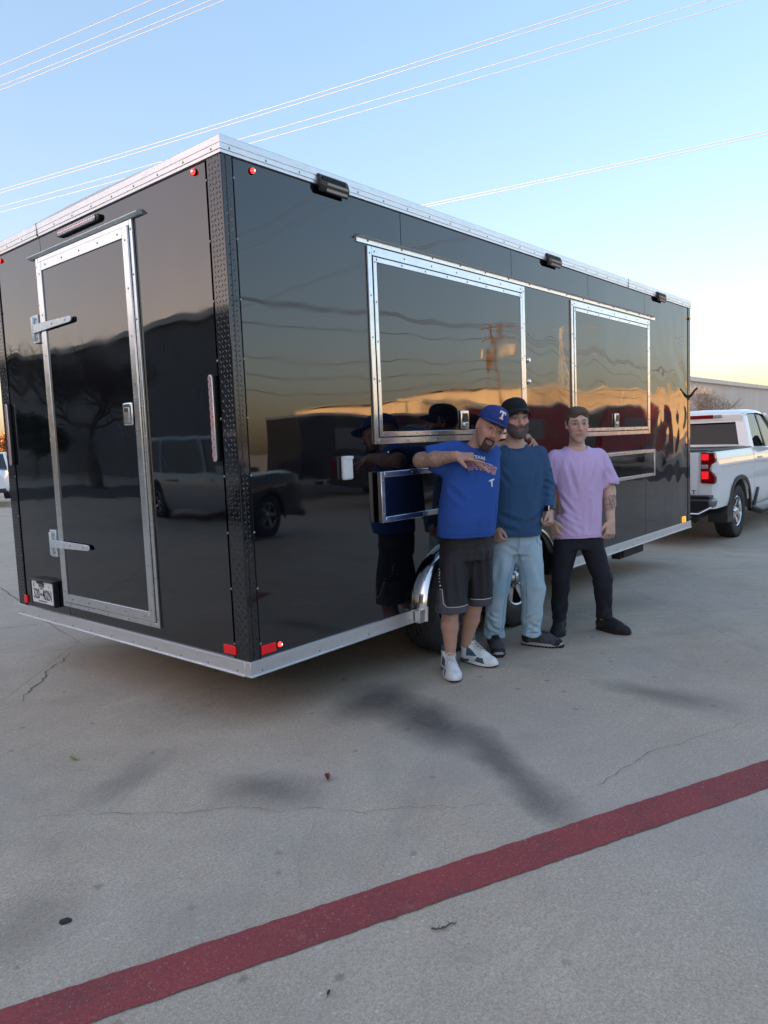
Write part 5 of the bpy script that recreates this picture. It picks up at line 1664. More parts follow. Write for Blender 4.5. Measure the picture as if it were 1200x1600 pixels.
def hand(F, wrist, fwd, nrm, side, curl=(25, 30, 25), spread=4, thumb=(35, 20), extended=None, scale=1.0):
    """wrist point, direction of the fingers, palm normal (palm faces that way), side=+1 if the thumb lies along fwd x nrm"""
    f = Vector(fwd).normalized(); n_ = Vector(nrm); n_ = (n_ - f * n_.dot(f)).normalized(); t = f.cross(n_) * side
    W_ = Vector(wrist); s_ = scale
    P = lambda a, b, c=0.0: W_ + (f * a + t * b + n_ * c) * s_
    for b in (-0.028, -0.010, 0.010, 0.028):
        F.cap(P(0.008, b * 0.6), P(0.085, b), 0.0145 * s_, 0.0125 * s_, 0.012)
    F.ell(tuple(P(0.035, 0.026, 0.008)), (0.020 * s_,) * 3, 0.012)
    lens = (0.040, 0.045, 0.042, 0.033)
    for i, b in enumerate((0.0335, 0.0115, -0.0110, -0.032)):
        cu = extended.get(i, curl) if extended else curl
        p = P(0.088, b); ang = 0; d0 = radians(-(spread + 3) * (i - 1.5))
        for j, (L, r) in enumerate(((lens[i], 0.0090), (lens[i] * 0.62, 0.0083), (lens[i] * 0.5, 0.0076))):
            ang += radians(cu[j]); d = (f * cos(ang) + n_ * sin(ang)); d = (d * cos(d0) + t * sin(-d0) * -1).normalized()
            q = p + d * L * s_; F.cap(p, q, r * s_, r * 0.93 * s_, 0.0012 if j else 0.006); p = q
    p = P(0.022, 0.036, 0.004); a1, a2 = radians(thumb[0]), radians(thumb[1])
    d = (f * cos(a1) + t * sin(a1) + n_ * 0.25).normalized(); q = p + d * 0.040 * s_; F.cap(p, q, 0.0135 * s_, 0.0115 * s_, 0.008)
    d = (f * cos(a1 - a2) + t * sin(a1 - a2) + n_ * 0.35).normalized(); r_ = q + d * 0.034 * s_; F.cap(q, r_, 0.0112 * s_, 0.009 * s_, 0.004)


def limb(F, pts, rs, k=0.02):
    for i in range(len(pts) - 1): F.cap(pts[i], pts[i + 1], rs[i], rs[i + 1], k)


def face_bits(parent, H, brow='brow', scale=1.0, brow_tilt=0.0, look=(0.0, 0.0)):
    """separate small parts of the head: eyes, brows"""
    for s_ in (-1, 1):
        e = MB().sphere((s_ * 0.031, -0.0872, 0.0150), 0.0100, 14, 8, (1.25, 0.52, 0.56), mtx=H @ Matrix.Translation((s_ * 0.031, -0.087, 0.015)) @ Matrix.Rotation(s_ * 0.32, 4, 'Z') @ Matrix.Translation((-s_ * 0.031, 0.087, -0.015))).build('eye', M['eye_white'], parent, smooth=True)
        MB().sphere((s_ * 0.031 + look[0], -0.0908, 0.0153 + look[1]), 0.0052, 10, 6, (1, 0.45, 1), mtx=H).build('iris', M['iris'], e, smooth=True)
        lid = [(s_ * (0.0185 + 0.026 * u), -0.0925 + 0.0085 * u * u, 0.0170 + 0.0062 * sin(pi * u) - 0.003 * u) for u in np.linspace(0, 1, 7)]
        MB().tube(lid, [0.0006, 0.0013, 0.0016, 0.0016, 0.0015, 0.0012, 0.0006], 5, mtx=H).build('eyelash', M['iris'], e, smooth=True)
        pts = [(s_ * (0.013 + 0.034 * u), -0.1015 + 0.020 * u ** 1.7, 0.0355 + 0.006 * sin(pi * u) + brow_tilt * (u - 0.5)) for u in np.linspace(0, 1, 7)]
        MB().tube(pts, [0.0016, 0.0030, 0.0034, 0.0032, 0.0028, 0.002, 0.001], 6, mtx=H).build('eyebrow', M[brow], parent, smooth=True)


def head_frame_points(v, H):
    I = np.array(H.inverted()); return v @ I[:3, :3].T + I[:3, 3]


def skin_color(base, H, stubble=0.0, tattoos=(), red=0.16):
    base = np.array(base)
    def f(v):
        c = np.tile(base, (len(v), 1)); h = head_frame_points(v, H)
        inh = (np.abs(h) < 0.16).all(axis=1)
        rr = blob(h, (0, -0.108, -0.018), (0.016, 0.03, 0.02)) + 0.8 * blob(h, (0.043, -0.07, -0.012), (0.02, 0.03, 0.02)) + 0.8 * blob(h, (-0.043, -0.07, -0.012), (0.02, 0.03, 0.02)) + 0.7 * blob(h, (0.08, 0.01, 0), (0.02, 0.03, 0.04)) + 0.7 * blob(h, (-0.08, 0.01, 0), (0.02, 0.03, 0.04))
        rr = np.clip(rr, 0, 1) * inh
        c *= (1 + rr[:, None] * np.array([red, -red * 0.9, -red * 0.8]))
        lips = np.clip(blob(h, (0, -0.093, -0.0575), (0.021, 0.02, 0.009)) * 1.6, 0, 1) * inh
        c = c * (1 - lips[:, None] * 0.8) + lips[:, None] * 0.8 * base * np.array([0.78, 0.48, 0.50])
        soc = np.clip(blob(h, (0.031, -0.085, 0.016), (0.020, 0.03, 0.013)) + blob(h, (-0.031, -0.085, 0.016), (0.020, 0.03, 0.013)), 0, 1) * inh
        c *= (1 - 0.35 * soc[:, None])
        if stubble:
            m_ = np.clip((-0.025 - h[:, 2]) / 0.02, 0, 1) * np.clip((0.02 - h[:, 1]) / 0.03, 0, 1) * inh * np.clip((h[:, 2] + 0.125) / 0.02, 0, 1)
            c *= (1 - stubble * m_[:, None])
        for (p, q, r, dens) in tattoos:
            p = np.array(p); q = np.array(q); u = np.clip(((v - p) @ (q - p)) / ((q - p) @ (q - p)), 0, 1)
            d = np.linalg.norm(v - (p + u[:, None] * (q - p)), axis=1)
            idx = np.where((d < r) & (u > 0.02) & (u < 0.98))[0]
            for i in idx:
                a = mnoise.noise(Vector(v[i]) * 55); b = mnoise.noise(Vector(v[i]) * 95 + Vector((5, 5, 5)))
                t_ = 1.0 if (abs(a) < 0.11 or abs(b) < 0.06) else 0.25
                c[i] = c[i] * (1 - dens * t_) + dens * t_ * np.array([0.055, 0.06, 0.062])
        return np.clip(c, 0, 1)
    return f


def beard_mesh(name, m, parent, H, lo, hi, mask, thick, h=0.003, jaw=1.0, w=1.0, seed=0):
    """hair that follows the head, kept only where mask(x,y,z in head frame) < 0"""
    F = SDF(lo, hi, h); head_sdf(F, H, jaw, w, False)
    g = np.meshgrid(*[(F.lo[k] + F.h * np.arange(F.n[k])) for k in range(3)], indexing='ij')
    P = np.stack([x.ravel() for x in g], 1); q = head_frame_points(P, H)
    mk = mask(q[:, 0], q[:, 1], q[:, 2]).reshape(F.a.shape)
    rag = 0.0022 * np.sin(q[:, 0] * 420 + seed) * np.sin(q[:, 2] * 380) * np.sin(q[:, 1] * 350)
    mk = mk + rag.reshape(F.a.shape)
    F.a = np.maximum(F.a - np.minimum(thick, 0.0012 - mk * 0.42), mk).astype(np.float32)      # thins out towards its edge
    def dsp(v):
        return np.array([0.0010 * mnoise.noise(Vector(p) * 150) for p in v])
    return F.mesh(name, m, parent, disp=dsp, smooth_it=1)


def cap_obj(parent, H, m, crown=(0.0835, 0.106, 0.094), z0=0.038, brim_len=0.072, flat=False, tilt=0.0, logo=None, back=0.012, label=None, trim_mat=None):
    """baseball cap: crown with six panels, button, brim; > parts"""
    A = H @ rotm(tilt, 0, 0, (0, 0, 0))
    mb = MB(); nu, nv = 36, 12
    def cp(th, ph):
        # th round, ph from 0 rim to 1 top
        a = crown[0] * cos(ph * pi / 2) ** 0.72; b = crown[1] * cos(ph * pi / 2) ** 0.72
        z = z0 + crown[2] * sin(ph * pi / 2) ** 0.95
        x = a * sin(th); y = back - b * cos(th)
        if cos(th) > 0.0: y -= 0.006 * cos(th) * sin(pi * min(1, ph * 1.3)); z += 0.006 * cos(th) ** 2 * sin(pi * ph)
        sm = 1 - 0.014 * (abs(sin(3 * th)) < 0.12)
        return (x * sm, back + (y - back) * sm, z)
    for j in range(nv):
        for i in range(nu): mb.v.append(cp(2 * pi * i / nu, j / nv * 0.97))
    mb.v.append((0, back, z0 + crown[2]))
    for j in range(nv - 1):
        for i in range(nu): mb.f.append((j * nu + i, j * nu + (i + 1) % nu, (j + 1) * nu + (i + 1) % nu, (j + 1) * nu + i))
    for i in range(nu): mb.f.append(((nv - 1) * nu + i, (nv - 1) * nu + (i + 1) % nu, nv * nu))
    mb.v = [tuple(A @ Vector(p)) for p in mb.v]
    c = mb.build('cap', m, parent, smooth=True, angle=80)
    so_ = c.modifiers.new('solid', 'SOLIDIFY'); so_.thickness = 0.002
    MB().sphere((0, back, z0 + crown[2] + 0.002), 0.006, 10, 6, (1, 1, 0.6), mtx=A).build('button', m, c, smooth=True)
    br = MB(); nr, na = 7, 22
    for j in range(nr):
        u = j / (nr - 1)
        for i in range(na):
            th = -1.18 + 2.36 * i / (na - 1)
            x = crown[0] * sin(th) * (1.0 + 0.04 * u); y = back - crown[1] * cos(th)
            ext = brim_len * (max(0.0, cos(th * 1.28)) ** 0.55) * u
            y -= ext + 0.002
            z = z0 + 0.004 - (0.10 if flat else 0.55) * x * x / 0.083 * u - 0.12 * ext - (0.012 if not flat else 0.004) * u * u
            br.v.append((x, y, z))
    for j in range(nr - 1):
        for i in range(na - 1): br.f.append((j * na + i, j * na + i + 1, (j + 1) * na + i + 1, (j + 1) * na + i))
    br.v = [tuple(A @ Vector(p)) for p in br.v]
    b = br.build('brim', m, c, smooth=True, angle=80)
    so_ = b.modifiers.new('solid', 'SOLIDIFY'); so_.thickness = 0.0045; so_.offset = 0
    if logo:
        # slab-serif letter T wrapped on the front of the crown, red drop shadow below white
        poly = [(-0.5, 1.0), (0.5, 1.0), (0.54, 0.62), (0.36, 0.62), (0.30, 0.80), (0.13, 0.80), (0.13, 0.16), (0.30, 0.12), (0.30, 0.0), (-0.30, 0.0), (-0.30, 0.12), (-0.13, 0.16), (-0.13, 0.80), (-0.30, 0.80), (-0.36, 0.62), (-0.54, 0.62)]
        def wrap(pl, off, dx, dz, nm, mm, sc=0.042):
            import mathutils
            tri = mathutils.geometry.tessellate_polygon([[Vector((p[0], p[1], 0)) for p in pl]])
            vs = []
            for (x, y) in pl:
                th = (x * sc * 0.95 + dx) / crown[0]; ph = 0.14 + (y * sc + dz) / crown[2] * 0.72
                q = Vector(cp(th, ph)); nrm = Vector((sin(th), -cos(th), 0.5)).normalized(); vs.append(tuple(A @ (q + nrm * off)))
            k = MB(); k.v = vs; k.f = [tuple(t) for t in tri]; o = k.build(nm, mm, c)
            sd_ = o.modifiers.new('solid', 'SOLIDIFY'); sd_.thickness = 0.002
        wrap(poly, 0.0035, 0.0, 0.0, 'cap_letter', M['print_white'])
        wrap(poly, 0.0018, -0.0028, -0.0028, 'letter_shadow', M['print_red'], 0.043)
    return c


def shoe(parent, heel, toe, style, h_ank=0.10):
    """one shoe from heel to toe point on the ground (local coords of the person)"""
    a = Vector((heel[0], heel[1], 0)); b = Vector((toe[0], toe[1], 0)); L = (b - a).length; d = (b - a).normalized()
    ang = math.atan2(d.y, d.x); Fm = Matrix.Translation(a) @ Matrix.Rotation(ang, 4, 'Z')
    S_ = SDF((min(a.x, b.x) - 0.10, min(a.y, b.y) - 0.10, -0.01), (max(a.x, b.x) + 0.10, max(a.y, b.y) + 0.10, h_ank + 0.07), 0.003)
    S_.frame(Fm); high = style == 'high'
    top = 0.162 if high else 0.092
    S_.cap((0.045, 0, 0.055), (0.050, 0, top), 0.046, 0.045 if high else 0.040, 0.02)
    S_.cap((0.05, 0, 0.05), (L * 0.62, 0, 0.045), 0.040, 0.040, 0.03)
    S_.cap((L * 0.25, 0, 0.085), (L * 0.66, 0, 0.052), 0.031, 0.030, 0.03)
    S_.ell((L * 0.78, 0.0, 0.032), (L * 0.22, 0.045, 0.034), 0.025)
    S_.ell((L * 0.68, 0.0, 0.025), (0.08, 0.050, 0.030), 0.02)
    S_.cap((0.05, 0, top - 0.02), (0.052, 0, top + 0.1), 0.034, 0.036, 0.004, op='sub')
    S_.box((L / 2, 0, -0.02), (L, 0.2, 0.032), 0.001, 0.0, op='sub')
    S_.box((L / 2, 0, top + 0.055 + 0.03), (L, 0.2, 0.055), 0.01, 0.0, op='sub', rot=(0, 6, 0))
    mm = {'high': ['shoe_white', 'shoe_teal', 'shoe_teal'], 'trail': ['shoe_grey', 'shoe_black', 'shoe_black'], 'skate': ['shoe_black', 'shoe_black', 'shoe_black']}[style]
    I = np.array(Fm.inverted())
    def fm(c):
        q = c @ I[:3, :3].T + I[:3, 3]; x, y, z = q[:, 0], q[:, 1], q[:, 2]; r = np.zeros(len(c), int)
        if high:
            ay = np.abs(y)
            r[(ay > 0.022) & (x > 0.070) & (x < 0.150) & (z > 0.052 + (x - 0.07) * 0.10) & (z < 0.112 - (x - 0.07) * 0.62)] = 1
            r[(ay > 0.030) & (x > 0.135 + (z - 0.03) * 0.8) & (x < 0.215 - (z - 0.03) * 0.6) & (z > 0.026) & (z < 0.056)] = 1
            r[(x < 0.11) & (z > 0.138)] = 1
            r[(x < 0.028) & (z > 0.05) & (z < 0.09)] = 1
        elif style == 'trail':
            r[(x > L * 0.86) & (z < 0.055)] = 1; r[(x < 0.05) & (z < 0.085)] = 1
            r[(np.abs(y) < 0.018) & (x > 0.09) & (x < L * 0.65) & (z > 0.06)] = 1
        return r
    sh = S_.mesh('shoe', None, parent, mats=[M[k] for k in mm], faces_mat=fm, smooth_it=2)
    # sole follows the outline
    def outline(sc, n=40):
        pts = []
        for k in range(n):
            t = 2 * pi * k / n; u = 0.5 - 0.5 * cos(t); s_ = math.copysign(1, sin(t)) if abs(sin(t)) > 1e-6 else 0
            w_ = (0.034 + 0.015 * sin(pi * min(1, u * 1.05)) ** 1 + 0.010 * math.exp(-((u - 0.72) / 0.2) ** 2)) * abs(sin(t)) ** 0.42
            pts.append((-0.004 + (L + 0.010) * u, s_ * w_ * sc))
        return pts
    def ring_solid(name, m, z0, z1, sc, par, rise=0.008):
        p = outline(sc); n = len(p); k = MB()
        for z in (z0, z1):
            for (x, y) in p: k.v.append(tuple(Fm @ Vector((x, y, z + rise * max(0, (x / L - 0.8) / 0.2) ** 2))))
        k.f = [tuple(range(n - 1, -1, -1)), tuple(range(n, 2 * n))] + [(i, (i + 1) % n, n + (i + 1) % n, n + i) for i in range(n)]
        return k.build(name, m, par, bevel=0.003, smooth=True)
    if style == 'high':
        ring_solid('sole', M['shoe_white'], 0.007, 0.026, 1.03, sh); ring_solid('outsole', M['sole_black'], 0.001, 0.007, 1.0, sh)
        lp = MB(); lp.cbox((0.055, 0.044, 0.022), (0.07, 0.006, 0.016), Fm); lp.cbox((0.055, -0.044, 0.022), (0.07, 0.006, 0.016), Fm); lp.build('heel_window', M['shoe_teal'], sh)
    elif style == 'trail':
        ring_solid('sole', M['sole_grey'], 0.010, 0.028, 1.05, sh)
        ou = ring_solid('outsole', M['sole_black'], 0.003, 0.010, 1.02, sh)
        lg = MB(); pts = outline(1.0, 34)
        for (x, y) in pts: lg.cbox((x * 0.985 + 0.002, y * 0.96, 0.006), (0.011, 0.011, 0.012), Fm)
        kind(lg.build('lug', M['sole_black'], ou), 'stuff')
    else:
        ring_solid('sole', M['sole_black'], 0.001, 0.024, 1.04, sh, 0.004)
    # tongue and laces
    tn = MB(); zt = top
    lace_m = {'high': M['piping_white'], 'trail': M['shoe_black'], 'skate': M['shoe_black']}[style]
    x0, x1 = (0.085, 0.175) if high else (0.10, 0.175); zz0, zz1 = (0.143, 0.086) if high else (0.112, 0.085)
    lc_ = MB(); n = 6
    for k in range(n):
        u = k / (n - 1); x = x0 + (x1 - x0) * u; z = zz0 + (zz1 - zz0) * u
        for s_ in (-1, 1):
            lc_.tube([(x, -s_ * 0.024, z - 0.006), (x + 0.006, 0, z + 0.004), (x + 0.012, s_ * 0.024, z - 0.008)], 0.0030, 5, mtx=Fm)
    kind(lc_.build('laces', lace_m, sh), 'stuff')
    if high:
        tn.add([(0.075, -0.026, 0.12), (0.075, 0.026, 0.12), (0.088, 0.024, 0.185), (0.088, -0.024, 0.185), (0.090, -0.026, 0.12), (0.090, 0.026, 0.12), (0.097, 0.022, 0.182), (0.097, -0.022, 0.182)],
               [(0, 1, 2, 3), (7, 6, 5, 4), (0, 4, 5, 1), (1, 5, 6, 2), (2, 6, 7, 3), (3, 7, 4, 0)], Fm)
        tn.build('tongue', M['sock_teal'], sh, bevel=0.006, smooth=True)
    return sh


def wrap_print(parent, name, me, mtx, target, m, d=Vector((0, 1, 0)), off=0.0035):
    """lay flat lettering onto the cloth by casting it along d"""
    from mathutils.bvhtree import BVHTree
    tm = target.data
    bv = BVHTree.FromPolygons([v.co.copy() for v in tm.vertices], [tuple(p.vertices) for p in tm.polygons])
    me.transform(mtx)
    for v in me.vertices:
        h = bv.ray_cast(v.co - d * 0.5, d)
        if h[0] is not None: v.co = h[0] - d * off
    me.materials.clear(); me.materials.append(m)
    o = bpy.data.objects.new(name, me); C.objects.link(o); o.parent = parent
    so_ = o.modifiers.new('solid', 'SOLIDIFY'); so_.thickness = 0.0012
    return o
PRZ = radians(-49.504)

# ================================================================== man in the lilac T-shirt (right)
P3 = thing('person', 'man in a lilac T-shirt and black trousers, standing with his arms hanging', 'person', (2.66, -0.50, 0), PRZ, 'men standing beside the trailer')
H3 = rotm(4, 0, -3, (-0.030, 0.0, 1.498)) @ Matrix.Diagonal((1.0, 1.0, 1.06, 1))
F = SDF((-0.36, -0.22, 0.03), (0.34, 0.22, 1.66), 0.004)
head_sdf(F, H3, 1.06, 0.98)
F.cap((-0.028, 0.022, 1.46), (-0.026, 0.038, 1.32), 0.050, 0.056, 0.022)
F.loft([(0.66, -0.03, 0.02, 0.155, 0.10), (0.80, -0.03, 0.02, 0.145, 0.09), (1.05, -0.03, 0.02, 0.155, 0.10), (1.2, -0.03, 0.02, 0.17, 0.105), (1.28, -0.03, 0.03, 0.15, 0.085), (1.345, -0.027, 0.035, 0.07, 0.06)], 0.03)
limb(F, [(-0.19, 0.03, 1.255), (-0.245, 0.03, 1.02), (-0.236, -0.02, 0.825)], [0.052, 0.043, 0.029])
limb(F, [(0.135, 0.03, 1.255), (0.198, 0.04, 1.02), (0.190, -0.03, 0.815)], [0.052, 0.044, 0.030])
limb(F, [(-0.236, 0.03, 1.03), (-0.236, 0.0, 0.94)], [0.043, 0.042]); limb(F, [(0.200, 0.04, 1.03), (0.197, 0.01, 0.93)], [0.044, 0.043])
hand(F, (-0.228, -0.035, 0.825), (0.24, -0.12, -1), (0.55, 0.4, 0), 1, curl=(22, 30, 22), thumb=(30, 10))
hand(F, (0.188, -0.045, 0.812), (-0.10, -0.10, -1), (-0.35, 0.9, 0), -1, curl=(38, 48, 30), thumb=(32, 12))
for (hx, kx, ax3, ky, ay_) in ((-0.115, -0.168, -0.172, -0.02, 0.05), (0.055, 0.128, 0.145, -0.03, 0.02)):
    limb(F, [(hx, 0.02, 0.70), (kx, ky, 0.40), (ax3, ay_, 0.09)], [0.075, 0.05, 0.034])
body3 = F.mesh('body', M['skin'], P3, color=skin_color((0.68, 0.45, 0.35), H3, 0.18, tattoos=[((0.23, -0.03, 1.0), (0.235, -0.04, 0.90), 0.055, 0.75), ((0.17, 0.0, 0.98), (0.165, -0.02, 0.88), 0.045, 0.7)], red=0.2))
face_bits(P3, H3, 'brow_brown', brow_tilt=-0.003)
def hair3(x, y, z):
    # recessed hairline with a parting, sideburns before the ears, cropped nape
    front = 0.060 + 0.010 * np.sin(x * 70 + 0.9) - 0.55 * np.maximum(0, np.abs(x) - 0.050)
    burn = np.where(np.abs(x) > 0.05, -0.002, front)
    line = np.where(y < -0.050, front, np.where(y < -0.022, front + (burn - front) * (y + 0.050) / 0.028, np.where(y < -0.004, burn, np.where(y < 0.024, 0.040 + 0 * y, -0.055 + 0 * y))))
    return line - z
FH = SDF((-0.16, -0.15, 1.42), (0.10, 0.17, 1.69), 0.0035); head_sdf(FH, H3, 1.06, 0.98, False)
FH.frame(H3)
FH.ell((0.010, -0.045, 0.088), (0.050, 0.036, 0.020), 0.02); FH.ell((-0.004, 0.005, 0.104), (0.055, 0.066, 0.012), 0.02); FH.frame()
g = np.meshgrid(*[(FH.lo[k] + FH.h * np.arange(FH.n[k])) for k in range(3)], indexing='ij')
q = head_frame_points(np.stack([x.ravel() for x in g], 1), H3)
mk = hair3(q[:, 0], q[:, 1], q[:, 2]).reshape(FH.a.shape)
FH.a = np.maximum(FH.a - np.minimum(0.0050, 0.0008 - mk * 0.22), mk + 0.0012 * np.sin(q[:, 0] * 900).reshape(mk.shape)).astype(np.float32)
FH.mesh('hair', M['hair_brown'], P3, smooth_it=2, disp=lambda v: np.array([0.0016 * mnoise.noise(Vector((p[0] * 140, p[1] * 30, p[2] * 60))) for p in v]))
# T-shirt
G_ = SDF((-0.36, -0.24, 0.69), (0.34, 0.24, 1.40), 0.005)
G_.loft([(0.70, -0.040, 0.012, 0.172, 0.118), (0.80, -0.036, 0.012, 0.170, 0.118), (0.95, -0.032, 0.012, 0.165, 0.118), (1.10, -0.032, 0.012, 0.172, 0.122), (1.20, -0.030, 0.015, 0.185, 0.122),
         (1.265, -0.028, 0.024, 0.178, 0.108), (1.31, -0.028, 0.032, 0.135, 0.088), (1.35, -0.026, 0.036, 0.072, 0.068)], 0.02, n=2.5)
G_.cap((-0.175, 0.03, 1.262), (-0.252, 0.028, 1.085), 0.073, 0.076, 0.03, flat=False)
G_.cap((0.112, 0.03, 1.265), (0.196, 0.036, 1.085), 0.072, 0.078, 0.03)
G_.cap((-0.246, 0.03, 1.10), (-0.272, 0.026, 0.94), 0.062, 0.075, 0.003, op='sub', flat=True)
G_.cap((0.190, 0.036, 1.10), (0.225, 0.040, 0.94), 0.066, 0.080, 0.003, op='sub', flat=True)
G_.box((-0.27, 0.03, 0.96), (0.10, 0.14, 0.11), 0.002, 0.0, op='sub', rot=(0, -12, 0)); G_.box((0.245, 0.03, 0.955), (0.092, 0.14, 0.11), 0.002, 0.0, op='sub', rot=(0, 12, 0))
G_.loft([(0.69, -0.040, 0.012, 0.164, 0.110), (0.74, -0.040, 0.012, 0.164, 0.110)], 0.0, op='sub')
G_.cap((-0.028, -0.030, 1.375), (-0.026, 0.05, 1.345), 0.067, 0.064, 0.006, op='sub')
def w3(v): return 0.6 + 0.8 * np.exp(-((v[:, 2] - 0.85) / 0.18) ** 2) + 0.6 * np.exp(-((v[:, 2] - 1.27) / 0.08) ** 2)
G_.mesh('t_shirt', M['tee_lilac'], P3, disp=drape(0.0075, 1.0, 0.35, 3.1, 15, w3, creases=[
    ((-0.13, -0.095, 1.25), (-0.07, -0.11, 1.02), 0.006, 0.016), ((0.09, -0.095, 1.24), (0.04, -0.11, 1.06), 0.006, 0.015), ((-0.02, -0.10, 1.26), (-0.03, -0.11, 1.12), 0.004, 0.012),
    ((-0.19, -0.06, 1.02), (-0.08, -0.108, 0.86), 0.008, 0.015), ((-0.195, -0.05, 0.95), (-0.06, -0.106, 0.81), 0.008, 0.014), ((-0.19, -0.05, 0.88), (-0.04, -0.106, 0.765), 0.007, 0.013),
    ((-0.19, -0.05, 0.82), (-0.08, -0.10, 0.73), 0.006, 0.012), ((0.02, -0.106, 0.96), (0.01, -0.106, 0.75), 0.005, 0.014), ((0.10, -0.09, 0.92), (0.09, -0.09, 0.74), 0.005, 0.013),
    ((0.14, -0.03, 1.20), (0.20, -0.04, 1.12), 0.006, 0.014), ((0.12, -0.05, 1.16), (0.16, -0.06, 0.98), 0.006, 0.014)]))
neckr = MB(); N = 36
neckr.tube([(-0.027 + 0.066 * cos(2 * pi * k / N), 0.012 + 0.058 * sin(2 * pi * k / N), 1.333 + 0.026 * sin(2 * pi * k / N) + 0.004) for k in range(N + 1)], 0.0055, 6)
neckr.build('neckband', M['tee_lilac'], P3, smooth=True)
# trousers
G_ = SDF((-0.30, -0.20, 0.06), (0.30, 0.20, 0.80), 0.005)
G_.loft([(0.62, -0.032, 0.02, 0.158, 0.108), (0.70, -0.032, 0.02, 0.165, 0.112), (0.79, -0.032, 0.02, 0.155, 0.105)], 0.0)
G_.loft([(0.095, -0.170, 0.045, 0.056, 0.064), (0.14, -0.172, 0.04, 0.052, 0.062), (0.26, -0.172, 0.015, 0.060, 0.068), (0.40, -0.166, -0.015, 0.066, 0.072), (0.55, -0.138, 0.005, 0.082, 0.088), (0.68, -0.114, 0.02, 0.086, 0.100)], 0.03)
G_.loft([(0.095, 0.146, 0.018, 0.060, 0.066), (0.14, 0.146, 0.015, 0.054, 0.062), (0.26, 0.140, 0.0, 0.063, 0.068), (0.40, 0.126, -0.025, 0.070, 0.074), (0.55, 0.085, 0.0, 0.084, 0.090), (0.68, 0.050, 0.02, 0.088, 0.100)], 0.03)
G_.mesh('trousers', M['denim_black'], P3, disp=drape(0.010, 0.7, 1.3, 7.7, 16, lambda v: 0.35 + 1.2 * np.exp(-((v[:, 2] - 0.16) / 0.11) ** 2) + 0.7 * np.exp(-((v[:, 2] - 0.38) / 0.07) ** 2), creases=rings(-0.17, 0.03, 0.058, (0.11, 0.14, 0.18, 0.22, 0.36, 0.40, 0.43), 3) + rings(0.143, 0.005, 0.060, (0.11, 0.135, 0.17, 0.21, 0.25, 0.35, 0.39, 0.42), 5)
            + [((-0.03, -0.08, 0.66), (-0.10, -0.08, 0.70), 0.006, 0.012), ((-0.03, -0.08, 0.66), (0.05, -0.085, 0.71), 0.006, 0.012), ((-0.035, -0.06, 0.62), (-0.11, -0.08, 0.60), 0.005, 0.013)]))
shoe(P3, (-0.150, 0.115), (-0.235, -0.135), 'skate')
shoe(P3, (0.115, 0.075), (0.285, -0.135), 'skate')

# ================================================================== man in navy shirt and jeans (middle)
P2 = thing('person', 'bearded man in black cap, navy shirt and light jeans, standing in the middle', 'person', (2.04, -0.277, 0), PRZ, 'men standing beside the trailer')
H2 = rotm(3, -2, 10, (0.044, -0.01, 1.545)) @ Matrix.Diagonal((1.04, 1.04, 1.06, 1))
F = SDF((-0.34, -0.24, 0.03), (0.40, 0.24, 1.70), 0.004)
head_sdf(F, H2, 1.12, 1.0)
F.cap((0.046, 0.02, 1.50), (0.046, 0.04, 1.38), 0.056, 0.062, 0.022)
F.loft([(0.70, 0.03, 0.03, 0.155, 0.11), (0.95, 0.03, 0.02, 0.16, 0.12), (1.2, 0.04, 0.02, 0.175, 0.115), (1.32, 0.045, 0.03, 0.15, 0.09), (1.39, 0.046, 0.035, 0.07, 0.06)], 0.03)
limb(F, [(-0.105, 0.04, 1.300), (-0.140, 0.03, 1.08), (-0.118, -0.06, 0.845)], [0.05, 0.043, 0.030])
limb(F, [(0.205, 0.03, 1.315), (0.262, 0.05, 1.10), (0.250, -0.05, 0.945)], [0.05, 0.043, 0.030])
hand(F, (-0.116, -0.075, 0.845), (0.18, -0.25, -1), (0.75, 0.6, 0), 1, scale=0.95, curl=(70, 75, 45), thumb=(26, 22))
hand(F, (0.248, -0.062, 0.940), (-0.02, -0.35, -1), (-0.75, 0.4, 0), -1, scale=0.92, curl=(70, 75, 45), thumb=(30, 18))
for (hx, kx, ax3, ky, ay_) in ((-0.05, -0.105, -0.135, -0.04, 0.03), (0.115, 0.130, 0.125, -0.02, 0.04)):
    limb(F, [(hx, 0.02, 0.72), (kx, ky, 0.42), (ax3, ay_, 0.10)], [0.08, 0.055, 0.038])
F.mesh('body', M['skin'], P2, color=skin_color((0.62, 0.39, 0.30), H2, 0.45, red=0.22))
face_bits(P2, H2, 'brow', look=(-0.002, 0.0), brow_tilt=-0.004)
def beard_mask2(x, y, z):
    # full short beard: jaw, chin, moustache; open round the lips
    top = z - (-0.016 - 0.030 * np.exp(-(x / 0.034) ** 2) + 0.55 * np.maximum(0, np.abs(x) - 0.052))
    lips = 0.0105 - np.sqrt((x / 2.3) ** 2 + (z + 0.0575) ** 2 * 1.1)
    nose = np.maximum(-0.0385 - z, np.abs(x) - 0.03) * -1
    m_ = np.maximum(np.maximum(top, y - 0.012), lips)
    must = np.maximum.reduce([z + 0.036, -0.055 - z, np.abs(x) - 0.031, y + 0.06, lips])
    return np.minimum(m_, must)
beard_mesh('beard', M['beard_grey'], P2, H2, (-0.08, -0.15, 1.40), (0.17, 0.10, 1.60), beard_mask2, 0.0050, 0.003, 1.12, 1.0, 1)
beard_mesh('hair', M['beard_dark'], P2, H2, (-0.08, -0.12, 1.45), (0.17, 0.16, 1.66), lambda x, y, z: np.maximum(np.maximum(-0.01 - z - 0.02, z - 0.06), -y - 0.010 - 0.0 * x), 0.007, 0.0035, 1.12, 1.0, 1)
cap_obj(P2, H2, M['cap_black'], crown=(0.084, 0.106, 0.080), z0=0.060, brim_len=0.060, tilt=-6)
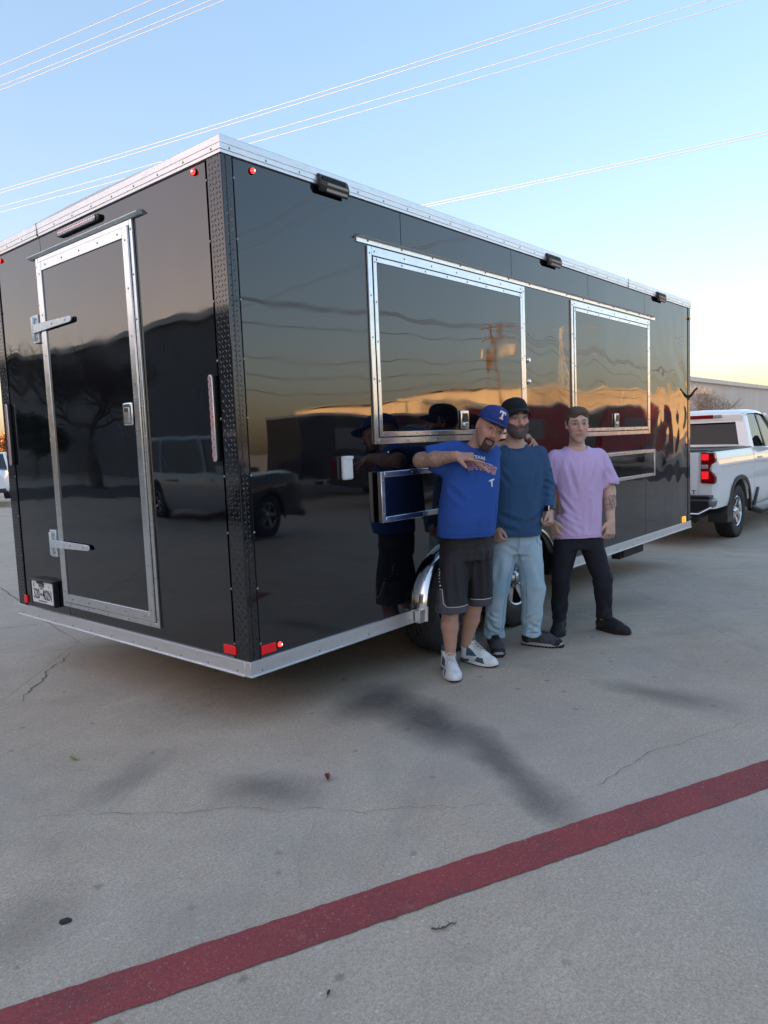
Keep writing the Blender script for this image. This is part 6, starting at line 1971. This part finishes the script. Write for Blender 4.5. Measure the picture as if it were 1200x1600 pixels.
# shirt with pushed-down long sleeves
G_ = SDF((-0.30, -0.26, 0.74), (0.40, 0.24, 1.44), 0.005)
G_.loft([(0.775, 0.030, 0.015, 0.178, 0.140), (0.90, 0.033, 0.008, 0.180, 0.148), (1.05, 0.038, 0.010, 0.176, 0.142), (1.18, 0.040, 0.015, 0.182, 0.132), (1.28, 0.042, 0.024, 0.182, 0.115), (1.335, 0.045, 0.032, 0.140, 0.095), (1.385, 0.046, 0.038, 0.074, 0.068)], 0.02, n=2.4)
G_.cap((-0.100, 0.035, 1.305), (-0.140, 0.03, 1.09), 0.066, 0.058, 0.03); G_.cap((-0.140, 0.03, 1.09), (-0.120, -0.055, 0.865), 0.057, 0.045, 0.02)
G_.cap((0.192, 0.03, 1.305), (0.252, 0.045, 1.10), 0.068, 0.060, 0.03); G_.cap((0.252, 0.045, 1.10), (0.246, -0.045, 0.970), 0.056, 0.044, 0.02)
G_.cap((0.045, -0.035, 1.415), (0.046, 0.06, 1.375), 0.066, 0.062, 0.006, op='sub')
G_.loft([(0.74, 0.030, 0.015, 0.170, 0.132), (0.81, 0.030, 0.015, 0.170, 0.132)], 0.0, op='sub')
G_.box((0.0, 0.0, 0.735), (0.14, 0.3, 0.04), 0.002, 0, op='sub')
sh2 = G_.mesh('long_sleeved_shirt', M['shirt_navy'], P2, disp=drape(0.0075, 1.0, 0.4, 13.1, 13, lambda v: 0.6 + 0.9 * np.exp(-((v[:, 2] - 0.84) / 0.12) ** 2) + 0.9 * (np.abs(v[:, 0] - 0.04) > 0.17), creases=[
    ((-0.11, -0.10, 1.25), (-0.02, -0.13, 1.12), 0.006, 0.016), ((0.18, -0.09, 1.23), (0.11, -0.13, 1.06), 0.006, 0.016), ((-0.12, -0.12, 0.94), (0.05, -0.14, 0.87), 0.006, 0.016),
    ((-0.13, -0.11, 0.86), (0.02, -0.135, 0.81), 0.006, 0.014), ((0.19, -0.08, 0.93), (0.09, -0.135, 0.86), 0.006, 0.015), ((0.21, -0.02, 1.14), (0.30, -0.01, 1.10), 0.007, 0.012),
    ((0.20, -0.02, 1.10), (0.29, -0.02, 1.05), 0.007, 0.011), ((0.20, -0.05, 1.05), (0.29, -0.05, 1.01), 0.006, 0.010), ((0.20, 0.0, 1.20), (0.30, 0.0, 1.19), 0.006, 0.013)]))
neckr = MB(); N = 36
neckr.tube([(0.046 + 0.066 * cos(2 * pi * k / N), 0.012 + 0.062 * sin(2 * pi * k / N), 1.374 + 0.022 * sin(2 * pi * k / N)) for k in range(N + 1)], 0.0055, 6)
neckr.build('neckband', M['shirt_navy'], P2, smooth=True)
# jeans
G_ = SDF((-0.30, -0.20, 0.05), (0.32, 0.22, 0.84), 0.005)
G_.loft([(0.66, 0.030, 0.03, 0.165, 0.115), (0.76, 0.028, 0.03, 0.170, 0.122), (0.83, 0.028, 0.03, 0.160, 0.115)], 0.0)
G_.loft([(0.075, -0.133, 0.02, 0.074, 0.076), (0.14, -0.130, 0.015, 0.070, 0.074), (0.26, -0.122, -0.005, 0.070, 0.076), (0.42, -0.103, -0.035, 0.075, 0.080), (0.58, -0.070, -0.005, 0.090, 0.096), (0.72, -0.055, 0.025, 0.090, 0.108)], 0.03)
G_.loft([(0.080, 0.126, 0.035, 0.072, 0.078), (0.14, 0.128, 0.03, 0.070, 0.074), (0.26, 0.134, 0.010, 0.073, 0.076), (0.42, 0.134, -0.015, 0.080, 0.082), (0.58, 0.122, 0.0, 0.090, 0.096), (0.72, 0.112, 0.025, 0.090, 0.108)], 0.03)
G_.mesh('jeans', M['denim_light'], P2, disp=drape(0.010, 0.7, 1.2, 21.7, 16, lambda v: 0.4 + 1.2 * np.exp(-((v[:, 2] - 0.13) / 0.09) ** 2) + 0.6 * np.exp(-((v[:, 2] - 0.42) / 0.08) ** 2),
            creases=rings(-0.128, 0.01, 0.074, (0.10, 0.125, 0.15, 0.19, 0.24, 0.40, 0.44, 0.47), 8, 0.008, 0.015) + rings(0.128, 0.02, 0.074, (0.10, 0.12, 0.15, 0.18, 0.22, 0.39, 0.43, 0.46), 12, 0.008, 0.015)
            + [((0.03, -0.09, 0.67), (-0.06, -0.09, 0.72), 0.006, 0.013), ((0.03, -0.09, 0.67), (0.12, -0.09, 0.73), 0.006, 0.013), ((0.03, -0.08, 0.63), (0.11, -0.085, 0.64), 0.005, 0.012), ((-0.10, -0.09, 0.62), (-0.12, -0.09, 0.46), 0.005, 0.018), ((0.15, -0.085, 0.60), (0.17, -0.08, 0.45), 0.005, 0.018)]))
mb = MB()
mb.tube([(0.03, -0.100, 0.80), (0.03, -0.104, 0.72), (0.028, -0.085, 0.665)], 0.003, 5); mb.build('fly_seam', M['denim_light'], P2, smooth=True)
shoe(P2, (-0.128, 0.075), (-0.135, -0.215), 'trail')
shoe(P2, (0.075, 0.085), (0.325, -0.035), 'trail')
from mathutils.bvhtree import BVHTree
def stitch(target, lines, m, r=0.0016, y0=-0.8, name='stitching'):
    """seams and hems laid on the cloth; lines are (x, z) runs seen from the front"""
    tb = BVHTree.FromPolygons([v.co.copy() for v in target.data.vertices], [tuple(p.vertices) for p in target.data.polygons])
    for pts in lines:
        out = []
        for a, b in zip(pts[:-1], pts[1:]):
            for u in np.linspace(0, 1, 8):
                h = tb.ray_cast(Vector((a[0] + (b[0] - a[0]) * u, y0, a[1] + (b[1] - a[1]) * u)), Vector((0, 1, 0)))
                if h[0] is not None and (not out or (h[0] - out[-1]).length > 0.002) and (not out or (h[0] - out[-1]).length < 0.05): out.append(h[0] - Vector((0, 0.0008, 0)))
        if len(out) > 2: MB().tube(out, r, 4).build(name, m, target, smooth=True)
mat('denim_seam', (0.13, 0.22, 0.30), 0.9); mat('lilac_seam', (0.42, 0.30, 0.52), 0.9); mat('navy_seam', (0.018, 0.05, 0.11), 0.9); mat('royal_seam', (0.012, 0.05, 0.24), 0.9); mat('black_seam', (0.035, 0.036, 0.045), 0.9)
oj = [o for o in bpy.data.objects if o.parent == P2 and o.name.startswith('jeans')][0]
stitch(oj, [[(-0.125, 0.775), (-0.105, 0.735), (-0.145, 0.70)], [(0.18, 0.775), (0.160, 0.735), (0.195, 0.70)], [(-0.198, 0.105), (-0.06, 0.103)], [(0.060, 0.110), (0.195, 0.112)],
            [(0.035, 0.79), (0.04, 0.72), (0.025, 0.675)], [(0.015, 0.66), (-0.045, 0.50), (-0.075, 0.30), (-0.085, 0.12)], [(0.035, 0.66), (0.075, 0.50), (0.085, 0.30), (0.080, 0.12)]], M['denim_seam'])
stitch(sh2, [[(-0.13, 0.797), (0.03, 0.795), (0.19, 0.797)]], M['navy_seam'], 0.0014)
ot = [o for o in bpy.data.objects if o.parent == P3 and o.name.startswith('t_shirt')][0]
stitch(ot, [[(-0.19, 0.722), (-0.04, 0.720), (0.115, 0.722)], [(0.165, 1.072), (0.262, 1.092)], [(0.145, 1.27), (0.150, 1.20), (0.140, 1.13)], [(-0.205, 1.27), (-0.205, 1.18)]], M['lilac_seam'], 0.0014)
op = [o for o in bpy.data.objects if o.parent == P3 and o.name.startswith('trousers')][0]
stitch(op, [[(-0.18, 0.69), (-0.15, 0.655)], [(0.12, 0.69), (0.09, 0.655)], [(-0.03, 0.71), (-0.03, 0.66)], [(-0.215, 0.125), (-0.125, 0.123)], [(0.09, 0.125), (0.195, 0.127)]], M['black_seam'], 0.0014)
# watch
A = Matrix.Translation((0.249, -0.056, 0.953)) @ Vector((0, -0.35, -1)).to_track_quat('Z', 'Y').to_matrix().to_4x4()
wt = MB().lathe([(0.036, -0.012), (0.038, 0.0), (0.036, 0.012), (0.032, 0.012), (0.032, -0.012)], 24, A, closed=True).build('watch_strap', M['watch_black'], P2, smooth=True)
A2 = Matrix.Translation((0.224, -0.088, 0.957)) @ Vector((-0.65, -0.75, 0.15)).to_track_quat('Z', 'Y').to_matrix().to_4x4()
MB().cbox((0, 0, 0), (0.036, 0.040, 0.012), A2).build('watch_case', M['chrome'], wt, bevel=0.004)
MB().cbox((0, 0, 0.0066), (0.030, 0.034, 0.002), A2).build('watch_face', M['watch_black'], wt)

# ================================================================== man in the royal blue T-shirt, leaning (left)
P1 = thing('person', 'tattooed man in blue cap, blue T-shirt and shorts, leaning on the shelf', 'person', (1.45, -0.27, 0), PRZ, 'men standing beside the trailer')
H1 = rotm(8, 0, 0) ; H1 = rotm(0, 27, 0) @ rotm(0, 0, 13) @ rotm(3, 0, 0)
H1.translation = Vector((0.186, -0.045, 1.478)); H1 = H1 @ Matrix.Diagonal((1.03, 1.03, 1.05, 1))
F = SDF((-0.34, -0.32, 0.05), (0.72, 0.68, 1.66), 0.005)
head_sdf(F, H1, 1.05, 1.0)
F.cap((0.160, -0.01, 1.45), (0.110, 0.035, 1.36), 0.056, 0.062, 0.025)
F.loft([(0.72, 0.035, 0.03, 0.11, 0.08), (0.85, 0.035, 0.03, 0.135, 0.10), (0.95, 0.045, 0.03, 0.155, 0.115), (1.2, 0.08, 0.03, 0.165, 0.11), (1.33, 0.10, 0.04, 0.14, 0.09), (1.38, 0.11, 0.04, 0.07, 0.06)], 0.03)
# his right arm: out to the shelf, forearm back across the chest
limb(F, [(-0.050, 0.03, 1.345), (-0.225, 0.02, 1.318)], [0.050, 0.046]); limb(F, [(-0.228, 0.018, 1.316), (-0.14, -0.05, 1.322), (-0.02, -0.135, 1.338)], [0.043, 0.046, 0.030], 0.02)
hand(F, (-0.022, -0.135, 1.338), (1.0, -0.32, -0.10), (0.1, 0.5, -1.0), -1, curl=(70, 80, 50), spread=3, thumb=(38, -6), scale=1.02,
     extended={0: (2, 4, 3), 1: (40, 20, 10), 2: (85, 85, 50), 3: (85, 85, 50)})
F.cap((0.055, -0.16, 1.318), (0.135, -0.195, 1.262), 0.0115, 0.0095, 0.006); F.cap((0.135, -0.195, 1.262), (0.158, -0.20, 1.238), 0.0095, 0.0085, 0.003)
# his left arm goes round the middle man's shoulders and the hand hangs over the far one
limb(F, [(0.205, 0.10, 1.33), (0.27, 0.46, 1.345), (0.34, 0.60, 1.36), (0.535, 0.585, 1.425)], [0.050, 0.043, 0.041, 0.030])
hand(F, (0.540, 0.575, 1.425), (0.32, -0.75, -0.35), (-0.45, -0.35, -0.7), -1, curl=(38, 30, 16), spread=5, thumb=(34, 5), scale=0.98)
for (hx, kx, ax3, hy, ky, ay_) in ((-0.045, -0.082, -0.088, 0.01, -0.06, -0.04), (0.115, 0.088, 0.030, 0.05, 0.08, 0.155)):
    limb(F, [(hx, hy, 0.74), (kx, ky, 0.42)], [0.070, 0.052], 0.02)
    limb(F, [(kx, ky, 0.42), (kx * 0.6 + ax3 * 0.4, ky * 0.6 + ay_ * 0.4 + 0.012, 0.29), (ax3, ay_, 0.13)], [0.053, 0.053, 0.034], 0.015)
F.mesh('body', M['skin'], P1, color=skin_color((0.54, 0.31, 0.225), H1, 0.25, red=0.16, tattoos=[
    ((-0.26, 0.02, 1.32), (-0.03, -0.12, 1.34), 0.07, 0.42), ((-0.035, -0.05, 0.40), (-0.045, -0.03, 0.22), 0.034, 0.65), ((-0.11, -0.10, 0.40), (-0.12, -0.08, 0.33), 0.035, 0.5)]))
face_bits(P1, H1, 'brow', look=(0.001, 0.0))
def goatee(x, y, z):
    lips = 0.0110 - np.sqrt((x / 2.1) ** 2 + (z + 0.0595) ** 2 * 1.0)
    m_ = np.maximum.reduce([np.abs(x) - 0.033 + 0.18 * np.maximum(0, -z - 0.08), z + 0.038, y + 0.03, lips])
    return m_
beard_mesh('goatee', M['beard_dark'], P1, H1, (0.03, -0.22, 1.32), (0.30, 0.06, 1.52), goatee, 0.0048, 0.003, 1.05, 1.0, 4)
cap_obj(P1, H1, M['cap_royal'], crown=(0.088, 0.110, 0.100), z0=0.050, brim_len=0.070, flat=True, tilt=-4, logo='T')
# T-shirt
G_ = SDF((-0.32, -0.26, 0.80), (0.42, 0.30, 1.46), 0.005)
G_.loft([(0.845, 0.035, 0.015, 0.178, 0.142), (0.95, 0.045, 0.005, 0.180, 0.150), (1.08, 0.060, 0.005, 0.178, 0.145), (1.20, 0.078, 0.015, 0.175, 0.130), (1.29, 0.092, 0.030, 0.170, 0.115), (1.35, 0.102, 0.038, 0.140, 0.095), (1.40, 0.112, 0.042, 0.078, 0.070)], 0.02, n=2.4)
G_.cap((-0.02, 0.035, 1.350), (-0.165, 0.022, 1.330), 0.080, 0.078, 0.035)
G_.cap((0.0, 0.03, 1.27), (-0.10, 0.02, 1.28), 0.07, 0.065, 0.03)
G_.cap((-0.13, 0.022, 1.330), (-0.30, 0.014, 1.305), 0.058, 0.075, 0.003, op='sub', flat=True)
G_.box((-0.285, 0.02, 1.30), (0.10, 0.2, 0.16), 0.002, 0.0, op='sub', rot=(0, -8, 0))
G_.cap((0.190, 0.065, 1.335), (0.235, 0.24, 1.335), 0.070, 0.064, 0.03)
G_.cap((0.130, -0.03, 1.435), (0.112, 0.06, 1.40), 0.066, 0.064, 0.006, op='sub')
G_.loft([(0.80, 0.035, 0.015, 0.170, 0.134), (0.88, 0.035, 0.015, 0.170, 0.134)], 0.0, op='sub')
G_.mesh('t_shirt', M['tee_royal'], P1, disp=drape(0.0075, 1.0, 0.4, 31.1, 13, lambda v: 0.55 + 0.8 * np.exp(-((v[:, 2] - 0.9) / 0.12) ** 2) + 1.0 * np.exp(-((v[:, 2] - 1.33) / 0.07) ** 2), creases=[
    ((-0.02, -0.06, 1.37), (-0.03, -0.11, 1.24), 0.007, 0.014), ((-0.06, -0.05, 1.37), (-0.09, -0.07, 1.25), 0.007, 0.013), ((0.02, -0.07, 1.35), (0.04, -0.11, 1.20), 0.005, 0.013),
    ((-0.13, -0.04, 1.38), (-0.17, -0.05, 1.30), 0.006, 0.012), ((-0.10, -0.10, 1.18), (0.02, -0.14, 1.06), 0.006, 0.018), ((0.20, -0.07, 1.10), (0.19, -0.09, 0.90), 0.006, 0.016), ((0.10, -0.135, 0.95), (0.09, -0.13, 0.86), 0.005, 0.014)]))
ts1 = [o for o in bpy.data.objects if o.parent == P1 and o.name.startswith('t_shirt')][0]
neckr = MB(); N = 36
neckr.tube([(0.114 + 0.068 * cos(2 * pi * k / N), 0.018 + 0.060 * sin(2 * pi * k / N), 1.394 + 0.022 * sin(2 * pi * k / N)) for k in range(N + 1)], 0.0055, 6)
neckr.build('neckband', M['tee_royal'], P1, smooth=True)
stitch(ts1, [[(-0.13, 0.868), (0.03, 0.866), (0.20, 0.868)]], M['royal_seam'], 0.0014)
# club lettering across the chest: arched red word with white edge, small T below
def arch_word(body, size, cx, cz, rad, sx, off, m, name, push, slope=0.0):
    me = text_mesh(body, size, 0.0, sx, off)
    import bmesh
    bm = bmesh.new(); bm.from_mesh(me); bmesh.ops.subdivide_edges(bm, edges=[e for e in bm.edges if e.calc_length() > 0.008], cuts=2); bm.to_mesh(me); bm.free()
    for v in me.vertices:
        x, y = v.co.x, v.co.y; a = x / rad
        v.co = Vector((cx + (rad + y) * sin(a), 0, cz - rad + (rad + y) * cos(a) - slope * x))
    wrap_print(ts1, name, me, Matrix.Identity(4), ts1, m, off=push)
arch_word('TEXAS', 0.026, 0.118, 1.322, 0.30, 1.0, 0.0008, M['print_white'], 'lettering', 0.003, 0.2)
arch_word('RANGERS', 0.062, 0.132, 1.268, 0.20, 0.66, 0.0030, M['print_white'], 'lettering', 0.003, 0.2)
arch_word('RANGERS', 0.062, 0.132, 1.268, 0.20, 0.66, 0.0004, M['print_red'], 'lettering', 0.0055, 0.2)
arch_word('T', 0.060, 0.188, 1.165, 3.0, 0.9, 0.002, M['print_white'], 'lettering', 0.003, -0.25)
# shorts
G_ = SDF((-0.26, -0.22, 0.35), (0.32, 0.28, 0.90), 0.005)
G_.loft([(0.70, 0.035, 0.03, 0.160, 0.118), (0.80, 0.035, 0.03, 0.165, 0.122), (0.89, 0.035, 0.03, 0.155, 0.115)], 0.0)
G_.loft([(0.385, -0.070, -0.045, 0.104, 0.098), (0.50, -0.062, -0.035, 0.098, 0.098), (0.65, -0.045, 0.0, 0.098, 0.105), (0.76, -0.035, 0.02, 0.092, 0.11)], 0.02)
G_.loft([(0.395, 0.118, 0.095, 0.080, 0.090), (0.50, 0.118, 0.080, 0.085, 0.092), (0.65, 0.110, 0.050, 0.090, 0.100), (0.76, 0.105, 0.03, 0.088, 0.11)], 0.02)
G_.loft([(0.35, -0.070, -0.045, 0.096, 0.090), (0.46, -0.070, -0.045, 0.090, 0.085)], 0.0, op='sub')
G_.loft([(0.35, 0.118, 0.095, 0.073, 0.083), (0.46, 0.118, 0.09, 0.073, 0.083)], 0.0, op='sub')
def hemline(c):
    x, z = c[:, 0], c[:, 2]
    lim = 0.432 + 0.10 * np.clip((-0.105 - x) / 0.025, 0, 1)
    return (z < np.where(x < 0.035, lim, 0.445)).astype(int)
shd = G_.mesh('shorts', None, P1, mats=[M['shorts_black'], M['shorts_grey']], faces_mat=hemline, disp=drape(0.011, 1.0, 0.22, 41.0, 13, lambda v: 0.5 + 1.0 * np.exp(-((v[:, 2] - 0.55) / 0.2) ** 2), creases=[
    ((-0.13, -0.09, 0.80), (-0.13, -0.12, 0.45), 0.007, 0.016), ((-0.07, -0.11, 0.80), (-0.06, -0.145, 0.45), 0.006, 0.016), ((-0.01, -0.11, 0.78), (0.0, -0.14, 0.42), 0.007, 0.015),
    ((0.09, -0.09, 0.80), (0.10, 0.0, 0.45), 0.007, 0.015), ((0.15, -0.08, 0.80), (0.16, 0.0, 0.45), 0.007, 0.014), ((0.045, -0.08, 0.75), (0.045, -0.05, 0.45), -0.010, 0.014)]))
from mathutils.bvhtree import BVHTree
bv = BVHTree.FromPolygons([v.co.copy() for v in shd.data.vertices], [tuple(p.vertices) for p in shd.data.polygons])
def on_cloth(x, z):
    h = bv.ray_cast(Vector((x, -0.6, z)), Vector((0, 1, 0))); return h[0] - Vector((0, 0.002, 0)) if h[0] is not None else None
def piping(pts):
    out = [q for q in (on_cloth(x, z) for (x, z) in pts) if q is not None]
    if len(out) > 2: MB().tube(out, 0.0022, 5).build('piping', M['piping_white'], shd, smooth=True)
pp = [(-0.160 + 0.03 * min(1, u * 3), 0.535 - 0.0 * u) for u in np.linspace(0, 0.3, 4)] + [(-0.128 + 0.002 * u, 0.535 - 0.08 * u) for u in np.linspace(0, 1, 8)] + [(-0.124 + 0.02 * u, 0.452 - 0.018 * sin(u * pi / 2)) for u in np.linspace(0, 1, 6)] + [(-0.10 + 0.125 * u, 0.433) for u in np.linspace(0.1, 1, 12)]
piping(pp); piping([(0.055 + 0.13 * u, 0.445) for u in np.linspace(0, 1, 12)])
# small pale marks running down the side of the shorts
rd_ = random.Random(8); mk_ = MB()
for k in range(9):
    q = on_cloth(-0.137 + rd_.uniform(-0.002, 0.002), 0.70 - k * 0.018)
    if q is not None: mk_.cbox(tuple(q), (0.007 + rd_.uniform(0, 0.004), 0.003, 0.009 + rd_.uniform(-0.003, 0.003)))
if mk_.v: kind(mk_.build('side_print', M['print_white'], shd), 'stuff')
shoe(P1, (-0.100, 0.035), (-0.078, -0.245), 'high')
shoe(P1, (0.012, 0.215), (0.205, 0.020), 'high')
